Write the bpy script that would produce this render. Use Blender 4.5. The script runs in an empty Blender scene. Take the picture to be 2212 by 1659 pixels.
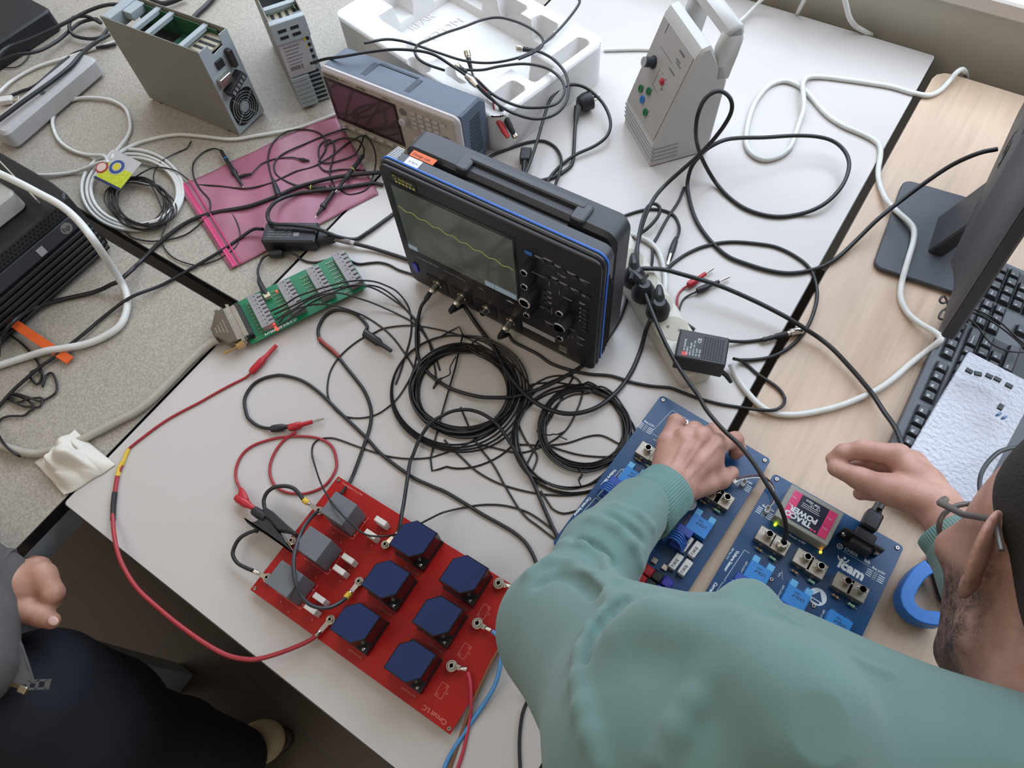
import bpy, math, random
import numpy as np
from mathutils import Vector, Matrix, Euler
random.seed(7); rng = np.random.default_rng(7)
PI = math.pi
C = bpy.context.scene.collection
S = bpy.context.scene
TZ = 0.74            # height of the table tops
CH = 0.96            # camera height above them
# ---------------------------------------------------------------- camera
FPX = 1504.3
RW = np.array([[0.8348747, 0.45347429, -0.31200209],
               [0.54671708, -0.74896444, 0.37436974],
               [-0.06391142, -0.4831287, -0.8732136]])
cd = bpy.data.cameras.new('camera'); cam = bpy.data.objects.new('camera', cd); C.objects.link(cam)
cd.sensor_width = 36.0; cd.lens = FPX * 36.0 / 2212; cd.clip_start = 0.02; cd.clip_end = 60
cm = Matrix(((RW[0, 0], -RW[0, 1], -RW[0, 2], 0), (RW[1, 0], -RW[1, 1], -RW[1, 2], 0),
             (RW[2, 0], -RW[2, 1], -RW[2, 2], TZ + CH), (0, 0, 0, 1)))
cam.matrix_world = cm; S.camera = cam
# ---------------------------------------------------------------- world, lights, exposure
S.view_settings.view_transform = 'Standard'; S.view_settings.look = 'None'
S.view_settings.gamma = 1.0; S.view_settings.use_curve_mapping = False
S.view_settings.exposure = 0.0
w = bpy.data.worlds.new('world'); S.world = w; w.use_nodes = True
bg = w.node_tree.nodes['Background']; bg.inputs[0].default_value = (1.0, 0.93, 0.86, 1); bg.inputs[1].default_value = 0.43
def area(name, loc, target, sx, sy, power, color):
    l = bpy.data.lights.new(name, 'AREA'); l.shape = 'RECTANGLE'; l.size = sx; l.size_y = sy
    l.energy = power; l.color = color
    o = bpy.data.objects.new(name, l); C.objects.link(o); o.location = loc
    d = Vector(target) - Vector(loc); o.rotation_euler = d.to_track_quat('-Z', 'Y').to_euler(); return o
area('window_light', (-0.4, 1.60, 1.85), (-0.4, 0.75, 0.9), 4.6, 1.25, 80, (0.72, 0.84, 1.0))
area('ceiling_light', (-1.2, -1.2, 2.75), (-0.7, 0.0, 0.7), 1.4, 1.4, 11, (1.0, 0.84, 0.68))
# ---------------------------------------------------------------- pixel of the photograph -> place in the room
def ray(u, v):
    return RW @ np.array([u - 1106.0, v - 829.5, FPX])
def P(u, v, h=0.0):
    d = ray(u, v); t = (h - CH) / d[2]
    return Vector((d[0] * t, d[1] * t, TZ + h))
def PP(u, v, o, n):
    d = Vector(ray(u, v)); c = Vector((0, 0, TZ + CH)); n = Vector(n)
    return c + d * ((Vector(o) - c).dot(n) / d.dot(n))
def PD(u, v, dist):
    return Vector((0, 0, TZ + CH)) + Vector(ray(u, v)) / FPX * dist
# ---------------------------------------------------------------- materials
def lin(c):
    if isinstance(c, str): c = [int(c[i:i + 2], 16) / 255 for i in (0, 2, 4)]
    return tuple(x / 12.92 if x <= 0.04045 else ((x + 0.055) / 1.055) ** 2.4 for x in c) + (1,)
MATS = {}
def mat(name, col, rough=0.5, metal=0.0, noise=0.06, nscale=60, bump=0, bscale=300, emit=0, spec=0.5, coat=0, alpha=1, sub=0, trans=0):
    if name in MATS: return MATS[name]
    m = bpy.data.materials.new(name); m.use_nodes = True; nt = m.node_tree; b = nt.nodes['Principled BSDF']
    c = lin(col); b.inputs['Roughness'].default_value = rough; b.inputs['Metallic'].default_value = metal
    b.inputs['Specular IOR Level'].default_value = spec; b.inputs['Coat Weight'].default_value = coat
    tc = nt.nodes.new('ShaderNodeTexCoord'); n = nt.nodes.new('ShaderNodeTexNoise')
    n.inputs['Scale'].default_value = nscale; n.inputs['Detail'].default_value = 4
    nt.links.new(tc.outputs['Object'], n.inputs['Vector'])
    mx = nt.nodes.new('ShaderNodeMix'); mx.data_type = 'RGBA'
    mx.inputs[6].default_value = tuple(x * (1 - noise * 2) for x in c[:3]) + (1,)
    mx.inputs[7].default_value = tuple(min(1, x * (1 + noise * 2)) for x in c[:3]) + (1,)
    nt.links.new(n.outputs['Fac'], mx.inputs[0]); nt.links.new(mx.outputs[2], b.inputs['Base Color'])
    if bump:
        n2 = nt.nodes.new('ShaderNodeTexNoise'); n2.inputs['Scale'].default_value = bscale; n2.inputs['Detail'].default_value = 3
        nt.links.new(tc.outputs['Object'], n2.inputs['Vector'])
        bp = nt.nodes.new('ShaderNodeBump'); bp.inputs['Strength'].default_value = bump; bp.inputs['Distance'].default_value = 0.001
        nt.links.new(n2.outputs['Fac'], bp.inputs['Height']); nt.links.new(bp.outputs['Normal'], b.inputs['Normal'])
    if emit:
        b.inputs['Emission Color'].default_value = c; b.inputs['Emission Strength'].default_value = emit
    if alpha < 1: b.inputs['Alpha'].default_value = alpha
    if trans: b.inputs['Transmission Weight'].default_value = trans
    if sub:
        b.inputs['Subsurface Weight'].default_value = sub; b.inputs['Subsurface Radius'].default_value = (0.01, 0.004, 0.002)
        b.inputs['Subsurface Scale'].default_value = 0.4
    MATS[name] = m; return m
BLK = mat('black_rubber', '1b1b1e', .42, noise=.15)
BLK2 = mat('black_thin_wire', '1d1a1a', .38, noise=.15)
WHC = mat('white_cable_sheath', 'cfcfca', .45)
GRC = mat('pale_grey_cable_sheath', 'b3aea3', .45)
BEI = mat('beige_cable_sheath', 'a9a397', .5)
STEEL = mat('nickel_plate', 'c9c3b8', .25, metal=1, noise=.1)
BRASS = mat('gold_plate', 'cfae78', .28, metal=1)
SILK = mat('white_print', 'd6dde0', .6)
REDP = mat('red_plastic', 'b0202a', .35)
REDW = mat('red_wire', 'a02b33', .38)
YEL = mat('yellow_sleeve', 'd9b63a', .45)
BKP = mat('black_plastic', '202124', .45, noise=.1, bump=.15, bscale=900)
BKG = mat('black_gloss', '141519', .18)
WHP = mat('white_plastic', 'c9c8c4', .4)
COP = mat('copper', 'b9714a', .35, metal=1)
# ---------------------------------------------------------------- mesh builder
class MB:
    def __init__(s): s.v = []; s.f = []; s.m = []; s.cur = 0; s.T = Matrix.Identity(4)
    def at(s, T=None): s.T = T if T is not None else Matrix.Identity(4); return s
    def c(s, k): s.cur = k; return s
    def add(s, vs, fs):
        b = len(s.v); s.v += [tuple(s.T @ Vector(p)) for p in vs]
        s.f += [tuple(b + i for i in f) for f in fs]; s.m += [s.cur] * len(fs); return s
    def box(s, x0, x1, y0, y1, z0, z1):
        return s.add([(x0, y0, z0), (x1, y0, z0), (x1, y1, z0), (x0, y1, z0), (x0, y0, z1), (x1, y0, z1), (x1, y1, z1), (x0, y1, z1)],
                     [(3, 2, 1, 0), (4, 5, 6, 7), (0, 1, 5, 4), (1, 2, 6, 5), (2, 3, 7, 6), (3, 0, 4, 7)])
    def cb(s, x, y, z, sx, sy, sz): return s.box(x - sx / 2, x + sx / 2, y - sy / 2, y + sy / 2, z - sz / 2, z + sz / 2)
    def prism(s, poly, z0, z1, ch=0):
        n = len(poly); a = sum(poly[i][0] * poly[(i + 1) % n][1] - poly[(i + 1) % n][0] * poly[i][1] for i in range(n))
        if a < 0: poly = poly[::-1]
        if z1 < z0: z0, z1 = z1, z0
        def inset(d):
            out = []
            for i in range(n):
                p0 = Vector(poly[i - 1][:2]); p1 = Vector(poly[i][:2]); p2 = Vector(poly[(i + 1) % n][:2])
                e1 = (p1 - p0).normalized(); e2 = (p2 - p1).normalized()
                nn = Vector((-e1.y - e2.y, e1.x + e2.x)); L = nn.length
                if L < 1e-6: out.append(tuple(p1)); continue
                nn /= L; k = max(.35, nn.dot(Vector((-e1.y, e1.x)))); out.append(tuple(p1 + nn * d / k))
            return out
        rings = []
        if ch: rings = [(inset(ch), z0), (poly, z0 + ch), (poly, z1 - ch), (inset(ch), z1)]
        else: rings = [(poly, z0), (poly, z1)]
        vs = []; fs = []
        for r, z in rings: vs += [(p[0], p[1], z) for p in r]
        for k in range(len(rings) - 1):
            for i in range(n):
                j = (i + 1) % n; fs.append((k * n + i, k * n + j, (k + 1) * n + j, (k + 1) * n + i))
        fs.append(tuple(range(n - 1, -1, -1))); fs.append(tuple((len(rings) - 1) * n + i for i in range(n)))
        return s.add(vs, fs)
    def rbox(s, x0, x1, y0, y1, z0, z1, r=.004, ch=.001, n=4):
        return s.prism(rrect(x0, x1, y0, y1, r, n), z0, z1, ch)
    def tube(s, pts, r, n=8, caps=True, closed=False):
        pts = [Vector(p) for p in pts]; N = len(pts); vs = []; fs = []
        rr = r if hasattr(r, '__len__') else [r] * N
        t0 = (pts[1] - pts[0]).normalized(); up = Vector((0, 0, 1)) if abs(t0.z) < .9 else Vector((1, 0, 0))
        a = t0.cross(up).normalized()
        for i, p in enumerate(pts):
            if closed: t = pts[(i + 1) % N] - pts[i - 1]
            else: t = pts[min(i + 1, N - 1)] - pts[max(i - 1, 0)]
            t = t.normalized() if t.length > 1e-9 else t0
            a = (a - t * a.dot(t)); a = a.normalized() if a.length > 1e-6 else t.orthogonal().normalized(); b = t.cross(a)
            vs += [tuple(p + (a * math.cos(2 * PI * k / n) + b * math.sin(2 * PI * k / n)) * rr[i]) for k in range(n)]
        M = N if closed else N - 1
        for i in range(M):
            for k in range(n):
                j = (i + 1) % N; fs.append((i * n + k, i * n + (k + 1) % n, j * n + (k + 1) % n, j * n + k))
        if caps and not closed: fs.append(tuple(range(n - 1, -1, -1))); fs.append(tuple((N - 1) * n + k for k in range(n)))
        return s.add(vs, fs)
    def cyl(s, p0, p1, r0, r1=None, n=20):
        r1 = r0 if r1 is None else r1; return s.tube([p0, p1], [r0, r1], n)
    def lathe(s, p0, axis, prof, n=20):
        ax = Vector(axis).normalized(); return s.tube([Vector(p0) + ax * z for z, r in prof], [max(r, 1e-5) for z, r in prof], n)
    def ball(s, c, r, n=12, sc=(1, 1, 1)):
        vs = []; fs = []
        for i in range(n + 1):
            th = PI * i / n
            for k in range(2 * n):
                ph = PI * k / n
                vs.append((c[0] + r * sc[0] * math.sin(th) * math.cos(ph), c[1] + r * sc[1] * math.sin(th) * math.sin(ph), c[2] + r * sc[2] * math.cos(th)))
        for i in range(n):
            for k in range(2 * n):
                k2 = (k + 1) % (2 * n); fs.append((i * 2 * n + k, (i + 1) * 2 * n + k, (i + 1) * 2 * n + k2, i * 2 * n + k2))
        return s.add(vs, fs)
    def quad(s, a, b, c, d): return s.add([a, b, c, d], [(0, 1, 2, 3)])
    def text(s, body, size, T, align='LEFT', ext=.00012, bold=0):
        cu = bpy.data.curves.new('t', 'FONT'); cu.body = body; cu.size = size; cu.align_x = align; cu.extrude = ext; cu.offset = bold * size
        cu.resolution_u = 2
        o = bpy.data.objects.new('t', cu); C.objects.link(o); bpy.context.view_layer.update()
        me = o.to_mesh(); old = s.T; s.T = old @ T
        s.add([tuple(v.co) for v in me.vertices], [tuple(p.vertices) for p in me.polygons])
        s.T = old; o.to_mesh_clear(); bpy.data.objects.remove(o); bpy.data.curves.remove(cu); return s
    def build(s, name, mats, parent=None, smooth=32, bevel=0, sub=0, loc=None, kind=None):
        me = bpy.data.meshes.new(name); me.from_pydata(s.v, [], s.f)
        mats = mats if isinstance(mats, (list, tuple)) else [mats]
        for m in mats: me.materials.append(m)
        me.polygons.foreach_set('material_index', s.m); me.validate()
        o = bpy.data.objects.new(name, me); C.objects.link(o)
        if parent is not None: o.parent = parent
        if loc is not None: o.location = loc
        if smooth:
            me.polygons.foreach_set('use_smooth', [True] * len(me.polygons)); me.set_sharp_from_angle(angle=math.radians(smooth))
        if bevel:
            b = o.modifiers.new('bevel', 'BEVEL'); b.width = bevel; b.segments = 2; b.limit_method = 'ANGLE'; b.angle_limit = math.radians(40)
            b.harden_normals = False
        if kind: o['kind'] = kind
        me.update(); return o
def rrect(x0, x1, y0, y1, r, n=4):
    out = []
    for cx, cy, a0 in ((x1 - r, y1 - r, 0), (x0 + r, y1 - r, 90), (x0 + r, y0 + r, 180), (x1 - r, y0 + r, 270)):
        for k in range(n + 1):
            a = math.radians(a0 + 90 * k / n); out.append((cx + r * math.cos(a), cy + r * math.sin(a)))
    return out
def RZ(a, loc=(0, 0, 0)): return Matrix.Translation(Vector(loc)) @ Matrix.Rotation(a, 4, 'Z')
def frame(o, x, y):
    x = Vector(x).normalized(); y = Vector(y); y = (y - x * y.dot(x)).normalized(); z = x.cross(y)
    m = Matrix((x, y, z)).transposed().to_4x4(); m.translation = Vector(o); return m
def thing(name, label, cat, loc=(0, 0, 0), rz=0, group=None):
    o = bpy.data.objects.new(name, None); C.objects.link(o); o.location = loc; o.rotation_euler = (0, 0, rz)
    o.empty_display_size = .02; o['label'] = label; o['category'] = cat
    if group: o['group'] = group
    o.matrix_basis = RZ(rz, loc)
    return o
def tag(o, label, cat, group=None):
    o['label'] = label; o['category'] = cat
    if group: o['group'] = group
    return o
def struct(o): o['kind'] = 'structure'; return o
def inv(o): return o.matrix_basis.inverted()
def spl(pts, n=8, closed=False):
    p = [Vector(q) for q in pts]
    if closed: p = [p[-1]] + p + [p[0], p[1]]
    else: p = [p[0] * 2 - p[1]] + p + [p[-1] * 2 - p[-2]]
    out = []
    for i in range(1, len(p) - 2):
        for k in range(n):
            t = k / n; a, b, c, d = p[i - 1], p[i], p[i + 1], p[i + 2]
            out.append(.5 * ((2 * b) + (c - a) * t + (2 * a - 5 * b + 4 * c - d) * t * t + (3 * b - a - 3 * c + d) * t ** 3))
    if not closed: out.append(p[-2])
    return out
def cpts(pts, r, base=0.0):
    return [P(q[0], q[1], (q[2] if len(q) > 2 else r + base)) for q in pts]
def cable(label, pts, r, m=BLK, name='cable', cat='cable', group=None, n=6, base=0.0, parent=None, seg=8, closed=False):
    mb = MB(); mb.tube(spl(cpts(pts, r, base), n, closed), r, seg, closed=closed)
    o = mb.build(name, m, parent, smooth=60)
    if parent is None: tag(o, label, cat, group)
    return o
# ================================================================ room and tables
def tilemat():
    m = bpy.data.materials.new('floor_tiles'); m.use_nodes = True; nt = m.node_tree; b = nt.nodes['Principled BSDF']
    tc = nt.nodes.new('ShaderNodeTexCoord'); mp = nt.nodes.new('ShaderNodeMapping'); mp.inputs['Rotation'].default_value = (0, 0, .09)
    br = nt.nodes.new('ShaderNodeTexBrick'); br.offset = 0; br.inputs['Scale'].default_value = 1
    br.inputs['Brick Width'].default_value = .3; br.inputs['Row Height'].default_value = .3; br.inputs['Mortar Size'].default_value = .004
    br.inputs['Color1'].default_value = lin('54473c'); br.inputs['Color2'].default_value = lin('504338'); br.inputs['Mortar'].default_value = lin('4a4239')
    nt.links.new(tc.outputs['Object'], mp.inputs[0]); nt.links.new(mp.outputs[0], br.inputs['Vector'])
    nt.links.new(br.outputs['Color'], b.inputs['Base Color']); b.inputs['Roughness'].default_value = .45
    return m
mb = MB(); mb.box(-4, 3, -3.5, 1.62, -.05, 0); struct(mb.build('floor', tilemat()))
wallm = mat('painted_wall', 'c6c2b6', .8, noise=.02, nscale=3, bump=.2, bscale=200)
mb = MB(); mb.box(-4, 3, 1.53, 1.66, 0, TZ + .104); struct(mb.build('wall_back', wallm))
mb = MB(); mb.box(-4, 3, 1.60, 1.72, TZ + .135, TZ + .20); mb.box(-4, 3, 1.60, 1.72, 2.45, 2.8)
for x in (-2.4, -.9, .6, 2.1): mb.box(x - .03, x + .03, 1.60, 1.66, TZ + .20, 2.45)
struct(mb.build('window_1', mat('window_frame_white', 'c9cac8', .4)))
mb = MB(); mb.rbox(-4, 3, 1.482, 1.66, TZ + .104, TZ + .135, .008, .004); struct(mb.build('trim_1', mat('window_sill_board', 'cfc8c2', .35, noise=.02)))
def tabletop_mat(name, c1, rough, speck=0, bumpy=0, scale=500, edge=None):
    m = bpy.data.materials.new(name); m.use_nodes = True; nt = m.node_tree; b = nt.nodes['Principled BSDF']
    tc = nt.nodes.new('ShaderNodeTexCoord'); n = nt.nodes.new('ShaderNodeTexNoise'); n.inputs['Scale'].default_value = scale; n.inputs['Detail'].default_value = 3
    n.inputs['Roughness'].default_value = .6
    nt.links.new(tc.outputs['Object'], n.inputs['Vector'])
    n0 = nt.nodes.new('ShaderNodeTexNoise'); n0.inputs['Scale'].default_value = 6; nt.links.new(tc.outputs['Object'], n0.inputs['Vector'])
    r = nt.nodes.new('ShaderNodeValToRGB'); c = lin(c1)
    r.color_ramp.elements[0].position = .38; r.color_ramp.elements[0].color = tuple(x * (1 - speck) for x in c[:3]) + (1,)
    r.color_ramp.elements[1].position = .62; r.color_ramp.elements[1].color = tuple(min(1, x * (1 + speck * .6)) for x in c[:3]) + (1,)
    nt.links.new(n.outputs['Fac'], r.inputs[0])
    mx = nt.nodes.new('ShaderNodeMix'); mx.data_type = 'RGBA'; mx.blend_type = 'MULTIPLY'; mx.inputs[0].default_value = .12
    nt.links.new(r.outputs[0], mx.inputs[6]); nt.links.new(n0.outputs['Fac'], mx.inputs[7]); nt.links.new(mx.outputs[2], b.inputs['Base Color'])
    b.inputs['Roughness'].default_value = rough
    if bumpy:
        bp = nt.nodes.new('ShaderNodeBump'); bp.inputs['Strength'].default_value = bumpy; bp.inputs['Distance'].default_value = .0008
        nt.links.new(n.outputs['Fac'], bp.inputs['Height']); nt.links.new(bp.outputs['Normal'], b.inputs['Normal'])
    return m
def woodmat():
    m = bpy.data.materials.new('beech_laminate'); m.use_nodes = True; nt = m.node_tree; b = nt.nodes['Principled BSDF']
    tc = nt.nodes.new('ShaderNodeTexCoord'); mp = nt.nodes.new('ShaderNodeMapping'); mp.inputs['Scale'].default_value = (1, .045, 1)
    mp.inputs['Rotation'].default_value = (0, 0, .0)
    n = nt.nodes.new('ShaderNodeTexNoise'); n.inputs['Scale'].default_value = 110; n.inputs['Detail'].default_value = 8; n.inputs['Roughness'].default_value = .62; n.inputs['Distortion'].default_value = .7
    nt.links.new(tc.outputs['Object'], mp.inputs[0]); nt.links.new(mp.outputs[0], n.inputs['Vector'])
    mp2 = nt.nodes.new('ShaderNodeMapping'); mp2.inputs['Scale'].default_value = (1, .12, 1)
    wv = nt.nodes.new('ShaderNodeTexNoise'); wv.inputs['Scale'].default_value = 14; wv.inputs['Detail'].default_value = 2; wv.inputs['Distortion'].default_value = 1.2
    nt.links.new(tc.outputs['Object'], mp2.inputs[0]); nt.links.new(mp2.outputs[0], wv.inputs['Vector'])
    mt = nt.nodes.new('ShaderNodeMath'); mt.operation = 'MULTIPLY'; mt.inputs[1].default_value = 5
    fr = nt.nodes.new('ShaderNodeMath'); fr.operation = 'PINGPONG'; fr.inputs[1].default_value = 1
    nt.links.new(wv.outputs['Fac'], mt.inputs[0]); nt.links.new(mt.outputs[0], fr.inputs[0])
    ad = nt.nodes.new('ShaderNodeMix'); ad.inputs[0].default_value = .16; nt.links.new(n.outputs['Fac'], ad.inputs[2]); nt.links.new(fr.outputs[0], ad.inputs[3])
    r = nt.nodes.new('ShaderNodeValToRGB')
    r.color_ramp.elements[0].position = .2; r.color_ramp.elements[0].color = lin('ab9682')
    r.color_ramp.elements[1].position = .75; r.color_ramp.elements[1].color = lin('c9b19a')
    e = r.color_ramp.elements.new(.45); e.color = lin('bda48d')
    nt.links.new(ad.outputs[0], r.inputs[0]); nt.links.new(r.outputs[0], b.inputs['Base Color']); b.inputs['Roughness'].default_value = .42
    bp = nt.nodes.new('ShaderNodeBump'); bp.inputs['Strength'].default_value = .15; bp.inputs['Distance'].default_value = .0005
    nt.links.new(n.outputs['Fac'], bp.inputs['Height']); nt.links.new(bp.outputs['Normal'], b.inputs['Normal'])
    return m
EDGE = mat('black_edge_band', '17171a', .35)
FRM = mat('grey_steel_frame', '8b9297', .4)
def table(name, label, x0, x1, y0, y1, topm, zt=TZ, th=.024, r=.006, leg=.04, inset=.12, band=.0025):
    t = thing(name, label, 'table', ((x0 + x1) / 2, (y0 + y1) / 2, 0)); cx, cy = (x0 + x1) / 2, (y0 + y1) / 2
    x0 -= cx; x1 -= cx; y0 -= cy; y1 -= cy
    mb = MB(); mb.rbox(x0 + band, x1 - band, y0 + band, y1 - band, zt - th, zt, r, .0006, 3); mb.build('tabletop', topm, t)
    mb = MB(); pts = rrect(x0 + band / 2, x1 - band / 2, y0 + band / 2, y1 - band / 2, r, 3)
    mb.add([(p[0] + (band * .5 if False else 0), p[1], zt - th) for p in pts] + [(p[0], p[1], zt - .0006) for p in pts], [(i, (i + 1) % len(pts), len(pts) + (i + 1) % len(pts), len(pts) + i) for i in range(len(pts))])
    pin = rrect(x0 + band + .0002, x1 - band - .0002, y0 + band + .0002, y1 - band - .0002, r, 3); n = len(pts)
    mb.add([(p[0], p[1], zt - .0006) for p in pts] + [(p[0], p[1], zt - .0006) for p in pin], [(i, (i + 1) % n, n + (i + 1) % n, n + i) for i in range(n)])
    mb.build('edge_band', EDGE, t)
    mb = MB()
    for (a, b_, c_, d) in ((x0 + inset, x1 - inset, y0 + inset, y0 + inset + .025), (x0 + inset, x1 - inset, y1 - inset - .025, y1 - inset), (x0 + inset, x0 + inset + .025, y0 + inset, y1 - inset), (x1 - inset - .025, x1 - inset, y0 + inset, y1 - inset)):
        mb.rbox(a, b_, c_, d, zt - th - .05, zt - th - .0002, .003, .001)
    mb.build('apron_frame', FRM, t)
    for sx in (0, 1):
        for sy in (0, 1):
            x = (x0 + inset) if sx == 0 else (x1 - inset - leg); y = (y0 + inset) if sy == 0 else (y1 - inset - leg)
            mb = MB(); mb.rbox(x, x + leg, y, y + leg, 0.001, zt - th - .0004, .004, .001); mb.build('leg', FRM, t)
    return t
WT = tabletop_mat('white_laminate', 'c6c0bb', .30, .03, .04, 700)
SP = tabletop_mat('speckled_laminate', 'a9a195', .45, .22, .5, 330)
table('white_table', 'smooth pale grey table with black edges under the black oscilloscope', -.8125, -.0225, -.1135, 1.489, WT)
table('speckled_table', 'speckled beige table under the black computer and the white tissue', -2.42, -.8145, -.36, .279, SP, zt=TZ - .002, inset=.004, leg=.05)
table('speckled_table', 'speckled beige table at the back under the two metal drive cases', -2.42, -.8145, .300, 1.489, SP, zt=TZ - .002, inset=.03)
table('wooden_table', 'light beech wood table carrying the keyboard and monitor', -.0125, .79, -.19, 1.452, woodmat(), zt=TZ - .001, r=.03)
# ================================================================ black oscilloscope
SCX, SCY = -.606, .495                      # front left foot corner
def scope():
    t = thing('oscilloscope', 'black bench oscilloscope with blue trim line and faint yellow trace', 'oscilloscope', (SCX, SCY, TZ))
    W = .364; H0 = .012; H1 = .272
    body = mat('scope_graphite', '3c3e45', .42, noise=.05, bump=.1, bscale=1200); face = mat('scope_black_face', '1b1b1f', .4, noise=.08)
    # housing: profile (y,z) extruded along x
    def prof(mb, pts, x0, x1, ch=.004):
        mb.at(Matrix(((0, 0, 1, 0), (1, 0, 0, 0), (0, 1, 0, 0), (0, 0, 0, 1)))); mb.prism(pts, x0, x1, ch); mb.at()
    hx0, hx1 = .062 + .045, .062 + .255
    mb = MB()
    T = Matrix(((1, 0, 0, 0), (0, 0, 1, 0), (0, 1, 0, 0), (0, 0, 0, 1)))   # (x,z) outline -> depth along y
    out = rrect(.0, W, H0, H1, .016, 5)
    mb.at(T); mb.prism(out, .0115, .0335, .003); mb.at()
    mb.build('housing', body, t)
    mb = MB(); out2 = rrect(.012, W - .006, H0 + .006, H1 - .003, .02, 5); mb.at(T); mb.prism(out2, .0455, .092, .006); mb.at()
    mb.build('rear_housing', mat('scope_rear', '2f3137', .45), t)
    # front frame, blue line, face
    mb = MB(); mb.at(T); mb.prism(rrect(-.001, W + .001, H0 - .004, H1 + .001, .016, 5), .006, .012, .002); mb.at(); mb.build('front_frame', mat('scope_frame', '34353b', .35), t)
    blue = mat('scope_blue_trim', '2f6fd0', .3)
    pts = [(W + .0012, .0135, .03), (W + .0012, .0135, H1 - .018)] + [(W - .016 + .0172 * math.cos(a), .0135, H1 - .016 + .0172 * math.sin(a)) for a in [k * PI / 10 for k in range(0, 6)]] + [(.016 - .0 , .0135, H1 + .0012)]
    pts += [(.016 - .0172 * math.sin(a), .0135, H1 - .016 + .0172 * math.cos(a)) for a in [k * PI / 10 for k in range(1, 6)]] + [(-.0012, .0135, .04)]
    mb = MB(); mb.tube(pts, .0017, 6); mb.build('blue_trim_line', blue, t, 60)
    mb = MB(); mb.at(T); mb.prism(rrect(.0015, W - .0015, H0 - .008, H1 - .003, .014, 5), 0, .0065, .0015); mb.at(); mb.build('front_panel', face, t)
    # screen
    sx0, sx1, sz0, sz1 = .0185, .2275, .098, .2365
    mb = MB(); mb.box(sx0 - .006, sx1 + .004, -.0006, 0, sz0 - .006, sz1 + .006); mb.build('screen_bezel', BKG, t)
    m = bpy.data.materials.new('screen_glass'); m.use_nodes = True; b = m.node_tree.nodes['Principled BSDF']
    b.inputs['Base Color'].default_value = lin('4d4a48'); b.inputs['Roughness'].default_value = .12  # grey-brown base colour stands in for a reflection on the glass
    b.inputs['Emission Color'].default_value = lin('6c7a6c'); b.inputs['Emission Strength'].default_value = .12
    mb = MB(); mb.box(sx0, sx1, -.0012, -.0005, sz0, sz1); scr = mb.build('screen', m, t)
    mb = MB()
    xs = np.linspace(sx0 + .004, sx1 - .003, 120)
    mb.tube([(x, -.0014, .193 - .022 * (x - sx0) / .21 + .0022 * math.sin(2 * PI * (x - sx0) / .0245 + .6)) for x in xs], .0006, 4)
    mb.build('waveform_trace', mat('trace_yellow_green', '8c9448', .5, emit=.5), scr)
    mb = MB()
    mb.box(sx0, sx0 + .018, -.0016, -.0012, sz0, sz0 + .010); mb.box(.186, sx1 - .002, -.0016, -.0012, sz0 + .002, sz0 + .014); mb.box(.168, .185, -.0016, -.0012, sz0 + .002, sz0 + .014)
    mb.build('screen_readout', mat('readout_blue', '8fa3b2', .5, emit=.25), scr)
    mb = MB(); mb.box(sx0, sx1, -.0015, -.0012, sz0 + .0165, sz0 + .0170); mb.box(.128, .1283, -.0015, -.0012, sz0 + .015, sz1)
    mb.build('screen_grid_line', mat('grid_grey', '77777a', .5, emit=.1), scr)
    # writing
    F = frame((0, -.0013, 0), (1, 0, 0), (0, 0, 1))
    def wr(mb, s, x, z, size, al='LEFT', y=-.0004, bold=0): mb.text(s, size, Matrix.Translation((x, y, z)) @ Matrix.Rotation(PI / 2, 4, 'X'), al, bold=bold)
    mb = MB(); mb.box(.024, .068, -.0008, -.0001, .2445, .2615); bd = mb.build('brand_badge', mat('badge_dark', '1c1d14', .35), t)
    mb = MB(); wr(mb, 'distrame', .036, .2535, .0072, y=-.0011, bold=.01); mb.box(.027, .0335, -.0011, -.0009, .2525, .2535); mb.box(.027, .028, -.0011, -.0009, .2525, .2595); mb.box(.027, .0335, -.0011, -.0009, .2588, .2598); mb.box(.0325, .0335, -.0011, -.0009, .2525, .2598)
    for k in range(6): mb.box(.030 + k * .0062, .034 + k * .0062, -.0011, -.0009, .2465, .2505)
    mb.build('badge_lettering', mat('badge_gold', 'b9b26a', .5), bd)
    mb = MB()
    wr(mb, 'WAVESURFER 3024', .030, .0795, .0052); wr(mb, 'Touch Screen Oscilloscope', .085, .0795, .0038); wr(mb, '4 GS/s', .150, .0795, .0042)
    for s, x, z in (('Trigger', .298, .2095), ('Horizontal', .255, .187), ('Vertical', .306, .163), ('Cursors', .268, .112), ('Adjust', .315, .092)): wr(mb, s, x, z, .0048)
    for x, z, w_ in ((.262, .227, .014), (.276, .231, .014), (.293, .227, .010), (.312, .225, .014), (.332, .222, .015), (.288, .198, .010), (.300, .195, .014), (.318, .193, .013), (.336, .19, .012), (.28, .159, .008), (.28, .147, .008), (.28, .134, .008), (.275, .08, .014), (.293, .078, .018), (.33, .082, .014), (.33, .064, .012), (.31, .07, .008), (.332, .17, .010)):
        mb.box(x, x + w_, -.0005, -.0001, z, z + .0009); mb.box(x + .001, x + w_ * .8, -.0005, -.0001, z - .0022, z - .0015)
    for x, z, h in ((.284, .173, .012), (.287, .108, .014), (.3, .165, .009), (.3, .09, .01), (.323, .07, .01)): mb.box(x, x + .0006, -.0005, -.0001, z, z + h)
    for z in (.157, .147, .137, .127): mb.cyl((.335, -.0001, z), (.335, -.0008, z), .0012, n=8)
    mb.box(.232, .292, -.0005, -.0001, .0455, .03351); mb.box(.205, .2175, -.0005, -.0001, .0835, .0855); mb.box(.208, .2145, -.0005, -.0001, .0855, .087)
    mb.build('panel_lettering', mat('panel_print', 'a9a9ab', .6), t)
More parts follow.
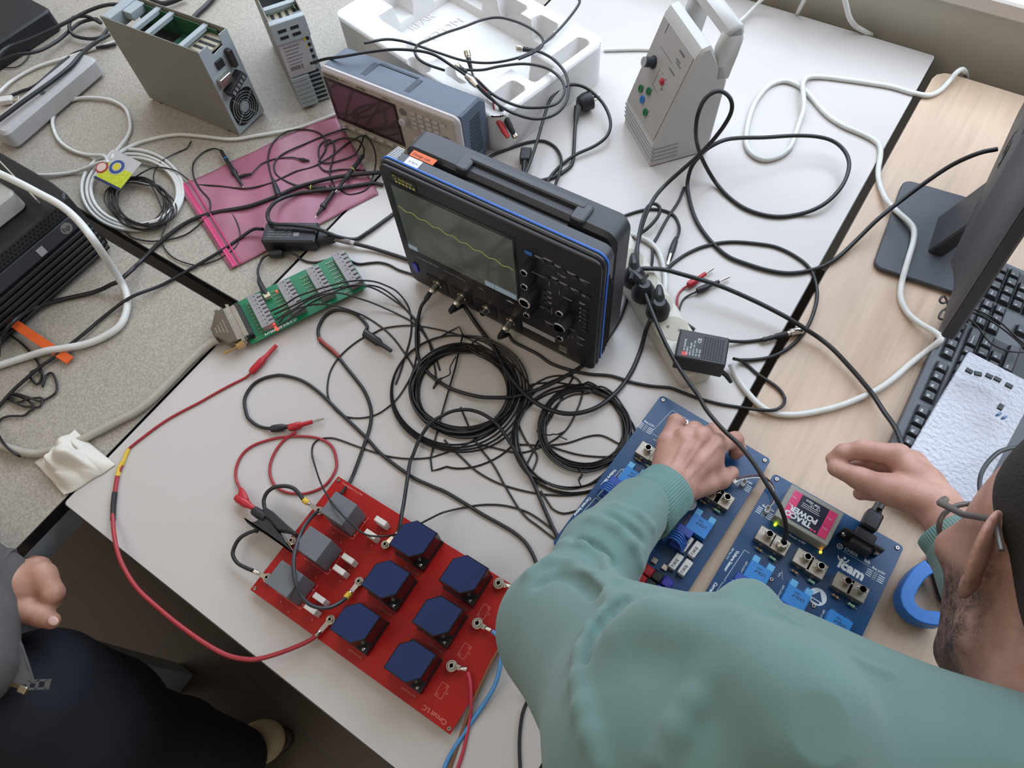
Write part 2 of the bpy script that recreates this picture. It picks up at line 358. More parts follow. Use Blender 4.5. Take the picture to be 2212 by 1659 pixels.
    # knobs: (x,z,r,len)
    for x, z, r, L in ((.2555, .2055, .0062, .019), (.2545, .1735, .0062, .019), (.2545, .138, .0105, .022), (.2545, .1035, .0062, .019), (.3115, .150, .0062, .019), (.3125, .1175, .0105, .022), (.311, .082, .0062, .017)):
        mb = MB(); mb.lathe((x, 0, z), (0, -1, 0), [(0, r * 1.35), (L * .35, r * 1.22), (L * .9, r), (L, r * .94), (L, r * .3)], 24); k = mb.build('knob', mat('knob_black', '242428', .35), t)
        mb = MB(); mb.lathe((x, 0, z), (0, -1, 0), [(L - .0006, r * .70), (L - .0006, r * .98), (L + .0009, r * .92), (L + .0009, r * .72), (L - .0006, r * .70)], 24); mb.build('chrome_ring', mat('chrome', 'd5d5d8', .15, metal=1), k)
    # buttons
    for i, (x, z, w_) in enumerate([(.2465, .2265, .013)] + [(.2715 + .0165 * k, .2235 - .0015 * k, .0085) for k in range(5)] + [(.276 + .0165 * k, .1905, .009) for k in range(5)] + [(.274, .155 - .0125 * k, .009) for k in range(4)] + [(.338, .157 - .01 * k, .009) for k in range(6)] + [(.276, .0745, .009), (.294, .0745, .009), (.328, .0775, .009), (.33, .0605, .009)]):
        mb = MB(); T2 = T
        mb.at(T2); mb.prism(rrect(x, x + w_, z - .0032, z + .0032, .0025, 3), -.0022, .0002, .0006); mb.at()
        o = mb.build('button', mat('scope_blue_button', '2c6cb0', .35) if i == 0 else mat('button_dark', '2b2c31', .5), t)
        if i == 0: o['label'] = 'blue button'
    mb = MB(); mb.at(T); mb.prism(rrect(.014, .025, .03455, .0585, .0052, 4), -.0025, .0002, .0008); mb.at(); mb.build('power_button', mat('power_blue', '20288a', .3, emit=.15), t)
    # BNC inputs
    for i, x in enumerate((.062, .112, .161, .209)):
        mb = MB(); mb.box(x - .020, x + .020, -.0010, .0001, .016, .045); mb.build('input_recess', mat('recess', '101013', .5), t)
        mb = MB(); mb.lathe((x, -.0008, .030), (0, -1, 0), [(0, .0085), (.0012, .0085), (.0012, .0052), (.013, .0050), (.013, .0040), (.003, .0040), (.003, .0012), (.010, .0010)], 20)
        mb.tube([(x - .0068, -.009, .030), (x + .0068, -.009, .030)], .0011, 6)
        mb.build('input_connector', STEEL, t)
    mb = MB()
    for z in (.0265, .0195): mb.box(.300, .314, -.0012, -.0002, z, z + .0048)
    mb.build('usb_port', STEEL, t)
    for x in (.035, .300):
        mb = MB(); mb.prism([(x, .004), (x + .042, .004), (x + .038, .032), (x + .004, .032)], 0.0008, .0125, .001); mb.build('foot', face, t)
    # slots of the side vent
    mb = MB()
    for k in range(4): mb.box(W - .0002, W + .0009, .0215 + k * .0048, .0237 + k * .0048, .03 + k * .004, .225 - k * .012)
    mb.build('side_vent', mat('vent_black', '08080a', .7), t)
    # carrying handle bar behind, joined by two arms
    mb = MB()
    hz = H1 + .002
    mb.at(); outer = [(.112, .0335), (.104, .052), (.100, .058), (.121, .078), (.300, .078), (.312, .070), (.312, .058), (.30, .0335)]
    mb.rbox(.116, .300, .064, .076, H1 - .014, H1 + .004, .004, .002)
    mb.rbox(.104, .124, .044, .076, H1 - .013, H1 + .003, .004, .002); mb.rbox(.288, .309, .044, .076, H1 - .013, H1 + .003, .004, .002)
    mb.build('carrying_handle', mat('scope_handle', '36383e', .4), t)
    mb = MB(); mb.box(.124, .288, .03352, .0636, H1 - .016, H1 - .0125); mb.build('handle_recess', mat('recess', '101013', .5), t)
    # stickers on top
    mb = MB(); mb.box(.038, .062, .0145, .030, H1 + .0001, H1 + .0006); s1 = mb.build('white_sticker', mat('paper_white', 'd4d3d6', .6), t)
    s1['label'] = 'small white sticker'
    mb = MB(); mb.box(.036, .077, .0315, .043, H1 + .0001, H1 + .0006); s2 = mb.build('orange_sticker', mat('orange_label', 'd9632a', .55), t)
    mb = MB(); mb.text('Design Lab', .0068, RZ(0, (.039, .0348, H1 + .0007))); mb.build('sticker_lettering', mat('sticker_ink', '6a2a14', .6), s2)
    mb = MB(); mb.text('K 0014', .005, RZ(0, (.043, .0205, H1 + .0007))); mb.build('sticker_lettering', mat('ink_grey', '8a8a90', .6), s1)
    mb = MB()
    for k in range(9): mb.box(.008 + .0004 * k, .026 - .0007 * (k % 3), .0155 + k * .0026, .0166 + k * .0026, H1 + .0001, H1 + .0004)
    mb.build('spec_print', SILK, t)
scope()
# ================================================================ grey/white oscilloscope behind
def aux_scope():
    t = thing('oscilloscope', 'older oscilloscope with white front frame, blue-grey casing and dark screen', 'oscilloscope', (-.972, .728, TZ), .02)
    W = .316; grey = mat('casing_blue_grey', '4f5a68', .5, noise=.04, bump=.1, bscale=900); ivory = mat('front_ivory', 'a9a093', .45); wh = mat('frame_white', 'b3abaa', .4)
    T = Matrix(((1, 0, 0, 0), (0, 0, 1, 0), (0, 1, 0, 0), (0, 0, 0, 1)))
    TX = Matrix(((0, 0, 1, 0), (1, 0, 0, 0), (0, 1, 0, 0), (0, 0, 0, 1)))
    mb = MB(); mb.at(TX); mb.prism([(.012, .006), (.012, .138), (.020, .1385), (.072, .134), (.090, .118), (.090, .03), (.07, .002), (.02, .002)], .003, W - .003, .004); mb.build('casing', grey, t)
    mb = MB(); mb.at(TX)
    for x in (.085, .185): mb.prism([(.022, .1387), (.062, .1362), (.062, .1352), (.022, .1375)], x, x + .012, .0002)
    mb.prism([(.062, .1362), (.067, .1358), (.067, .1345), (.062, .135)], .097, .185, .0002)
    mb.build('handle_recess', mat('recess_blue_grey', '343b46', .6), t)
    mb = MB()
    for k in range(12): mb.box(W - .0034, W - .0022, .026 + .001 * k, .066, .030 + k * .007, .0335 + k * .007)
    mb.build('side_vent', mat('vent_dark', '2a303a', .7), t)
    mb = MB(); mb.at(T); mb.prism(rrect(0, W, 0.003, .1405, .014, 5), .0, .014, .005); mb.build('front_frame', wh, t)
    mb = MB(); mb.at(T); mb.prism(rrect(.005, W - .010, .006, .1345, .008, 4), -.0012, .004, .001); mb.build('front_panel', ivory, t)
    mb = MB(); mb.box(.009, .178, -.0026, -.001, .026, .1225); mb.build('screen_bezel', mat('bezel_brown_black', '241d1e', .25), t)
    m = mat('screen_dark', '4c3e40', .1, noise=.15, nscale=25, coat=.5); mb = MB(); mb.box(.018, .174, -.0032, -.0026, .036, .1175); mb.build('screen', m, t)
    mb = MB()
    for k in range(7): mb.at(T); mb.prism(rrect(.014 + k * .024, .028 + k * .024, .0125, .018, .002, 2), -.0045, -.001, .0006)
    mb.build('screen_key_row', wh, t)
    mb = MB(); mb.box(.012, .048, -.0018, -.001, .1255, .1325); mb.build('brand_plate', mat('plate_grey', '6f6a64', .5), t)
    mb = MB()
    def wr(s, x, z, size): mb.text(s, size, Matrix.Translation((x, -.0022, z)) @ Matrix.Rotation(PI / 2, 4, 'X'))
    wr('200 MHz', .150, .1265, .0042); wr('1 GSa/s', .150, .1215, .0); mb.v = mb.v; wr('ATTEN', .090, .126, .007); wr('Digital Storage', .052, .129, .003)
    mb.build('panel_lettering', mat('ink_dark', '4a443e', .6), t)
    for x, z, r, L in ((.196, .098, .0078, .014), (.225, .066, .0095, .015), (.252, .062, .0095, .015), (.205, .03, .008, .013), (.232, .028, .008, .013), (.262, .03, .008, .013)):
        mb = MB(); mb.lathe((x, -.001, z), (0, -1, 0), [(0, r * 1.05), (L * .9, r), (L, r * .85), (L, 0)], 20); mb.build('knob', wh, t)
    mb = MB(); mb.lathe((.193, -.001, .112), (0, -1, 0), [(0, .008), (.001, .008), (.001, 0)], 20); mb.build('knob_ring', mat('plate_grey', '6f6a64', .5), t)
    i = 0
    for r_ in range(4):
        for c_ in range(5):
            if c_ == 4 and r_ > 0: continue
            x = .212 + c_ * .0165; z = .119 - r_ * .0105
            mb = MB(); mb.at(T); mb.prism(rrect(x, x + .011, z - .003, z + .003, .0015, 2), -.0042, -.001, .0005); mb.build('button', wh, t)
    for z, nm, c in ((.088, 'blue button', 'button_blue'), (.077, 'green button', 'button_green')):
        mb = MB(); mb.at(T); mb.prism(rrect(.277, .292, z - .0048 if 'blue' in nm else z - .0032, z + .0045 if 'blue' in nm else z + .0032, .003, 3), -.0045, -.001, .0008)
        o = mb.build('button', mat(c, '2b62ad' if 'blue' in nm else '86b87c', .4), t); o['label'] = nm
    for z in (.062, .049, .037, .026):
        mb = MB(); mb.at(T); mb.prism(rrect(.280, .293, z - .003, z + .003, .0015, 2), -.004, -.001, .0005); mb.build('button', wh, t)
aux_scope()
# ================================================================ drive cases
def drive(loc, rz, L, W, H0, label, vented):
    t = thing('drive_case', label, 'electronics case', loc, rz)
    g = mat('drive_side_grey', '7e7c73', .55, noise=.04, bump=.06, bscale=900); lg = mat('drive_end_grey', '98a1a4', .5, noise=.04); pcb = mat('drive_pcb_green', '1f5135', .5, noise=.2, nscale=90); dk = mat('drive_inside_dark', '1a1b1b', .7)
    # L along x, W along y, side sheets front (y=0) and back (y=W), open top
    mb = MB(); mb.rbox(0, L, 0, .0022, .004, H0, .001, .0005); mb.build('side_panel', g, t)
    mb = MB(); mb.rbox(.0, L, W - .0022, W, .004, H0, .001, .0005); mb.build('side_panel', g, t)
    mb = MB(); mb.box(.002, L - .002, .0022, W - .0022, .003, .008); mb.build('base_plate', g, t)
    mb = MB(); mb.box(.004, L - .03, .006, W - .006, .03, H0 - .05); mb.build('inner_block', dk, t)
    mb = MB(); mb.box(.01, L - .02, W - .009, W - .0075, .02, H0 - .006); mb.build('circuit_board', pcb, t)
    mb = MB(); mb.box(L * .52, L * .80, .010, W - .012, H0 - .045, H0 - .040); mb.build('circuit_board', pcb, t)
    mb = MB()
    for x in (L * .30, L * .44, L * .78): mb.rbox(x, x + .012, .0025, W - .0025, H0 - .012, H0 - .004, .001, .0005)
    mb.rbox(.0, .022, .004, W - .004, H0 - .03, H0 - .002, .002, .001); mb.rbox(.022, .045, W * .45, W - .004, H0 - .02, H0 - .004, .002, .001)
    mb.build('cross_strut', lg, t)
    mb = MB(); mb.box(L * .81, L - .003, .003, W - .003, H0 - .020, H0 - .016)
    mb.build('vent_plate', mat('vent_beige', 'a09a84', .5), t)
    mb = MB()
    for k in range(4): mb.box(L * .83 + k * .0, L * .83 + .04, .010 + k * .014, .016 + k * .014, H0 - .0159, H0 - .0152)
    mb.build('vent_slot', dk, t)
    # end plate at x=L
    E = frame((L, 0, 0), (0, 1, 0), (0, 0, 1))
    mb = MB(); mb.at(E); mb.prism([(0, .004), (W, .004), (W, H0), (W * .72, H0), (W * .70, H0 - .02), (W * .35, H0 - .022), (W * .30, H0 - .001), (0, H0 - .001)], 0, .0018, .0004); e = mb.build('end_plate', lg, t)
    if not vented:
        mb = MB(); mb.at(E); mb.prism(rrect(.006, W - .006, .012, .012 + W - .012, .02, 6), .0017, .0022); mb.build('fan_opening', mat('fan_black', '111214', .6), t)
        cx, cz = W / 2, .012 + (W - .012) / 2; mb = MB(); mb.at(E)
        mb.lathe((cx, cz, .002), (0, 0, 1), [(0, .011), (.002, .011), (.0025, .009), (.0025, 0)], 20); mb.build('fan_hub', mat('fan_hub_grey', '8c9296', .5), t)
        mb = MB(); mb.at(E)
        for r in (.014, .0195, .025, .0305):
            mb.tube([(cx + r * math.cos(a), cz + r * math.sin(a), .0045) for a in np.linspace(0, 2 * PI, 33)[:-1]], .0009, 6, closed=True)
        for a in (.6, 2.17, 3.74, 5.31): mb.tube([(cx + .008 * math.cos(a), cz + .008 * math.sin(a), .0045), (cx + .036 * math.cos(a), cz + .036 * math.sin(a), .0045)], .0009, 6)
        mb.build('fan_grille', mat('grille_wire', 'a9afb2', .3, metal=.8), t, 60)
        mb = MB(); mb.at(E @ Matrix.Translation((.035, .103, 0)) @ Matrix.Rotation(.35, 4, 'Z')); mb.rbox(-.024, .026, -.008, .008, .0018, .022, .001, .001); o = mb.build('terminal_block', BKP, t)
        mb = MB(); mb.at(E @ Matrix.Translation((.035, .103, 0)) @ Matrix.Rotation(.35, 4, 'Z'))
        for k in range(5): mb.box(-.020 + k * .009, -.014 + k * .009, -.004, .004, .0221, .0232)
        mb.build('terminal_screw_row', mat('terminal_grey', '77797a', .5), o)
        mb = MB(); mb.at(E @ Matrix.Translation((.026, .116, 0))); mb.rbox(-.018, .012, -.006, .012, .0018, .012, .002, .001); mb.build('metal_bracket', STEEL, t)
        mb = MB(); mb.at(E @ Matrix.Translation((.056, .145, 0))); mb.rbox(-.006, .005, -.018, .018, .0018, .014, .003, .001); mb.build('round_connector', mat('conn_brown', '2c2626', .5), t)
        mb = MB(); mb.at(E @ Matrix.Translation((.030, .148, 0))); mb.rbox(-.009, .009, -.008, .008, .0018, .006, .001, .0005); mb.build('socket', BKP, t)
    else:
        mb = MB(); mb.at(E)
        mb.rbox(-.001, W + .001, H0 - .042, H0 - .001, .0018, .016, .002, .001); mb.build('head_cover', lg, t)
        mb = MB(); mb.at(E)
        for a, b_ in ((.010, .02), (.034, .02), (.010, .033), (.034, .033)): mb.box(a, a + .016, H0 - b_, H0 - b_ + .006, .0161, .0166)
        mb.build('cover_slot', dk, t)
        mb = MB(); mb.at(E); mb.rbox(.001, W - .012, .078, H0 - .043, .0018, .010, .001, .0005); lp = mb.build('label_plate', mat('label_grey', 'a8a6a8', .6), t)
        mb = MB(); mb.at(E)
        for k in range(6):
            mb.box(.008, .04 - .003 * (k % 3), H0 - .055 - k * .007, H0 - .053 - k * .007, .0101, .0103)
        mb.box(.008, .028, .092, .1, .0101, .0103); mb.box(.03, .0335, .092, .1, .0101, .0103)
        mb.build('label_print', mat('print_grey', '6e6c70', .6), lp)
        mb = MB(); mb.at(E); mb.prism([(.05, H0 - .052), (.056, H0 - .052), (.053, H0 - .03355)], .0101, .0104); mb.prism([(.05, H0 - .066), (.056, H0 - .066), (.053, H0 - .0605)], .0101, .0104); mb.build('warning_triangle', mat('warn_yellow', 'b9b23a', .6), lp)
        for k in range(7):
            mb = MB(); mb.at(E); mb.rbox(.001, W * .55, .008 + k * .0098, .0165 + k * .0098, .0018, .012, .001, .0006); mb.build('fin', lg, t)
        mb = MB(); mb.at(E)
        for k in range(7): mb.box(W * .57, W - .006, .010 + k * .0098, .0155 + k * .0098, .0018, .0022)
        mb.build('air_slot', dk, t)
        mb = MB(); mb.at(E)
        for k in range(6): mb.box(W - .010, W - .004, .085 + k * .013, .092 + k * .013, .0018, .0023)
        mb.build('edge_slot', dk, t)
    for x in (.03, L - .03):
        for y in (.004, W - .004):
            mb = MB(); mb.cyl((x, y, 0), (x, y, .004), .004, n=10); mb.build('foot', BLK, t)
drive((-1.393, .594, TZ - .002), .055, .256, .078, .190, 'tall grey metal drive case with open top and round fan grille', False)
drive((-1.2785, .8590, TZ - .002), -.56, .235, .066, .194, 'grey metal drive case with slotted fins and specification label, beside the white foam tray', True)
# ================================================================ white supply with handle
def supply():
    a = math.atan2(-.0858, .1031)
    t = thing('power_supply', 'tall white tapered power supply box with carrying handle and coloured sockets', 'power supply', (-.4775, 1.0197, TZ), a)
    W = .134; wh = mat('supply_white', 'bcbbb8', .38, noise=.02); face = mat('supply_face', 'a19c98', .45, noise=.02)
    TX = Matrix(((0, 0, 1, 0), (1, 0, 0, 0), (0, 1, 0, 0), (0, 0, 0, 1)))
    mb = MB(); mb.at(TX)
    mb.prism([(0, 0), (0, .052), (.056, .215), (.064, .226), (.078, .229), (.100, .190), (.112, .185), (.122, .15), (.120, .10), (.116, 0)], 0, W, .004); mb.build('housing', wh, t, 40)
    # side grooves
    mb = MB(); mb.at()
    for k in range(4): mb.box(-.0006, W + .0006, -.0007, .05, .014 + k * .009, .0165 + k * .009)
    mb.build('side_groove', mat('groove_grey', '8c8d8e', .6), t)
    # handle
    mb = MB()
    for x0, x1 in ((0, .018), (W - .018, W)):
        mb.at(TX); mb.prism([(.098, .16), (.093, .215), (.100, .240), (.120, .252), (.128, .250), (.135, .225), (.132, .20), (.124, .155)], x0, x1, .003)
    mb.at(TX); mb.prism([(.100, .236), (.104, .250), (.120, .256), (.130, .250), (.134, .236), (.128, .232)], 0, W, .004)
    mb.build('carrying_handle', wh, t, 45)
    # face plate on the sloping front
    s = Vector((0, .056, .163)).normalized(); nrm = Vector((1, 0, 0)).cross(s)
    F = frame((0, 0, .052), (1, 0, 0), s)
    mb = MB(); mb.at(F); mb.rbox(.006, W - .006, .004, .168, .0004, .0016, .004, .0005); f = mb.build('face_plate', face, t)
    L_ = t.matrix_basis.inverted()
    mb = MB(); mb.at(F)
    mb.lathe((.0335, .098, .0016), (0, 0, 1), [(0, .0115), (.0012, .0115), (.0012, .009), (.020, .0085), (.020, 0)], 24); kn = mb.build('knob', mat('knob_grey', '2f343b', .4), t)
    mb = MB(); mb.at(F); mb.lathe((.0335, .098, .0216), (0, 0, 1), [(0, .0086), (.001, .0082), (.001, 0)], 24); mb.build('knob_cap', mat('cap_grey', '9b9a9c', .5), kn)
    for x, y, c, nm in ((.032, .045, 'socket_green', 'green socket'), (.057, .057, 'socket_green', 'green socket'), (.050, .035, 'socket_blue', 'blue socket'), (.074, .026, 'socket_green', 'green socket')):
        mb = MB(); mb.at(F); mb.lathe((x, y, .0016), (0, 0, 1), [(0, .0068), (.003, .0066), (.003, .0032), (.0005, .0030), (.0005, 0)], 20)
        o = mb.build('socket', mat(c, {'socket_green': '1f6b3c', 'socket_blue': '2f6fb5'}[c], .4), t); o['label'] = nm
    mb = MB(); mb.at(F); mb.lathe((.080, .092, .0016), (0, 0, 1), [(0, .0062), (.002, .006), (.002, .004), (.005, .0035), (.005, 0)], 20); o = mb.build('selector_knob', mat('socket_red', 'b0303a', .4), t); o['label'] = 'red selector knob'
    mb = MB(); mb.at(F)
    for x, y, w_, h in ((.086, .153, .019, .0035), (.028, .150, .002, .016), (.088, .140, .014, .002), (.091, .136, .018, .0015), (.080, .118, .022, .0022), (.0335, .128, .05, .0006), (.058, .070, .0006, .032), (.058, .070, .022, .0006)): mb.box(x, x + w_, y, y + h, .0017, .0020)
    for x, y in ((.038, .052), (.064, .064), (.081, .033), (.086, .1), (.088, .083)): mb.cyl((x, y, .0016), (x, y, .002), .0015, n=8)
    mb.text('V', .006, RZ(0, (.083, .078, .0017))); mb.text('0', .005, RZ(0, (.07, .1, .0017)))
    mb.build('panel_print', mat('ink_green_grey', '54605c', .6), t)
supply()
# ================================================================ computer at the left, with grey device on top
def tower():
    t = thing('desktop_computer', 'black desktop computer lying flat with ribbed front and silver round badge', 'computer', (-1.140, .272, TZ - .002), 0)
    # front face normal +x ; local: x<0 inwards, y from -.34 to 0
    bk = mat('computer_black', '131416', .45, noise=.1); T = frame((0, -.34, 0), (0, 1, 0), (0, 0, 1))
    mb = MB(); mb.prism([(-.36, -.34), (-.012, -.34), (0, -.33), (0, -.010), (-.012, 0), (-.055, .004), (-.36, .004)], .004, .136, .003); mb.build('case', bk, t)
    mb = MB(); mb.at(T)
    for k in range(6): mb.rbox(.004, .333, .007 + k * .0118, .0150 + k * .0118, 0, .006, .002, .0015)
    mb.build('front_rib_row', mat('rib_black', '1a1b1d', .4), t)
    mb = MB(); mb.at(T); mb.rbox(.004, .315, .080, .107, 0, .004, .004, .001); mb.build('badge_strip', mat('strip_grey', '33363d', .4), t)
    mb = MB(); mb.at(T); mb.cyl((.298, .094, .004), (.298, .094, .0048), .0105, n=28); bd = mb.build('badge', mat('badge_silver', '8d8c86', .35, metal=.4), t)
    mb = MB(); mb.at(T); mb.text('hp', .014, RZ(0, (.2905, .090, .0049)), bold=.02); mb.build('badge_lettering', mat('badge_ink', '3f403e', .4), bd)
    mb = MB(); mb.at(T); mb.box(.236, .249, .083, .099, .004, .0046); mb.build('sticker', mat('sticker_silver', 'a7a8ac', .4), t)
    mb = MB(); mb.at(T)
    for i in range(40):
        for j in range(3):
            cx = .008 + i * .0078 + (j % 2) * .0039; cz = .1135 + j * .0067
            mb.prism([(cx + .0030 * math.cos(a), cz + .0030 * math.sin(a)) for a in np.arange(6) * PI / 3 + PI / 6], .0001, .0006)
    mb.build('honeycomb_grille', mat('grille_hole', '050506', .8), t)
    mb = MB(); mb.at(T); mb.rbox(.004, .336, .108, .133, -.001, .0002, .002, .0005); mb.build('grille_strip', mat('strip_dark', '2b2c2d', .5), t)
    for x in (-.04, -.30):
        for y in (-.03, -.31):
            mb = MB(); mb.cyl((x, y, 0), (x, y, .004), .008, n=12); mb.build('foot', BLK, t)
    g = thing('network_device', 'pale grey flat device with raised lettering on top of the black computer', 'device', (-1.255, .135, TZ + .134), -.02)
    pg = mat('pale_grey_plastic', 'a3a29a', .5); mb = MB(); mb.rbox(-.18, .075, -.16, .085, 0, .034, .012, .003); mb.build('housing', pg, g)
    mb = MB(); mb.text('ion', .024, RZ(-PI / 2 + 2.2, (.030, .035, .0341)), ext=.0008); mb.build('raised_lettering', mat('pale_grey_raised', '9a988f', .5), g)
    s = thing('metal_strip', 'thin beige strip leaning across the computer corner', 'strip', (0, 0, 0)); 
    pts = [PP(-8, 338, (-1.26, 0, 0), (1, 0, 0)), P(80, 432, .137)]
    a, b_ = P(-10, 338, .165), P(79, 431, .146); d = (b_ - a).normalized(); sd = d.cross(Vector((0, 0, 1))).normalized() * .001
    mb = MB(); up = Vector((0, 0, -.0085))
    mb.add([tuple(x) for x in (a - sd, a + sd, b_ + sd, b_ - sd, a - sd + up, a + sd + up, b_ + sd + up, b_ - sd + up)], [(0, 1, 2, 3), (7, 6, 5, 4), (0, 4, 5, 1), (1, 5, 6, 2), (2, 6, 7, 3), (3, 7, 4, 0)])
    o = mb.build('metal_strip', mat('strip_beige', 'b5ae9d', .5)); tag(o, 'thin beige strip leaning across the corner of the black computer', 'strip'); bpy.data.objects.remove(s)
tower()
# ================================================================ monitor seen from behind
def monitor():
    t = thing('monitor', 'dark grey monitor seen from behind on a flat rectangular stand', 'monitor', (.105, 1.02, TZ - .001), 0)
    dk = mat('monitor_grey', '3e4148', .45, noise=.04, bump=.1, bscale=1500); L = inv(t)
    q = [L @ P(*p, .008) for p in ((1885, 575), (1952, 387), (2110, 440))]
    c3 = q[2]; a, b_ = q[0], q[1]
    d = (b_ - a); p4 = a + (c3 - b_); far = .155
    n = Vector((d.y, -d.x, 0)).normalized()
    if n.x < 0: n = -n
    poly = [a, b_, b_ + n * far, a + n * far]
    P2 = []
    ex = d.normalized(); o = a
    T = frame((o.x, o.y, 0), (n.x, n.y, 0), (ex.x, ex.y, 0))
    mb = MB(); mb.at(T); mb.rbox(0, far, 0, d.length, .0015, .0105, .016, .0015, 5); mb.build('stand_base', dk, t)
    # neck: tapered arm rising toward the screen
    mb = MB(); mb.at(T); y0, y1 = d.length * .30, d.length * .70
    prof = [(.072, .010), (.098, .010), (.135, .150), (.118, .155)]
    TT = T @ Matrix(((1, 0, 0, 0), (0, 0, 1, y0), (0, 1, 0, 0), (0, 0, 0, 1))); mb.at(TT); mb.prism(prof, 0, (y1 - y0), .003); mb.build('stand_neck', mat('neck_grey', '34363b', .4), t)
    # screen shell: bezel slab, then a shell that steps in to the rear bulge; whole panel leans back
    shell = mat('monitor_back', '35353a', .5, noise=.05, bump=.12, bscale=1300)
    o0 = Vector((.174 - .105, 0, .101)); F = Matrix.Translation(o0) @ Matrix.Rotation(math.radians(-5.5), 4, 'Y')
    yy = lambda y: y - 1.02
    TY = F @ Matrix(((0, 0, 1, 0), (1, 0, 0, 0), (0, 1, 0, 0), (0, 0, 0, 1)))     # (y, z, depth x)
    y0, y1 = yy(.742), yy(1.31)
    mb = MB(); mb.at(TY); mb.prism(rrect(y0, y1, 0, .345, .008, 4), -.008, .010, .003)
    rings = [(rrect(y0 + .001, y1 - .001, .001, .344, .008, 4), -.007), (rrect(y0 + .012, y1 - .012, .004, .338, .02, 4), -.013), (rrect(y0 + .075, y1 - .05, .006, .31, .03, 4), -.018), (rrect(y0 + .112, y1 - .055, .002, .285, .02, 4), -.026), (rrect(y0 + .134, y1 - .06, .000, .265, .012, 4), -.034), (rrect(y0 + .137, y1 - .063, .003, .262, .010, 4), -.0352)]
    n = len(rings[0][0]); vs = [(q[0], q[1], z) for r, z in rings for q in r]
    fs = [(k * n + i, (k + 1) * n + i, (k + 1) * n + (i + 1) % n, k * n + (i + 1) % n) for k in range(len(rings) - 1) for i in range(n)] + [tuple((len(rings) - 1) * n + n - 1 - i for i in range(n))]
    mb.add(vs, fs); mb.build('screen_housing', shell, t, 40)
    mb = MB(); mb.at(TY); mb.box(y0 + .012, y1 - .012, .014, .333, .0100, .0106); mb.build('screen', BKG, t)
    mb = MB(); mb.at(TY)
    for k in range(22): mb.box(y0 + .150 + k * .008, y0 + .154 + k * .008, .225, .256, -.0358, -.0352)
    mb.build('vent_slot_row', mat('vent_black', '08080a', .7), t)
    mb = MB(); mb.at(TY); cy, cz = y0 + .265, .115
    mb.tube([(cy + .026 * math.cos(a), cz + .026 * math.sin(a), -.0354) for a in np.linspace(0, 2 * PI, 33)[:-1]], .0013, 6, closed=True)
    mb.text('DELL', .0175, frame((cy + .0225, cz - .006, -.0355), (-1, 0, 0), (0, 1, 0)), bold=.02); mb.build('brand_mark', mat('mark_dark', '111113', .3), t)
    return t
monitor()
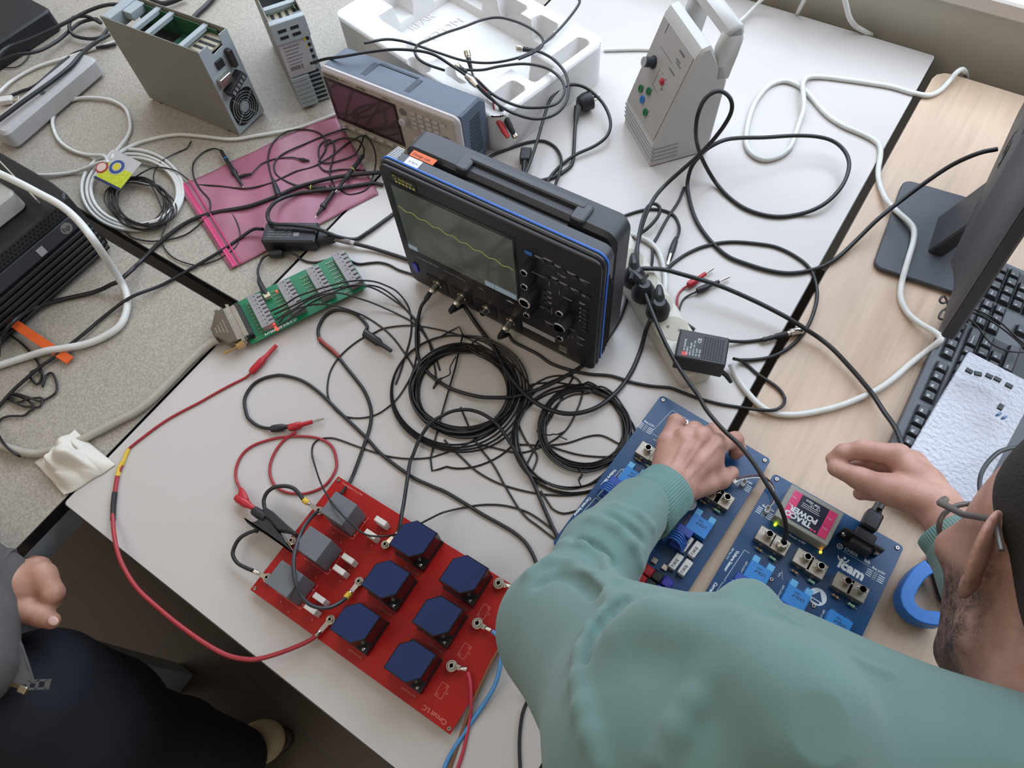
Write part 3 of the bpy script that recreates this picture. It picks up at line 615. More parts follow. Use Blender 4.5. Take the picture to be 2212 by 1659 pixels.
# ================================================================ keyboard
def keyboard():
    t = thing('keyboard', 'dark grey computer keyboard partly under the white foam block', 'keyboard', (.179, .5623, TZ - .001), -.004)
    base = mat('keyboard_grey', '4c5058', .45); well = mat('key_well', '1b1c20', .5); cap = mat('keycap', '2e3036', .4, noise=.05); cap2 = mat('keycap_grey', '7d828b', .35, noise=.05)
    # local: x = away from the F row (towards the typist), y = along the row
    mb = MB(); TX = Matrix(((1, 0, 0, 0), (0, 0, 1, 0), (0, 1, 0, 0), (0, 0, 0, 1)))
    mb.at(TX); mb.prism([(0, 0), (0, .021), (.006, .0245), (.160, .014), (.168, .009), (.168, 0)], -.016, .444, .002); mb.build('case', base, t)
    zt = lambda x: .0245 - (x - .006) * .0662
    U = .01905; letters = {}
    rows = []
    Frow = ['Esc', None, 'F1', 'F2', 'F3', 'F4', None, 'F5', 'F6', 'F7', 'F8', None, 'F9', 'F10', 'F11', 'F12']
    y = .004
    keys = []
    for k in Frow:
        if k is None: y += U * (1.0 if len(keys) == 1 else .5); continue
        keys.append((.0105, y, 1, k)); y += U
    R1 = list('1234567890-=') ; y = .004; keys.append((.0345, y, 1, '`')); y += U
    for k in R1: keys.append((.0345, y, 1, k)); y += U
    keys.append((.0345, y, 2, 'Backspace'))
    y = .004; keys.append((.0345 + U, y, 1.5, 'Tab')); y += 1.5 * U
    for k in 'QWERTYUIOP[]': keys.append((.0345 + U, y, 1, k)); y += U
    keys.append((.0345 + U, y, 1.5, 'Enter'))
    y = .004; keys.append((.0345 + 2 * U, y, 1.75, 'Caps')); y += 1.75 * U
    for k in "ASDFGHJKL;'#": keys.append((.0345 + 2 * U, y, 1, k)); y += U
    y = .004; keys.append((.0345 + 3 * U, y, 1.25, 'Shift')); y += 1.25 * U
    for k in '\\ZXCVBNM,./': keys.append((.0345 + 3 * U, y, 1, k)); y += U
    keys.append((.0345 + 3 * U, y, 2.75, 'Shift'))
    keys.append((.0345 + 4 * U, .004 + U * 4, 6, ''))
    yn = .004 + 15.25 * U
    for i, (a, b_, c_) in enumerate((('PrtSc', 'ScrLk', 'Pause'), ('Insert', 'Home', 'PgUp'), ('Delete', 'End', 'PgDn'))):
        for j, k in enumerate((a, b_, c_)): keys.append(((.0105 if i == 0 else .0345 + (i - 1) * U), yn + j * U, 1, k))
    keys.append((.0345 + 3 * U, yn + U, 1, '^'))
    for j, k in enumerate('<v>'): keys.append((.0345 + 4 * U, yn + j * U, 1, k))
    yp = yn + 3.25 * U
    for r_, row in enumerate((('Num', '/', '*', '-'), ('7', '8', '9', '+'), ('4', '5', '6', ''), ('1', '2', '3', 'E'))):
        for j, k in enumerate(row):
            if k: keys.append((.0345 + r_ * U, yp + j * U, 1, k))
    mb = MB()
    for (x0, x1, y0, y1) in ((.0095, .0305, .003, .004 + U), (.0095, .0305, .004 + 2 * U, .004 + 6 * U), (.0095, .0305, .004 + 6.5 * U, .004 + 10.5 * U), (.0095, .0305, .004 + 11 * U, .004 + 15 * U), (.0335, .0345 + 5 * U, .003, .004 + 15 * U), (.0095, .0305, yn, yn + 3 * U), (.0335, .0345 + 2 * U, yn, yn + 3 * U), (.0335 + 4 * U, .0345 + 5 * U, yn, yn + 3 * U), (.0335 + 3 * U, .0345 + 4 * U, yn + U, yn + 2 * U), (.0335, .0345 + 4 * U, yp, yp + 4 * U)):
        mb.add([(x0, y0, zt(x0) + .0003), (x1, y0, zt(x1) + .0003), (x1, y1, zt(x1) + .0003), (x0, y1, zt(x0) + .0003), (x0, y0, zt(x0) - .003), (x1, y0, zt(x1) - .003), (x1, y1, zt(x1) - .003), (x0, y1, zt(x0) - .003)],
               [(0, 1, 2, 3), (0, 4, 5, 1), (1, 5, 6, 2), (2, 6, 7, 3), (3, 7, 4, 0)])
    mb.build('key_well', well, t)
    foam_hidden = lambda x, y: (x > .045 and y < .185)
    n = 0
    for (x, y, w_, k) in keys:
        if foam_hidden(x, y + w_ * U / 2): continue
        z0 = zt(x + .0095); h = .0075; a, b_ = .0006, .0032; x1 = x + U; y1 = y + U * w_
        mb = MB(); mb.add([(x + a, y + a, z0), (x1 - a, y + a, z0), (x1 - a, y1 - a, z0), (x + a, y1 - a, z0), (x + b_ - .001, y + b_, z0 + h), (x1 - b_ - .001, y + b_, z0 + h - .0008), (x1 - b_ - .001, y1 - b_, z0 + h - .0008), (x + b_ - .001, y1 - b_, z0 + h)],
                          [(4, 5, 6, 7), (0, 1, 5, 4), (1, 2, 6, 5), (2, 3, 7, 6), (3, 0, 4, 7)])
        kk = mb.build('keycap', cap, t, bevel=.0008)
        if k:
            mb = MB(); mb.text(k, .0052 if len(k) < 3 else .0036, RZ(PI / 2, (x + .0085, y + .0045, z0 + h - .0001)), bold=.03); mb.build('key_legend', mat('legend_white', 'c5cad0', .5), kk)
keyboard()
# ================================================================ foam block with chips
def foam():
    m = mat('white_foam_sheet', 'c9ccd6', .8, noise=.02, bump=1.0, bscale=160)
    for nd in m.node_tree.nodes:
        if nd.type == 'BUMP': nd.inputs['Distance'].default_value = .004
    q = [P(2107, 744, .052), P(1972, 972, .052)]
    a, b_ = q; d = (b_ - a).normalized(); n = Vector((-d.y, d.x, 0)); n = n if n.x > 0 else -n
    T = frame((a.x, a.y, TZ + .034), (n.x, n.y, 0), (d.x, d.y, 0))
    w_ = .100; L_ = .265; N = 60; M_ = 24
    mb = MB(); mb.at(T)
    vs = []; fs = []
    mb.prism(rrect(0, w_, 0, L_, .004, 2), 0, .017, .0012)
    o = mb.build('foam_block', m); tag(o, 'white textured foam block holding small chips on the keyboard', 'foam')
    zt = TZ + .051; body = mat('chip_black', '1f2023', .5)
    chips = [((2095, 800), 0), ((2114, 806), .35), ((2138, 811), 0), ((2156, 818), 0), ((2181, 832), 0), ((2163, 878), PI / 2)]
    ang = math.atan2(-.15, .5)
    for i, ((u, v), r) in enumerate(chips):
        p = P(u, v, .058); lab = ['leftmost chip of the row stuck in the white foam', 'tilted chip, second from left in the row on the white foam', 'middle chip of the row on the white foam', 'fourth chip from the left of the row on the white foam', 'rightmost chip of the row on the white foam', 'chip on its own beside the blue capacitors on the foam'][i]
        t = thing('integrated_circuit', lab, 'chip', (p.x, p.y, zt), -.10 + r, 'chips in the foam')
        mb = MB(); mb.rbox(-.0047, .0047, -.0032, .0032, .0035, .0068, .0003, .0003); mb.build('chip_body', body, t)
        for sy in (-1, 1):
            for k in range(4):
                x = -.0038 + k * .00254; mb = MB(); mb.cb(x, sy * .0037, .0022, .0006, .0003, .0044); mb.build('pin', STEEL, t)
    for i, (u, v) in enumerate(((2156, 896), (2168, 903))):
        p = P(u, v, .055); mb = MB(); mb.at(RZ(.9, (p.x, p.y, zt))); mb.rbox(-.0030, .0030, -.0016, .0016, .0015, .0085, .001, .0005)
        mb.cyl((-.0015, 0, 0), (-.0015, 0, .0016), .0003, n=5); mb.cyl((.0015, 0, 0), (.0015, 0, .0016), .0003, n=5)
        tag(mb.build('capacitor', mat('cap_blue', '5f7fb4', .4)), ['left one of two small blue capacitors in the foam', 'right one of two small blue capacitors in the foam'][i], 'capacitor', 'blue capacitors in the foam')
    for i, (a, b_) in enumerate((((2020, 1058), (2057, 1073)), ((2103, 1095), (2116, 1101)))):
        pa, pb = P(a[0], a[1], .054), P(b_[0], b_[1], .054); lab = ['yellow pin wire with black tip near the wrist on the foam', 'yellow pin wire with black tip behind the spectacles'][i]
        t = thing('test_pin', lab, 'wire', (0, 0, 0), 0, 'yellow pins in the foam'); mb = MB(); mb.tube([pa, pb], .0006, 6); mb.build('wire', mat('yellow_wire', 'c9b22e', .4), t)
        mb = MB(); d = Vector((0, 0, 1)); mb.cyl(pb - Vector((.002, -.001, 0)), pb + Vector((-.004, .003, .006)), .0018, n=8); mb.build('black_tip', BKP, t)
foam()
# ================================================================ expanded foam packing tray
def tray():
    m = mat('polystyrene', 'd3d1cf', .75, noise=.02, bump=.5, bscale=260)
    q = [P(1315, 84, .085), P(1073, 262, .085)]
    a, b_ = q; d = (a - b_).normalized(); n = Vector((-d.y, d.x, 0)); n = n if n.x < 0 else -n
    Lr = (a - b_).length
    T = frame((b_.x, b_.y, TZ), (d.x, d.y, 0), (n.x, n.y, 0)); t = thing('packing_tray', 'white polystyrene packing tray with moulded pockets', 'packaging', (0, 0, 0)); t.matrix_basis = T
    Wd = .50; H = .085; L = Lr
    # height-field tray: pocketed rim around a lower floor
    nx, ny = 150, 230
    X, Y = np.meshgrid(np.linspace(0, L, nx), np.linspace(0, Wd, ny), indexing='ij')
    def rr(x0, x1, y0, y1, r=.012):
        cx, cy = (x0 + x1) / 2, (y0 + y1) / 2; dx = np.abs(X - cx) - (x1 - x0) / 2 + r; dy = np.abs(Y - cy) - (y1 - y0) / 2 + r
        return np.hypot(np.maximum(dx, 0), np.maximum(dy, 0)) + np.minimum(np.maximum(dx, dy), 0) - r
    Z = np.full_like(X, H)
    def cut(sd, z, soft=.006): 
        global_z = np.clip(-sd / soft, 0, 1); return global_z, z
    for (x0, x1, y0, y1, z) in ((.055, L - .055, .085, Wd - .085, .028), (.12, L - .13, .02, .10, .028), (.03, .10, .02, .060, .050), (L - .12, L - .03, .018, .050, .05), (L - .075, L - .03, .10, .16, .045), (L - .06, L - .028, .19, .26, .045), (L - .075, L - .03, .30, .38, .045), (.028, .06, .12, .18, .045), (.028, .07, .22, .30, .045), (.10, .15, Wd - .10, Wd - .03, .045), (.2, .26, Wd - .10, Wd - .03, .045), (.0, .022, .2, .26, .06)):
        s_, z_ = cut(rr(x0, x1, y0, y1), z); Z = np.minimum(Z, H * (1 - s_) + z_ * s_)
    edge = np.minimum.reduce([X, Y, L - X, Wd - Y]); Z -= np.clip(1 - edge / .006, 0, 1) ** 2 * .006
    # rounded plan corners
    so = rr(0, L, 0, Wd, .035)
    vs = [(x, y, z) for x, y, z in zip(X.ravel(), Y.ravel(), Z.ravel())]; fs = []
    keep = so <= .0015
    for i in range(nx - 1):
        for j in range(ny - 1):
            if keep[i, j] and keep[i + 1, j] and keep[i, j + 1] and keep[i + 1, j + 1]: fs.append((i * ny + j, (i + 1) * ny + j, (i + 1) * ny + j + 1, i * ny + j + 1))
    mb = MB(); mb.add(vs, fs)
    out = rrect(0, L, 0, Wd, .036, 8); mb.add([(x, y, 0.0005) for x, y in out] + [(x, y, H - .004) for x, y in out], [(i, (i + 1) % len(out), len(out) + (i + 1) % len(out), len(out) + i) for i in range(len(out))])
    o = mb.build('tray_body', m, t, 50)
    mb = MB(); mb.text('BOTTOM', .034, RZ(.0, (.075, .330, .0282)), ext=.0015); mb.text('REAR', .028, RZ(.0, (.12, .390, .0282)), ext=.0012); mb.build('raised_lettering', m, t)
tray()
# ================================================================ pink bag
def bag():
    m = mat('pink_film', 'a5667a', .35, noise=.12, nscale=18, alpha=.88); mz = mat('pink_zip', 'c63c70', .4)
    cs = [P(387, 405, .001), P(498, 583, .001), P(700, 495, .001), P(815, 372, .001), P(722, 244, .001)]
    t = thing('plastic_bag', 'pink antistatic plastic bag with magenta zip strip under the probes', 'bag', (0, 0, 0))
    A, B, D_ = cs[0], cs[1], cs[4]; C_ = P(818, 420, .001)
    N = 40; M_ = 60; vs = []; fs = []
    for i in range(N + 1):
        for j in range(M_ + 1):
            s, u = i / N, j / M_; p = (A * (1 - s) + B * s) * (1 - u) + (D_ * (1 - s) + C_ * s) * u
            z = .0022 + .0018 * math.sin(5.1 * s + 3.3 * u) * math.sin(7 * u + 1) * (1 if 0 < i < N else 0) + .0008 * math.sin(23 * u + 9 * s)
            vs.append((p.x, p.y, TZ + max(.0012, z)))
    for i in range(N):
        for j in range(M_): fs.append((i * (M_ + 1) + j, (i + 1) * (M_ + 1) + j, (i + 1) * (M_ + 1) + j + 1, i * (M_ + 1) + j + 1))
    mb = MB(); mb.add(vs, fs); o = mb.build('film', m, t, 180); sd = o.modifiers.new('thick', 'SOLIDIFY'); sd.thickness = .0004
    mb = MB(); a = A * .93 + D_ * .07; b_ = B * .93 + C_ * .07; mb.tube([a + Vector((0, 0, .0055)), (a + b_) / 2 + Vector((0, 0, .0045)), b_ + Vector((0, 0, .0038))], .0014, 6)
    a = A * .96 + D_ * .04; b_ = B * .96 + C_ * .04; mb.tube([a + Vector((0, 0, .0050)), (a + b_) / 2 + Vector((0, 0, .004)), b_ + Vector((0, 0, .0036))], .0008, 6)
    n = (D_ - A).normalized()
    mb.add([tuple(A + n * .006 + Vector((0, 0, .0042))), tuple(B + n * .006 + Vector((0, 0, .0036))), tuple(B + n * .015 + Vector((0, 0, .0036))), tuple(A + n * .015 + Vector((0, 0, .0042)))], [(0, 1, 2, 3)])
    mb.build('zip_strip', mz, t)
bag()
# ================================================================ power strips
def strip(o, x, L, W, H, label, rot_extra=0, openings=(), name='power_strip'):
    x = Vector(x); a = math.atan2(x.y, x.x); t = thing(name, label, 'power strip', o, a)
    mb = MB(); mb.rbox(0, L, 0, W, 0.0005, H, .008, .004, 5); mb.build('housing', mat('strip_white', 'c6c1b6', .4), t)
    for u in openings:
        mb = MB(); mb.lathe((u, W / 2, H + .0004), (0, 0, -1), [(0, .0225), (.0002, .0220), (.0003, .0195), (.0005, 0)], 28)
        so = mb.build('socket', mat('socket_cream', 'aaa491', .45), t)
        mb = MB()
        for dy in (-.0095, .0095): mb.cyl((u + dy * .7, W / 2 + dy * .7, H), (u + dy * .7, W / 2 + dy * .7, H + .0008), .0025, n=12)
        mb.build('contact_hole', mat('hole_dark', '5a5750', .5), so)
    return t
st2 = strip(P(1537, 818, 0), P(1398, 600, 0) - P(1537, 818, 0), .30, .052, .040, 'long white power strip beside the black oscilloscope with black plugs in it', openings=(.085, .135, .185, .235))
def strip1():
    o = P(44, 322, 0); x = P(232, 160, 0) - o; a = math.atan2(x.y, x.x)
    t = thing('power_strip', 'white power strip lying upside down at the left behind the computer', 'power strip', o, a); W = .062; L = x.length; H = .042
    mb = MB(); mb.rbox(-.005, L, .0, W, .0005, H, .012, .006, 5); mb.build('housing', mat('strip_white_cool', 'aeadad', .42), t)
    mb = MB(); mb.tube([(L - .004 + .011 * math.cos(b_), W * .6 + .011 * math.sin(b_), H * .5) for b_ in np.linspace(-PI / 2, PI / 2, 9)], .0035, 8); mb.build('hanging_loop', WHP, t, 60)
    mb = MB(); mb.rbox(L * .46, L * .86, W * .28, W * .72, H, H + .0004, .004, .0001); lp = mb.build('rating_label', mat('label_cool', 'a6a5a9', .6), t)
    mb = MB(); mb.text('CE', .015, RZ(0, (L * .50, W * .40, H + .0005))); mb.cyl((L * .47, W * .36, H + .0004), (L * .47, W * .36, H + .0008), .006, n=16)
    for k in range(3): mb.box(L * .60, L * .82 - k * .008, W * (.38 + .1 * k), W * (.40 + .1 * k), H + .0004, H + .0007)
    mb.build('label_print', mat('print_dark', '5a5a60', .6), lp)
strip1()
# a dark object in the far corner and a usb plug
mb = MB(); a = P(-40, 140, .03); b_ = P(120, 35, .03)
d = (b_ - a).normalized(); n = Vector((-d.y, d.x, 0)); T = frame((a.x, a.y, TZ - .002), (d.x, d.y, 0), (n.x, n.y, 0)); L_ = inv_l = (b_ - a).length
mb.at(T); mb.rbox(-.06, L_, .0, .30, .0, .05, .015, .004); tag(mb.build('black_box', mat('dark_box', '17181c', .5)), 'large black box at the far left corner behind the loose cables', 'box')
# usb plug lying at the left edge
t = thing('usb_plug', 'white flat plug at the left edge above the power strip', 'plug', P(18, 222, 0), .75); mb = MB(); mb.rbox(-.012, .014, -.009, .009, .001, .012, .002, .001); mb.build('plug_body', WHP, t)
mb = MB(); mb.rbox(.014, .028, -.006, .006, .003, .0085, .0005, .0003); mb.build('plug_tongue', STEEL, t)
# orange strap
def strap():
    m = mat('orange_strap', 'd05a26', .4); pts = [(-6, 672, .03), (50, 712, .018), (110, 752, .008), (152, 779, .005)]
    c = spl([P(*q) for q in pts], 6); mb = MB(); n = len(c); vs = []
    for i, p in enumerate(c):
        d = (c[min(i + 1, n - 1)] - c[max(i - 1, 0)]).normalized(); s = Vector((0, 0, 1)).cross(d).normalized() * .0078; u = d.cross(s).normalized() * .0016
        for q in (p - s - u, p + s - u, p + s + u, p - s + u): vs.append(tuple(q))
    fs = [(4 * i + k, 4 * i + (k + 1) % 4, 4 * i + 4 + (k + 1) % 4, 4 * i + 4 + k) for i in range(n - 1) for k in range(4)] + [(3, 2, 1, 0), tuple(4 * (n - 1) + k for k in range(4))]
    mb.add(vs, fs); tag(mb.build('strap', m, bevel=.0005), 'flat orange strap hanging from the black computer onto the speckled table', 'strap')
strap()
# tissue
def tissue():
    c = P(146, 1010, 0); r0 = np.random.default_rng(3); N = 46; vs = []; fs = []
    a = P(75, 1000, 0); b_ = P(165, 925, 0); d_ = P(135, 1072, 0)
    for i in range(N + 1):
        for j in range(N + 1):
            s, u = i / N, j / N; p = a + (b_ - a) * s + (d_ - a) * u * (1 - .45 * s) + (P(215, 968, 0) - b_) * s * u
            f = math.sin(PI * s) * math.sin(PI * u)
            z = .003 + .016 * f * abs(math.sin(9 * s + 4 * u + 1.3 * math.sin(5 * u))) + .012 * f * abs(math.sin(6 * u - 5 * s + 1)) + .030 * max(0, f) * s
            vs.append((p.x + .003 * math.sin(13 * u + s * 3), p.y + .003 * math.sin(11 * s + 2 * u), TZ - .002 + z))
    for i in range(N):
        for j in range(N): fs.append((i * (N + 1) + j, (i + 1) * (N + 1) + j, (i + 1) * (N + 1) + j + 1, i * (N + 1) + j + 1))
    mb = MB(); mb.add(vs, fs); o = mb.build('tissue', mat('tissue_paper', 'd6d0c4', .85, noise=.02), smooth=180); o.modifiers.new('thick', 'SOLIDIFY').thickness = .0006
    tag(o, 'crumpled white paper tissue at the table corner', 'tissue')
tissue()
# label card on the coil of white cable
def card():
    a, b_, c = P(200, 360, .03), P(240, 334, .035), P(298, 362, .03); d = (c - b_).normalized(); n = (a - b_); n = (n - d * n.dot(d)).normalized()
    T = frame(b_, d, n); w_ = (c - b_).length; h = .058; t = thing('cable_label', 'yellow and blue cardboard label wrapped round the white coil', 'label', (0, 0, 0)); t.matrix_basis = T
    zz = -1 if (T.to_3x3() @ Vector((0, 0, 1))).z < 0 else 1
    def B(x0, x1, y0, y1, k): return (x0, x1, y0, y1) + ((k * .0006, k * .0006 + .0006) if zz > 0 else (-k * .0006 - .0006, -k * .0006))
    for nm, m, bx in (('card', mat('card_white', 'b5b3b2', .5), B(0, w_, -.012, h, 0)), ('yellow_panel', mat('card_yellow', 'b9c22c', .45, noise=.2, nscale=200), B(.006, w_, .016, h - .004, 1)), ('blue_edge', mat('card_navy', '262c52', .45), B(.004, w_, h - .005, h + .0005, 1.5))):
        mb = MB(); mb.box(*bx); mb.build(nm, m, t)
    mb = MB(); z = zz * .0016
    def ring(cx, cy, r1, m, nm, k):
        mb = MB(); mb.cyl((cx, cy, zz * .0012), (cx, cy, zz * (.0012 + k * .0004)), r1, n=24); return mb.build(nm, m, t)
    ring(w_ * .45, .018, .0175, mat('card_white', 'b5b3b2', .5), 'emblem_rim', 1); ring(w_ * .45, .018, .0155, mat('card_blue', '31487f', .45), 'emblem_ring', 2); ring(w_ * .45, .018, .0095, mat('card_white', 'b5b3b2', .5), 'emblem_disc', 3); ring(w_ * .45, .018, .0075, mat('card_sun', 'c9b92e', .45), 'emblem_centre', 4)
    ring(.004, .032, .013, mat('card_red', 'a03a35', .45), 'stop_ring', 1); ring(.003, .032, .0095, mat('card_pink', 'cfb4aa', .45), 'stop_disc', 2)
card()
# clamp meter by the head
def meter():
    t = thing('clamp_meter', 'clamp meter with blue jaws and red button on the wooden table', 'meter', (0, 0, 0))
    z = .030; pts = [(2010, 1222), (1985, 1240), (1962, 1278), (1964, 1306), (1984, 1326), (2008, 1334), (2034, 1336)]
    c = spl([P(*q, z) for q in pts], 2); mb = MB(); n = len(c); vs = []
    cen = P(1992, 1290, z)
    for i, p in enumerate(c):
        d = (c[min(i + 1, n - 1)] - c[max(i - 1, 0)]).normalized(); s = Vector((0, 0, 1)).cross(d).normalized() * .0088
        for q in (p - s - Vector((0, 0, .024)), p + s - Vector((0, 0, .024)), p + s, p - s): vs.append(tuple(q))
    fs = [(4 * i + k, 4 * i + (k + 1) % 4, 4 * i + 4 + (k + 1) % 4, 4 * i + 4 + k) for i in range(n - 1) for k in range(4)] + [(3, 2, 1, 0), tuple(4 * (n - 1) + k for k in range(4))]
    mb.add(vs, fs); mb.build('jaw', mat('jaw_blue', '2472c4', .4), t, bevel=.0015)
    a = P(2003, 1215, 0); b_ = P(2022, 1282, 0); d = (a - b_).normalized(); nn = Vector((-d.y, d.x, 0)); nn = nn if nn.x > 0 else -nn
    T = frame((b_.x, b_.y, TZ), (nn.x, nn.y, 0), (d.x, d.y, 0)); L_ = (a - b_).length
    mb = MB(); mb.at(T); mb.rbox(-.003, .16, -.018, L_ + .012, .001, .034, .012, .004, 5); mb.build('meter_body', mat('meter_black', '1c1d20', .45), t)
    mb = MB(); mb.at(T); mb.tube([(.014 + .0 * k, -.008 + k * .0055, .0355) for k in range(8)] , .0032, 8)
    mb.tube(spl([(.010, .0, .034), (.018, .012, .036), (.020, .028, .036), (.016, .042, .034)], 6), .003, 8); mb.build('red_trim', mat('meter_red', 'b8333f', .4), t, 60)
    mb = MB(); mb.at(T); mb.text('72-72', .011, RZ(PI / 2, (.034, .012, .0342))); mb.build('meter_lettering', SILK, t)
meter()
# ================================================================ circuit boards
NAVY = mat('pcb_navy', '0f3f69', .3, noise=.12, nscale=14, spec=.5); LEM = mat('sensor_blue', '1f78bf', .4); LEMT = mat('sensor_light_blue', '57a4d2', .4)
DBL = mat('sensor_dark_blue', '28479a', .38); BWIRE = mat('blue_wire', '2f62ad', .35); CER = mat('ceramic_white', 'cfccc6', .55); INK = mat('black_print', '1b2c44', .6)
BT = .0116
def screw(mb_parent, x, y, r=.0032, z=BT, name='mounting_screw'):
    mb = MB(); mb.lathe((x, y, z), (0, 0, 1), [(0, r), (.0008, r), (.0021, r * .7), (.0021, r * .35), (.0012, r * .33), (.0012, 0)], 16)
    mb.cyl((x, y, .0002), (x, y, z), .0026, n=10); return mb.build(name, STEEL, mb_parent)
def bnc(p, x, y, a, plug=False, n=0):
    mb = MB(); T = RZ(a, (x, y, BT)); mb.at(T); mb.rbox(-.0115, .0115, -.0108, .0108, .0, .0125, .0008, .0006)
    mb.cb(0, -.0112, .002, .004, .0015, .004); o = mb.build('coaxial_socket', mat('cast_zinc', 'a59c90', .35, metal=.75, noise=.12, nscale=300), p)
    mb = MB(); mb.at(T); mb.lathe((.002, .0022, .0125), (0, 0, 1), [(0, .0048), (.010, .0048), (.010, .0040), (.002, .0040), (.002, .0022), (.007, .0022), (.007, .0008), (.004, 0)], 22)
    mb.tube([(-.0046, .0022, .0195), (-.0028, .0022, .0195)], .0011, 8); mb.tube([(.0068, .0022, .0195), (.0086, .0022, .0195)], .0011, 8); mb.build('barrel', STEEL, o)
    mb = MB(); mb.at(T); mb.lathe((.002, .0022, .0145), (0, 0, 1), [(0, .0027), (.0055, .0027), (.0055, .0010), (.003, .0008), (.003, 0)], 14); mb.build('insulator', WHP, o)
    return o
def lv25(p, x, y, a, ears=True):
    T = RZ(a, (x, y, BT)); mb = MB(); mb.at(T)
    mb.rbox(-.0148, .0148, -.0170, .0080, .001, .0165, .0006, .0004); o = mb.build('voltage_sensor', LEM, p)
    if ears:
        for s in (-1, 1):
            mb = MB(); mb.at(T); mb.rbox(*((-.0146, -.0056) if s < 0 else (.0056, .0146)), .0078, .0165, .001, .0162, .0004, .0003); mb.build('sensor_terminal', LEMT, o)
    else:
        for s in (-1, 1):
            mb = MB(); mb.at(T)
            for k in range(3): mb.tube([(s * .010 + (k - 1) * .0028, .008, .006), (s * .010 + (k - 1) * .0028, .0125, .009), (s * .010 + (k - 1) * .0028, .0135, .0005)], .0006, 6)
            mb.build('sensor_terminal', STEEL, o)
    mb = MB(); mb.at(T); mb.text('LV25-P', .0052, RZ(PI, (.0095, -.0010, .01655)), bold=.02); mb.text('0430', .0036, RZ(PI, (.002, .0035, .01655)))
    mb.build('sensor_lettering', INK, o)
    return o
def cursens(p, x, y, a, turns=4):
    T = RZ(a, (x, y, BT)); mb = MB(); mb.at(T); mb.rbox(-.011, .011, .0, .012, .001, .022, .002, .001); mb.rbox(-.009, .010, -.017, .0, .001, .012, .003, .001); o = mb.build('current_sensor', DBL, p)
    mb = MB(); mb.at(T)
    for k in range(turns):
        yk = -.002 - .0036 * k; mb.tube(spl([(-.0165, yk - .006, .010), (-.012, yk - .001, .0215), (-.002, yk + .0005, .0235), (.006, yk - .002, .021), (.0115, yk - .006, .012)], 6), .0016, 7)
    mb.build('wire_turns', BWIRE, o, 60)
    return o
def resistor(p, x, y, a, body, bands, L=.0085, r=.0016, z=.004):
    T = RZ(a, (x, y, BT + z)); mb = MB(); mb.at(T); mb.lathe((-L / 2, 0, 0), (1, 0, 0), [(0, r * .5), (.0004, r), (.0018, r), (.0024, r * .82), (L - .0024, r * .82), (L - .0018, r), (L - .0004, r), (L, r * .5)], 12); o = mb.build('resistor', body, p)
    mb = MB(); mb.at(T)
    for s in (-1, 1): mb.tube([(s * L / 2, 0, 0), (s * (L / 2 + .003), 0, 0), (s * (L / 2 + .0034), 0, -.0008), (s * (L / 2 + .0034), 0, -z)], .00035, 5)
    mb.build('lead', STEEL, o)
    for k, c in enumerate(bands):
        mb = MB(); mb.at(T); xx = -L / 2 + .0026 + k * .0013; mb.lathe((xx, 0, 0), (1, 0, 0), [(0, r * .86), (.0007, r * .86)], 12); mb.build('colour_band', c, o)
    return o
RB = mat('resistor_tan', 'b08a63', .4); RG = mat('resistor_green', '8fb794', .35); RR = mat('resistor_maroon', '5f2a22', .4)
BRn = mat('band_brown', '4b2c1c', .5); BRd = mat('band_red', '8e2a1f', .5); BYl = mat('band_gold', 'c09a3c', .4)
def cement(p, x, y, a, txt='7.5K 5J'):
    T = RZ(a, (x, y, BT)); mb = MB(); mb.at(T); mb.rbox(-.0052, .0052, -.0115, .0115, .001, .0105, .0014, .0006); o = mb.build('power_resistor', CER, p)
    mb = MB(); mb.at(T); mb.text('7.5K5J', .0050, RZ(PI / 2, (.0018, -.0098, .01055)), bold=.02); mb.build('resistor_lettering', mat('ink_black', '26262a', .6), o)
    mb = MB(); mb.at(T)
    for s in (-1, 1): mb.tube([(0, s * .0115, .005), (0, s * .0135, .005), (0, s * .0135, .0)], .0004, 5)
    mb.build('lead', STEEL, o); return o
def jst(p, x, y, a):
    T = RZ(a, (x, y, BT)); mb = MB(); mb.at(T); mb.box(-.0055, .0055, -.003, .003, 0, .001); mb.box(-.0055, .0055, -.003, -.0022, 0, .0065); mb.box(-.0055, .0055, .0022, .003, 0, .0065); mb.box(-.0055, -.0047, -.003, .003, 0, .0065); mb.box(.0047, .0055, -.003, .003, 0, .0065)
    o = mb.build('pin_header', WHP, p)
    return o
def silk_lines(mb, segs, w=.0006, z=BT + .00008):
    for (x0, y0, x1, y1) in segs:
        d = Vector((x1 - x0, y1 - y0, 0)); n = Vector((-d.y, d.x, 0)).normalized() * w / 2; a = Vector((x0, y0, z)); b_ = Vector((x1, y1, z))
        mb.quad(tuple(a - n), tuple(b_ - n), tuple(b_ + n), tuple(a + n))
def bus_mark(mb, x, y, a=0):
    T = RZ(a, (x, y, BT)); o = mb.T; mb.at(T)
    for k in range(4):
        yk = -.0015 - k * .0028; silk_lines(mb, [(-.011, yk, -.004, yk), (.004, yk, .012, yk)], .0011, .0001)
        mb.tube([(.0018 * math.cos(q) + .0, yk + .0018 * math.sin(q), .0001) for q in np.linspace(0, 2 * PI, 13)[:-1]], .00025, 4, closed=True)
    mb.text('Bus \u00b115V', .0044, RZ(0, (-.007, .002, .0001)), bold=.03); mb.at(o)
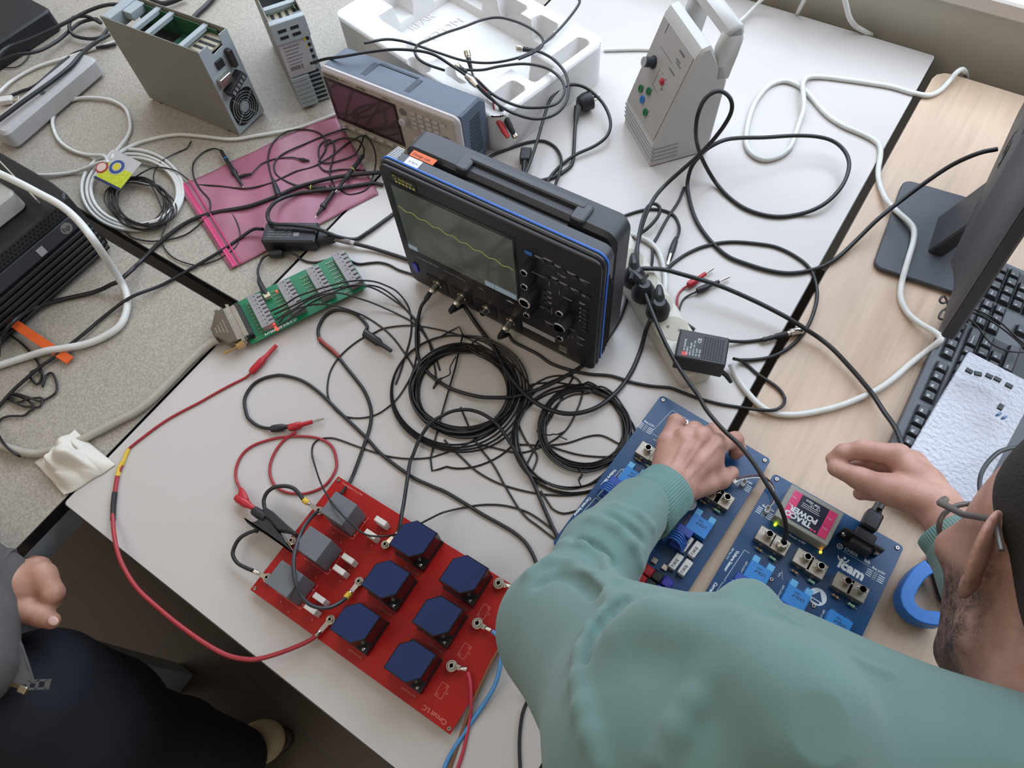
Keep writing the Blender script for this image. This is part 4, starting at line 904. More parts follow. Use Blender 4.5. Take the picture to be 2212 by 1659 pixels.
def blue_board(label, q0, q1, L, which):
    a0, a1 = P(*q0, .0), P(*q1, .0); ang = math.atan2(a1.y - a0.y, a1.x - a0.x); W = (a1 - a0).length + .010
    e = (a1 - a0).normalized(); o = a0 - e * .005 + Vector((-e.y, e.x, 0)) * .004
    t = thing('circuit_board', label, 'circuit board', (o.x, o.y, TZ), ang); I = inv(t)
    B = lambda u, v, h=BT: (I @ P(u, v, h))[:2]
    mb = MB(); mb.rbox(0, W, -L, 0, .010, BT, .006, .0002, 5); board = mb.build('board', NAVY, t)
    for (x, y) in ((.007, -.007), (W - .007, -.007), (.007, -L + .007), (W - .007, -L + .007)): screw(t, x, y)
    s = MB()
    return t, B, s, W, L
# ---- second (right) board
t, B, s, W, L = blue_board('navy blue circuit board with grey power module, rightmost of the two blue boards', (1672, 1037), (1935, 1187), .285, 2)
for q in ((1666, 1252), (1757, 1309)): screw(t, *B(*q))
c = [B(*q, .0345) for q in ((1711, 1050), (1823, 1111), (1787, 1178), (1674, 1108))]
cx = sum(p[0] for p in c) / 4; cy = sum(p[1] for p in c) / 4
mb = MB(); mb.rbox(cx - .037, cx + .037, cy - .027, cy + .027, BT, .0345, .0015, .0008); mod = mb.build('power_module', mat('module_grey', '8f8f86', .5), t)
mb = MB(); mb.rbox(cx - .030, cx + .031, cy - .021, cy + .021, .0345, .0347, .001, .00005); lb = mb.build('module_label', mat('label_navy', '1d2236', .4), mod)
mb = MB(); mb.box(cx - .030, cx - .0185, cy - .021, cy + .021, .0347, .0349); mb.box(cx + .0195, cx + .031, cy - .021, cy + .021, .0347, .0349); mb.box(cx + .0095, cx + .0125, cy - .0195, cy - .0165, .0347, .0349); mb.box(cx + .0140, cx + .0170, cy - .0195, cy - .0165, .0347, .0349); mb.build('label_pink_band', mat('label_pink', 'd2386f', .45), lb)
mb = MB()
mb.text('TRACO', .0108, RZ(PI, (cx + .0085, cy - .0105, .0350)), bold=.045); mb.text('POWER', .0108, RZ(PI, (cx + .0130, cy - .0015, .0350)), bold=.045)
mb.text('TMP 15215', .0042, RZ(PI, (cx + .008, cy + .0175, .0350)), bold=.03); mb.text('CE  UL', .0050, RZ(PI, (cx + .010, cy + .0135, .0350)))
for k in range(3): mb.box(cx - .014, cx + .012 - k * .002, cy + .0015 + k * .0026 + .003, cy + .0022 + k * .0026 + .003, .0349, .0351)
for x, y in ((-.026, -.012), (-.026, .0), (-.026, .012), (.025, -.006), (.025, .010)): mb.text('+Vo', .0036, RZ(PI, (cx + x + .003, cy + y, .0351)))
mb.build('label_lettering', SILK, lb)
for (q, nm, colr, em) in (((1674, 1134), 'green indicator lamp', 'b9e01c', 9), ((1772, 1193), 'orange indicator lamp', 'ffb020', 9)):
    x, y = B(*q); mb = MB(); mb.ball((x, y, BT + .0012), .0018, 8); o = mb.build('indicator_lamp', mat('lamp_' + nm.split()[0], colr, .3, emit=em), t); o['label'] = nm
for i, q in enumerate(((1653, 1160), (1683, 1179), (1734, 1209), (1763, 1229), (1820, 1261), (1851, 1279))):
    x, y = B(*q, .02); o = bnc(t, x, y, 0)
xs = []
for i, q in enumerate(((1640, 1234), (1722, 1287), (1812, 1342))):
    x, y = B(*q, .026); lv25(t, x, y, 0, ears=(i < 2)); xs.append((x, y))
for i, (q, q2) in enumerate((((1640, 1187), (1669, 1206)), ((1717, 1235), (1753, 1256)), ((1805, 1288), (1839, 1307)))):
    x, y = B(*q, .016); resistor(t, x, y, -.05, RB, (RR, BRn, BYl)); x, y = B(*q2, .016); resistor(t, x, y, -.05, RG, (), r=.0021)
for i, (x, y) in enumerate(xs): cursens(t, x - .012, y - .030, 0)
for q in ((1802, 1391), (1815, 1403), (1706, 1327), (1718, 1335), (1630, 1283), (1645, 1291)):
    x, y = B(*q, .02); cement(t, x, y - .008, 0)
x, y = B(1657, 1101, .014); jst(t, x, y, PI / 2)
silk = MB(); bus_mark(silk, *B(1893, 1236))
bx, by = B(1652, 1106); bus_mark(silk, bx, by + .004)
silk.text('icam', .0185, RZ(0, (*B(1808, 1222), BT + .0001)), bold=.05)
p0 = B(1815, 1213); silk.tube(spl([(p0[0] - .006, p0[1] + .006, BT), (p0[0] - .001, p0[1] + .0015, BT), (p0[0] + .006, p0[1] + .003, BT), (p0[0] + .009, p0[1] + .009, BT)], 5), [.0003] + [.0009] * 14 + [.0003], 5)
silk.cyl((p0[0] + .003, p0[1] + .0075, BT), (p0[0] + .003, p0[1] + .0075, BT + .0002), .0018, n=14)
silk.text('CHESS.', .0062, RZ(0, (*B(1823, 1187), BT + .0001)), bold=.01); silk.text('lab', .0072, RZ(0, (B(1823, 1187)[0] + .027, B(1823, 1187)[1], BT + .0001)), bold=.02)
x, y = B(1823, 1187); silk_lines(silk, [(x, y - .0025, x + .038, y - .0025)], .0004)
x, y = B(1814, 1180); silk.tube([(x + .0032 * math.cos(q), y + .0032 * math.sin(q), BT) for q in np.linspace(0, 2 * PI, 21)[:-1]], .0007, 5, closed=True); silk.cyl((x, y, BT), (x, y, BT + .0002), .0011, n=10)
silk.text('Power \u00b115V', .0046, RZ(0, (B(1706, 1151)[0], B(1706, 1151)[1] - .004, BT + .0001)), bold=.02)
for i, q in enumerate(((1653, 1160), (1683, 1179), (1734, 1209), (1763, 1229), (1820, 1261), (1851, 1279))):
    x, y = B(*q, .02); silk.text(('Vout 1', 'Iout 1', 'Vout 2', 'Iout 2', 'Vout 3', 'Iout 3')[i], .0032, RZ(0, (x - .003, y + .0088, BT + .0001)), bold=.03)
for (x, y) in xs: silk.text('LEM LV25-P', .0036, RZ(-PI / 2, (x - .0185, y + .008, BT + .0001)), bold=.02)
# warning triangle and esd disc
x, y = B(1683, 1242)
tri = [(x + .0085 * math.cos(q) * .95, y + .0085 * math.sin(q)) for q in (PI / 2, PI / 2 + 2.094, PI / 2 + 4.189)]
silk.tube([(p[0], p[1], BT) for p in tri], .0006, 4, closed=True)
silk_lines(silk, [(x + .0012, y + .0045, x - .0014, y + .0005), (x - .0014, y + .0005, x + .0014, y + .0010), (x + .0014, y + .0010, x - .0006, y - .003)], .0008)
x, y = B(1766, 1289); silk.cyl((x, y, BT - .0001), (x, y, BT + .0001), .0115, n=32)
x0, y0 = B(1606, 1193); 
x, y = B(1608, 1188)
silk_lines(silk, [(x, y, x + .008, y), (x, y, x - .003, y - .052), (x - .003, y - .052, x + .005, y - .052), (x - .0035, y - .055, x + .0045, y - .055), (x - .0035, y - .055, x - .0065, y - .105)])
silk.text('Voltage Sensor', .0056, RZ(-PI / 2 - .05, (x - .008, y - .006, BT + .0001)), bold=.04); silk.text('500 Vac / 5 V', .0034, RZ(-PI / 2 - .05, (x - .014, y - .006, BT + .0001)), bold=.02)
silk.text('Current Sensor', .0056, RZ(-PI / 2 - .05, (x - .0115, y - .060, BT + .0001)), bold=.04)
so = silk.build('silkscreen_print', SILK, t)
x, y = B(1766, 1289); mb = MB(); mb.prism([(x, y + .008), (x - .008, y - .004), (x + .008, y - .004)], BT + .0001, BT + .0003); mb.box(x - .005, x + .005, y - .0085, y - .0055, BT + .0001, BT + .0003); mb.build('esd_mark', NAVY, t)
# power inlet
x, y = B(1860, 1170, .03); mb = MB(); mb.rbox(x - .016, x + .018, y - .010, y + .010, BT, .020, .002, .001); mb.rbox(x - .027, x + .027, y - .002, y + .002, .012, .042, .002, .0008)
mb.rbox(x - .013, x + .015, y - .012, y, .016, .038, .003, .002); mb.rbox(x - .0135, x + .0135, y + .001, y + .014, .016, .040, .003, .002); inl = mb.build('power_inlet', BKP, t)
for sx in (-1, 1):
    mb = MB(); mb.lathe((x + sx * .022, y - .002, .029), (0, -1, 0), [(0, .0036), (.002, .0034), (.003, .002), (.003, 0)], 14); mb.build('inlet_screw', STEEL, inl)
PIN = (t.matrix_basis @ Vector((x, y + .014, .028)))
PIND = t.matrix_basis.to_3x3() @ Vector((0, 1, 0))
BNC2 = t.matrix_basis @ Vector((*B(1683, 1179, .02), .03))
# ---- first (left) board
t, B, s, W, L = blue_board('navy blue circuit board under the left hand, leftmost of the two blue boards', (1430, 868), (1652, 1000), .285, 1)
silk = MB()
x0, y0 = B(1452, 886); silk_lines(silk, [(x0, y0, x0 + .085, y0 - .001), (x0, y0, x0 - .006, y0 - .050), (x0 - .006, y0 - .050, x0 + .02, y0 - .050)], .0005)
bus_mark(silk, *B(1398, 918)); silk.text('\u00b115V', .005, RZ(0, (*B(1410, 950), BT + .0001)))
x, y = B(1606, 1045); bus_mark(silk, x, y + .003)
for q in ((1482, 912),):
    x, y = B(*q); mb = MB(); mb.lathe((x, y, BT), (0, 0, 1), [(0, .0036), (.0008, .0034), (.0008, .0016), (.0003, 0)], 16); mb.build('mounting_hole', STEEL, t)
for q in ((1394, 975), (1424, 992), (1470, 1020), (1503, 1040), (1541, 1067), (1563, 1081)):
    x, y = B(*q, .02); bnc(t, x, y, 0)
xs = []
for q in ((1367, 1028), (1440, 1075), (1514, 1131)):
    x, y = B(*q, .026); lv25(t, x, y, 0); xs.append((x, y)); silk.text('LEM LV25-P', .0036, RZ(-PI / 2, (x - .0185, y + .008, BT + .0001)), bold=.02)
for (q, q2) in (((1379, 993), (1402, 1008)), ((1519, 1084), (1549, 1103))):
    x, y = B(*q, .016); resistor(t, x, y, -.05, RB, (RR, BRn, BYl)); x, y = B(*q2, .016); resistor(t, x, y, -.05, RG, (), r=.0021)
for (x, y) in xs: cursens(t, x - .012, y - .030, 0)
for q in ((1430, 1146), (1444, 1130), (1482, 1174), (1502, 1187), (1460, 1213), (1480, 1226)):
    x, y = B(*q, .02); cement(t, x, y, -.05)
for q, c in (((1400, 1233), 'terminal_red'), ((1420, 1245), 'terminal_black'), ((1441, 1259), 'terminal_blue')):
    x, y = B(*q, .022); colr = {'terminal_red': 'a81f2a', 'terminal_black': '1d1d20', 'terminal_blue': '2f2f8f'}[c]
    for k in range(2):
        mb = MB(); mb.at(RZ(-.03, (x - .002 * k, y - .015 * k, BT))); mb.rbox(-.007, .007, -.0065, .0065, 0, .014, .001, .0015); mb.cyl((0, 0, .0139), (0, 0, .0142), .0028, n=14)
        o = mb.build('terminal_block', mat(c, colr, .35), t); o['label'] = c.split('_')[1] + ' terminal block'
for q in ((1414, 1211), (1436, 1226)):
    x, y = B(*q, .014); mb = MB(); mb.rbox(x - .004, x + .004, y - .004, y + .004, BT, BT + .004, .001, .0005); mb.build('spade_terminal', STEEL, t)
x, y = B(1606, 1044, .014); jst(t, x, y, PI / 2)
x, y = B(1335, 1008); x += .006
silk_lines(silk, [(x, y, x + .008, y), (x, y, x - .005, y - .055), (x - .005, y - .055, x + .003, y - .055), (x - .0055, y - .058, x + .003, y - .058), (x - .0055, y - .058, x - .010, y - .105)])
silk.text('Voltage Sensor', .0056, RZ(-PI / 2 - .09, (x - .008, y - .006, BT + .0001)), bold=.04); silk.text('Current Sensor', .0056, RZ(-PI / 2 - .09, (x - .0135, y - .062, BT + .0001)), bold=.04)
x, y = B(1487, 1086); silk.cyl((x, y, BT - .0001), (x, y, BT + .0001), .0115, n=32)
silk.build('silkscreen_print', SILK, t)
mb = MB(); c0 = B(1470, 1150, .02); mb.tube(spl([(xs[1][0] - .02, xs[1][1] - .05, BT + .004), (xs[1][0] - .018, xs[1][1] - .065, BT + .003), (xs[1][0] - .010, xs[1][1] - .062, BT + .004), (xs[1][0] - .004, xs[1][1] - .068, BT + .003)], 6), .0014, 6); mb.build('jumper_wire', BWIRE, t, 60)
# ================================================================ red board
def red_board():
    o = P(545, 1277, 0); e = (P(972, 1587, 0) - o).normalized(); ang = math.atan2(e.y, e.x)
    t = thing('circuit_board', 'large red circuit board with blue and grey power components', 'circuit board', (o.x + .0015, o.y + .0005, TZ), ang); I = inv(t)
    W, D = .336, .193; RED = mat('pcb_red', 'a3120e', .38, noise=.08, nscale=12, spec=.35)
    B = lambda u, v, h=BT: (I @ P(u, v, h))[:2]; Z4 = lambda x, y: (500 + x / 3.687, 1150 + y / 3.687); Z3 = lambda x, y: (500 + x / 3.687, 750 + y / 3.687)
    mb = MB(); mb.rbox(0, W, 0, D, .010, BT, .0015, .0002, 3); mb.build('board', RED, t)
    for x, y in ((.005, .005), (W - .005, .005), (.005, D - .005), (W - .005, D - .005)): screw(t, x, y, .0028)
    grey = mat('capacitor_grey', '63666a', .55, noise=.05, bump=.2, bscale=1500); silk = MB(); sk = mat('silk_pink', 'd98a80', .6)
    for qs in ([Z4(400, 218), Z4(580, 340), Z4(445, 525), Z4(270, 380)], [Z3(625, 1420), Z3(800, 1535), Z3(680, 1659)], [Z3(830, 1145), Z3(1005, 1255), Z3(885, 1445), Z3(710, 1285)]):
        c = [B(*q, .064) for q in qs]; x0 = c[0][0]; y1 = c[0][1]; w_ = .0385; h_ = .0345
        mb = MB(); mb.rbox(x0, x0 + w_, y1 - h_, y1, BT + .001, .064, .0012, .0006); mb.build('film_capacitor', grey, t)
        silk_lines(silk, [(x0 - .001, y1 - h_ - .002, x0 + w_ + .003, y1 - h_ - .002), (x0 + w_ + .003, y1 - h_ - .002, x0 + w_ + .003, y1 + .001)], .0005)
        for yy in (y1 - h_ + .004, y1 - .008):
            mb = MB(); mb.ball((x0 + w_ + .0015, yy, BT + .0005), .0012, 6); mb.build('solder_pin', STEEL, t)
        for (dx, dy) in ((.012, -h_ - .009), (.030, -h_ - .014)): silk.cyl((x0 + dx, y1 + dy, BT), (x0 + dx, y1 + dy, BT + .0001), .0009, n=8)
    # relays/chokes, blue potted with cut corners
    blue = mat('potting_blue', '0d2350', .2, noise=.06, coat=.2); rim = mat('case_black', '14151a', .25)
    b0 = [Z4(1060, 855), Z4(1305, 500), Z4(1525, 170), Z4(1505, 1170), Z4(1725, 800), Z4(1935, 460)]
    for i, q in enumerate(b0):
        x1, y0_ = B(*q, .059); x0 = x1 - .047; w_ = .0475; h_ = .0465; y0 = y0_ - .0135; 
        mb = MB()
        poly = [(x0, y0), (x0 + w_ - .014, y0), (x0 + w_, y0 + .014), (x0 + w_, y0 + h_), (x0 + .0135, y0 + h_), (x0, y0 + h_ - .014)]
        mb.prism(poly, BT + .006, .059, .0008); o_ = mb.build('potted_inductor', rim, t)
        ins = [(x0 + .0013, y0 + .0013), (x0 + w_ - .0146, y0 + .0013), (x0 + w_ - .0013, y0 + .0146), (x0 + w_ - .0013, y0 + h_ - .0013), (x0 + .0141, y0 + h_ - .0013), (x0 + .0013, y0 + h_ - .0146)]
        mb = MB(); mb.prism(ins, .0588, .0594, .0002); mb.build('potting_face', blue, o_)
        mb = MB(); mb.box(x0 - .001, x0 + w_ + .001, y0 - .001, y0 + h_ + .001, BT, BT + .0065); mb.rbox(x0 + w_ - .016, x0 + w_ + .001, y0 - .001, y0 + .016, BT, BT + .012, .001, .0005); mb.build('mounting_base', rim, o_)
        for k in range(2):
            mb = MB(); xx, yy_ = x0 + w_ - .0055 - k * .0045, y0 + .0035 + k * .0045; mb.lathe((xx, yy_, BT + .012), (0, 0, 1), [(0, .0026), (.0016, .0024), (.0024, .0012), (.0024, 0)], 12); mb.build('terminal_screw', STEEL, o_)
        silk.text('SDTP-10.0-A-R5', .0032, RZ(0, (x0 + .022, y0 - .0085, BT + .0001)))
    white = mat('white_box_capacitor', 'd2cdc4', .5)
    for q in (Z3(1190, 1385), Z3(1110, 1490), Z4(930, 210), Z4(860, 300), Z4(700, 525), Z4(630, 610)):
        x, y = B(q[0], q[1], .0335); mb = MB(); mb.rbox(x - .0100, x + .0085, y - .0038, y + .0038, BT + .0005, .034, .0008, .0006); mb.build('box_capacitor', white, t)
        silk.cyl((x + .002, y - .010, BT), (x + .002, y - .010, BT + .0001), .0009, n=8)
    # screws with ring lugs on the board
    rings = {}
    for nm, q in (('a', Z4(275, 355)), ('b', Z4(470, 60)), ('k', (687, 1101)), ('c', Z4(780, 690)), ('d', Z4(1010, 385)), ('e', Z4(1220, 90)), ('f', Z4(2125, 400)), ('g', Z4(1955, 720)), ('h', Z4(1750, 1060))):
        big = nm in 'fgh'; x, y = B(q[0], q[1], .024); r = .0075 if big else .0058
        mb = MB(); mb.cyl((x, y, BT), (x, y, BT + .006), r * .8, n=16); mb.lathe((x, y, BT + .006), (0, 0, 1), [(0, r), (.0014, r), (.0014, r * .62), (.0055, r * .60), (.0055, r * .33), (.003, r * .3), (.003, 0)], 24); mb.build('terminal_bolt', STEEL, t)
        rings[nm] = t.matrix_basis @ Vector((x, y, BT + .0074))
    for q in (Z4(2010, 630), Z4(1855, 945), Z4(1675, 1260)):
        x, y = B(*q); 
        silk_lines(silk, [(x - .005, y - .009, x + .005, y - .009), (x + .005, y - .009, x + .005, y + .009), (x + .005, y + .009, x - .005, y + .009), (x - .005, y + .009, x - .005, y - .009)], .0004)
        for sy in (-.0065, .0065): silk.tube([(x + (-.003 if sy < 0 else .003) + .0012 * math.cos(k), y + sy + .0012 * math.sin(k), BT) for k in np.linspace(0, 2 * PI, 13)[:-1]], .0002, 4, closed=True)
        silk.text('C', .004, RZ(PI, (x + .009, y + .002, BT + .0001)))
    x, y = B(970, 1575); silk.text('Circuit LC', .0085, RZ(PI, (x - .006, y + .006, BT + .0001)))
    silk.text('Capacitances in parallel', .004, RZ(-.0, (.012, D - .006, BT + .0001)))
    silk.build('silkscreen_print', sk, t)
    return t, B, rings
redt, RBd, RING = red_board()
# ================================================================ green board with four terminal rows
def green_board():
    a, b_ = P(549, 752, 0), P(797, 628, 0); e = (b_ - a).normalized(); ang = math.atan2(e.y, e.x); L = (b_ - a).length
    t = thing('circuit_board', 'long green circuit board with four grey terminal rows', 'circuit board', (a.x, a.y, TZ), ang); I = inv(t); D = .112 * .72
    D = abs((I @ P(735, 556, 0)).y)
    B = lambda u, v, h=BT: (I @ P(u, v, h))[:2]; GR = mat('pcb_green', '12734a', .35, noise=.10, nscale=20)
    mb = MB(); mb.rbox(0, L, 0, D, .010, BT, .003, .0002); mb.build('board', GR, t)
    for x, y in ((.010, .008), (L - .008, .008), (.010, D - .008), (L - .008, D - .008)): screw(t, x, y, .0030)
    tg = mat('terminal_grey_light', '8b8788', .5); silk = MB()
    X0 = [B(*q, .02)[0] for q in ((573, 690), (636, 655), (698, 622), (757, 594))]
    for i, x in enumerate(X0):
        y0, y1 = (.010, D - .012) if i < 3 else (.006, D - .008)
        mb = MB(); mb.rbox(x - .011, x + .004, y0, y1, BT, BT + .013, .001, .0006); mb.box(x + .004, x + .012, y0, y1, BT, BT + .007)
        o = mb.build('terminal_row', tg, t); n = 8
        for k in range(n):
            yy = y0 + (k + .5) * (y1 - y0) / n; mb = MB(); mb.rbox(x + .003, x + .0125, yy - (y1 - y0) / n * .40, yy + (y1 - y0) / n * .30, BT + .006, BT + .0125, .0005, .0005); mb.build('terminal_lever', tg, o)
        mb = MB()
        for k in range(n):
            yy = y0 + (k + .5) * (y1 - y0) / n; mb.cb(x - .004, yy, BT + .0131, .0012, .0012, .0003); mb.cb(x + .0005, yy, BT + .0131, .002, .003, .0003); mb.cb(x + .0126, yy, BT + .004, .0006, .0035, .005)
        mb.build('terminal_opening', mat('opening_dark', '3c3a3c', .6), o)
        mb = MB()
        for k in range(9):
            for j in range(1 if i == 0 else 3): mb.cb(x - .0155 - j * .0045, y0 + .003 + k * (y1 - y0 - .006) / 8, BT + .0006, .0026, .0013, .0012)
        mb.build('solder_pad_row', mat('tinned', 'b3a88a', .35, metal=.6), t)
    for q, em in (((597, 628), 6), ((582, 686), 6), ((589, 694), 4), ((594, 703), 6), ((598, 711), 8)):
        x, y = B(*q, .014); mb = MB(); mb.rbox(x - .0016, x + .0016, y - .0012, y + .0012, BT, BT + (.0018 if q == (597, 628) else .009), .0003, .0002); o = mb.build('indicator_lamp', mat('lamp_red', 'ff3028', .3, emit=5), t); o['label'] = 'lit red indicator'
    silk.text('INTERFACE SUB-D 37', .0062, RZ(.0, (L * .12, .003, BT + .0001)), bold=.03)
    silk.text('www.board', .003, RZ(.0, (L * .62, .004, BT + .0001)))
    silk.build('silkscreen_print', SILK, t)
    x, y = B(578, 640, .014); mb = MB(); mb.rbox(x - .0055, x + .0055, y - .006, y + .004, BT, BT + .008, .0006, .0004); mb.build('power_jack', mat('jack_cream', 'c9bf9f', .5), t)
    # D-sub socket on the board and its mating hood
    mb = MB(); mb.rbox(-.001, .012, .010, D - .010, BT, BT + .011, .001, .0008); mb.build('connector_base', BKP, t)
    mb = MB(); mb.rbox(-.004, .004, .012, D - .012, BT + .0005, BT + .012, .001, .0008); mb.rbox(-.0065, -.004, .006, D - .006, BT, BT + .0125, .0005, .0003)
    for k in range(19): mb.tube([(.004, .016 + k * (D - .032) / 18, BT + .0115), (.009, .016 + k * (D - .032) / 18, BT + .0115), (.0105, .016 + k * (D - .032) / 18, BT + .010)], .0004, 5)
    mb.build('connector_shell', STEEL, t)
    h = thing('connector_hood', 'nickel-coloured multi-pin connector hood plugged into the green board', 'connector', t.matrix_basis.translation, ang)
    nick = mat('hood_nickel', '7d7467', .3, metal=.85, noise=.1)
    mb = MB(); mb.rbox(-.0095, -.0067, .004, D - .004, BT - .001, BT + .0125, .0005, .0003); mb.rbox(-.016, -.0095, .011, D - .011, BT, BT + .0125, .001, .0006); mb.build('mating_shell', STEEL, h)
    mb = MB(); c = D / 2; mb.prism([(-.015, .009), (-.015, D - .009), (-.030, D - .012), (-.043, c + .013), (-.046, c + .010), (-.046, c - .010), (-.043, c - .013), (-.030, .012)], BT - .002, BT + .0145, .0015); mb.build('hood_body', nick, h)
    mb = MB()
    for k in range(4): mb.box(-.024 - k * .0052, -.0228 - k * .0052, c - .016 + k * .003, c + .014 - k * .003, BT + .0145, BT + .0150)
    mb.build('hood_rib', STEEL, h)
    mb = MB(); mb.rbox(-.022, -.008, .001, .009, BT, BT + .010, .001, .0005); mb.build('clamp_block', BRASS, h)
    mb = MB(); mb.cyl((-.008, .004, BT + .006), (-.040, .004, BT + .006), .0016, n=10); mb.cyl((-.036, .004, BT + .006), (-.044, .004, BT + .006), .0026, n=10); mb.build('thumb_screw', BRASS, h)
    mb = MB(); mb.rbox(-.030, -.024, D - .010, D - .004, BT + .002, BT + .010, .001, .0005); mb.build('clamp_block', nick, h)
    return t.matrix_basis @ Vector((-.046, D / 2, BT + .006)), t, B
DB, grt, GB = green_board()
# ================================================================ cables
def banana(name, label, q0, q1, h, m, pin=None, body=.006, group=None, parent=None, h1=None):
    """plug whose grip runs from q0 to q1"""
    a, b_ = P(q0[0], q0[1], h), P(q1[0], q1[1], h if h1 is None else h1); d = b_ - a; L = d.length; d = d.normalized()
    t = parent
    mb = MB(); mb.lathe(a, d, [(0, body * .45), (.001, body * .8), (L * .12, body), (L * .45, body), (L * .60, body * .62), (L, body * .55), (L, .001)], 12); o = mb.build('plug_grip', m, t)
    if pin:
        p = P(pin[0], pin[1], h if h1 is None else h1); mb = MB(); e = (p - b_).length; mb.lathe(b_, d, [(0, .0012), (e * .2, .0018), (e * .6, .0022), (e * .95, .0016), (e, .0005)], 10); mb.build('plug_pin', STEEL, t)
def lead(label, cat='cable', name='test_lead', group=None):
    return thing(name, label, cat, (0, 0, 0), 0, group)
def bncplug(t, q0, q1, h, h1=None, boot=BKP):
    a, b_ = P(q0[0], q0[1], h), P(q1[0], q1[1], h if h1 is None else h1); d = b_ - a; L = d.length; d.normalize()
    mb = MB(); mb.lathe(a, d, [(0, .0024), (.001, .0034)] + [(L * .62 * k / 8, .0042 if k % 2 else .0036) for k in range(1, 5)] + [(L * .35, .0048), (L * .62, .0050)], 12); mb.build('boot', boot, t)
    mb = MB(); mb.lathe(a + d * L * .62, d, [(0, .0046), (L * .08, .0046), (L * .08, .0064), (L * .16, .0068), (L * .18, .0060), (L * .24, .0066), (L * .34, .0066), (L * .38, .0056), (L * .38, .0044), (L * .30, .001)], 18); mb.build('coaxial_plug', STEEL, t)
G = 'cables in the far left corner'
cable('thick black cable running along the far left corner to the drive case', [(-8, 126, .06), (16, 103, .055), (68, 84, .05), (136, 52, .05), (190, 24, .05), (230, 11, .05), (262, 11, .045), (284, 26, .03)], .0042)
cable('black cable with a round loop left of the first drive case', [(-8, 134, .03), (35, 119, .03), (81, 111, .02), (122, 90, .012), (152, 65, .012), (174, 49, .012), (206, 41, .012), (217, 50, .014), (190, 36, .02), (160, 38, .02), (150, 52, .02), (152, 68, .018), (165, 79, .012), (195, 84, .01), (220, 79, .008), (233, 62, .006)], .0038)
cable('black cable lying along the top of the left power strip', [(-6, 262, .052), (54, 217, .052), (108, 179, .05), (152, 144, .048), (176, 117, .044), (206, 92, .02), (236, 75, .010)], .0045)
cable('slim black cable above the white plug at the left edge', [(5, 214, .008), (45, 198), (81, 182), (141, 130), (176, 110), (250, 96)], .0035)
cable('white cable at the left between the plug and the power strip', [(-6, 203, .01), (27, 174), (81, 144), (152, 122), (217, 100), (254, 88)], .0035, WHC)
cable('thin black tangled wire at the left edge under the far black box', [(-8, 84, .02), (20, 85, .02), (40, 70, .02), (66, 60, .015), (60, 75, .015), (40, 82, .015), (20, 100), (-4, 115), (20, 108), (36, 84), (28, 64), (40, 60), (64, 52), (62, 66), (36, 100), (66, 84), (68, 100), (60, 124), (40, 143), (16, 146), (-6, 140)], .0013, BLK2)
cable('black cable ends behind the top of the first drive case, left one', [(312, -12, .01), (350, 8, .01), (400, -8, .01)], .006)
cable('thick black cable passing behind the drive case toward the top edge', [(468, -14, .006), (448, 10), (424, 32), (412, 50)], .0055)
# white coiled cable with label
R = .0036; pts = []
for k, (rx, ry, dx, dy) in enumerate(((112, 86, 0, 0), (103, 78, 2, 2), (96, 71, 4, 3))):
    for j in range(0, 22):
        a = 2 * PI * j / 22 - 2.1; f = k + j / 22
        pts.append((286 + dx + rx * math.cos(a) * math.cos(.25) - ry * math.sin(a) * math.sin(.25) * .6, 410 + dy + ry * math.sin(a) + rx * math.cos(a) * .12, R + .0022 * k + .001 * math.sin(3 * a)))
wc = [(725, 247), (690, 260), (635, 279), (554, 293), (500, 301), (434, 294), (380, 291), (325, 301), (285, 315), (252, 334, .02), (232, 350, .03)] + pts
wc += [(240, 345, .032), (248, 330, .03), (258, 318, .012), (272, 300), (281, 280), (279, 255), (268, 232), (238, 216), (198, 211), (163, 214), (130, 230), (114, 257), (117, 282), (130, 306), (157, 325), (190, 335), (225, 337, .02), (232, 352, .033), (217, 351, .02), (163, 371), (108, 378), (62, 377)]
cable('white coiled cable with cardboard label left of the pink bag', wc, R, WHC, n=4)
# thin black coil lying on it
pts = [(413, 305, .002), (404, 320), (380, 331), (347, 350, .008), (332, 377, .012)]
for k in range(11):
    rx, ry = 60 + 8 * math.sin(k * 1.9) + (k % 3) * 3, 50 + 5 * math.cos(k * 2.3)
    ox, oy = 303 + 5 * math.sin(k * 1.3), 438 + 4 * math.cos(k * 1.7)
    for j in range(14):
        a = 2 * PI * j / 14 - .9; pts.append((ox + rx * math.cos(a) + 4 * math.sin(2 * a + k), oy + ry * math.sin(a) + .18 * rx * math.cos(a), .009 + .0012 * (k % 4) + .001 * math.sin(3 * a + k)))
pts += [(358, 476, .006), (350, 508, .002), (355, 536), (380, 560), (420, 573), (435, 572), (468, 562), (503, 540), (517, 518), (517, 496), (503, 464), (481, 445), (449, 423), (430, 405), (412, 393), (380, 369, .01), (339, 361, .013), (315, 369, .014), (290, 384, .013)]
cable('thin black coiled wire lying on the white coiled cable', pts, .0014, BLK2, n=3)
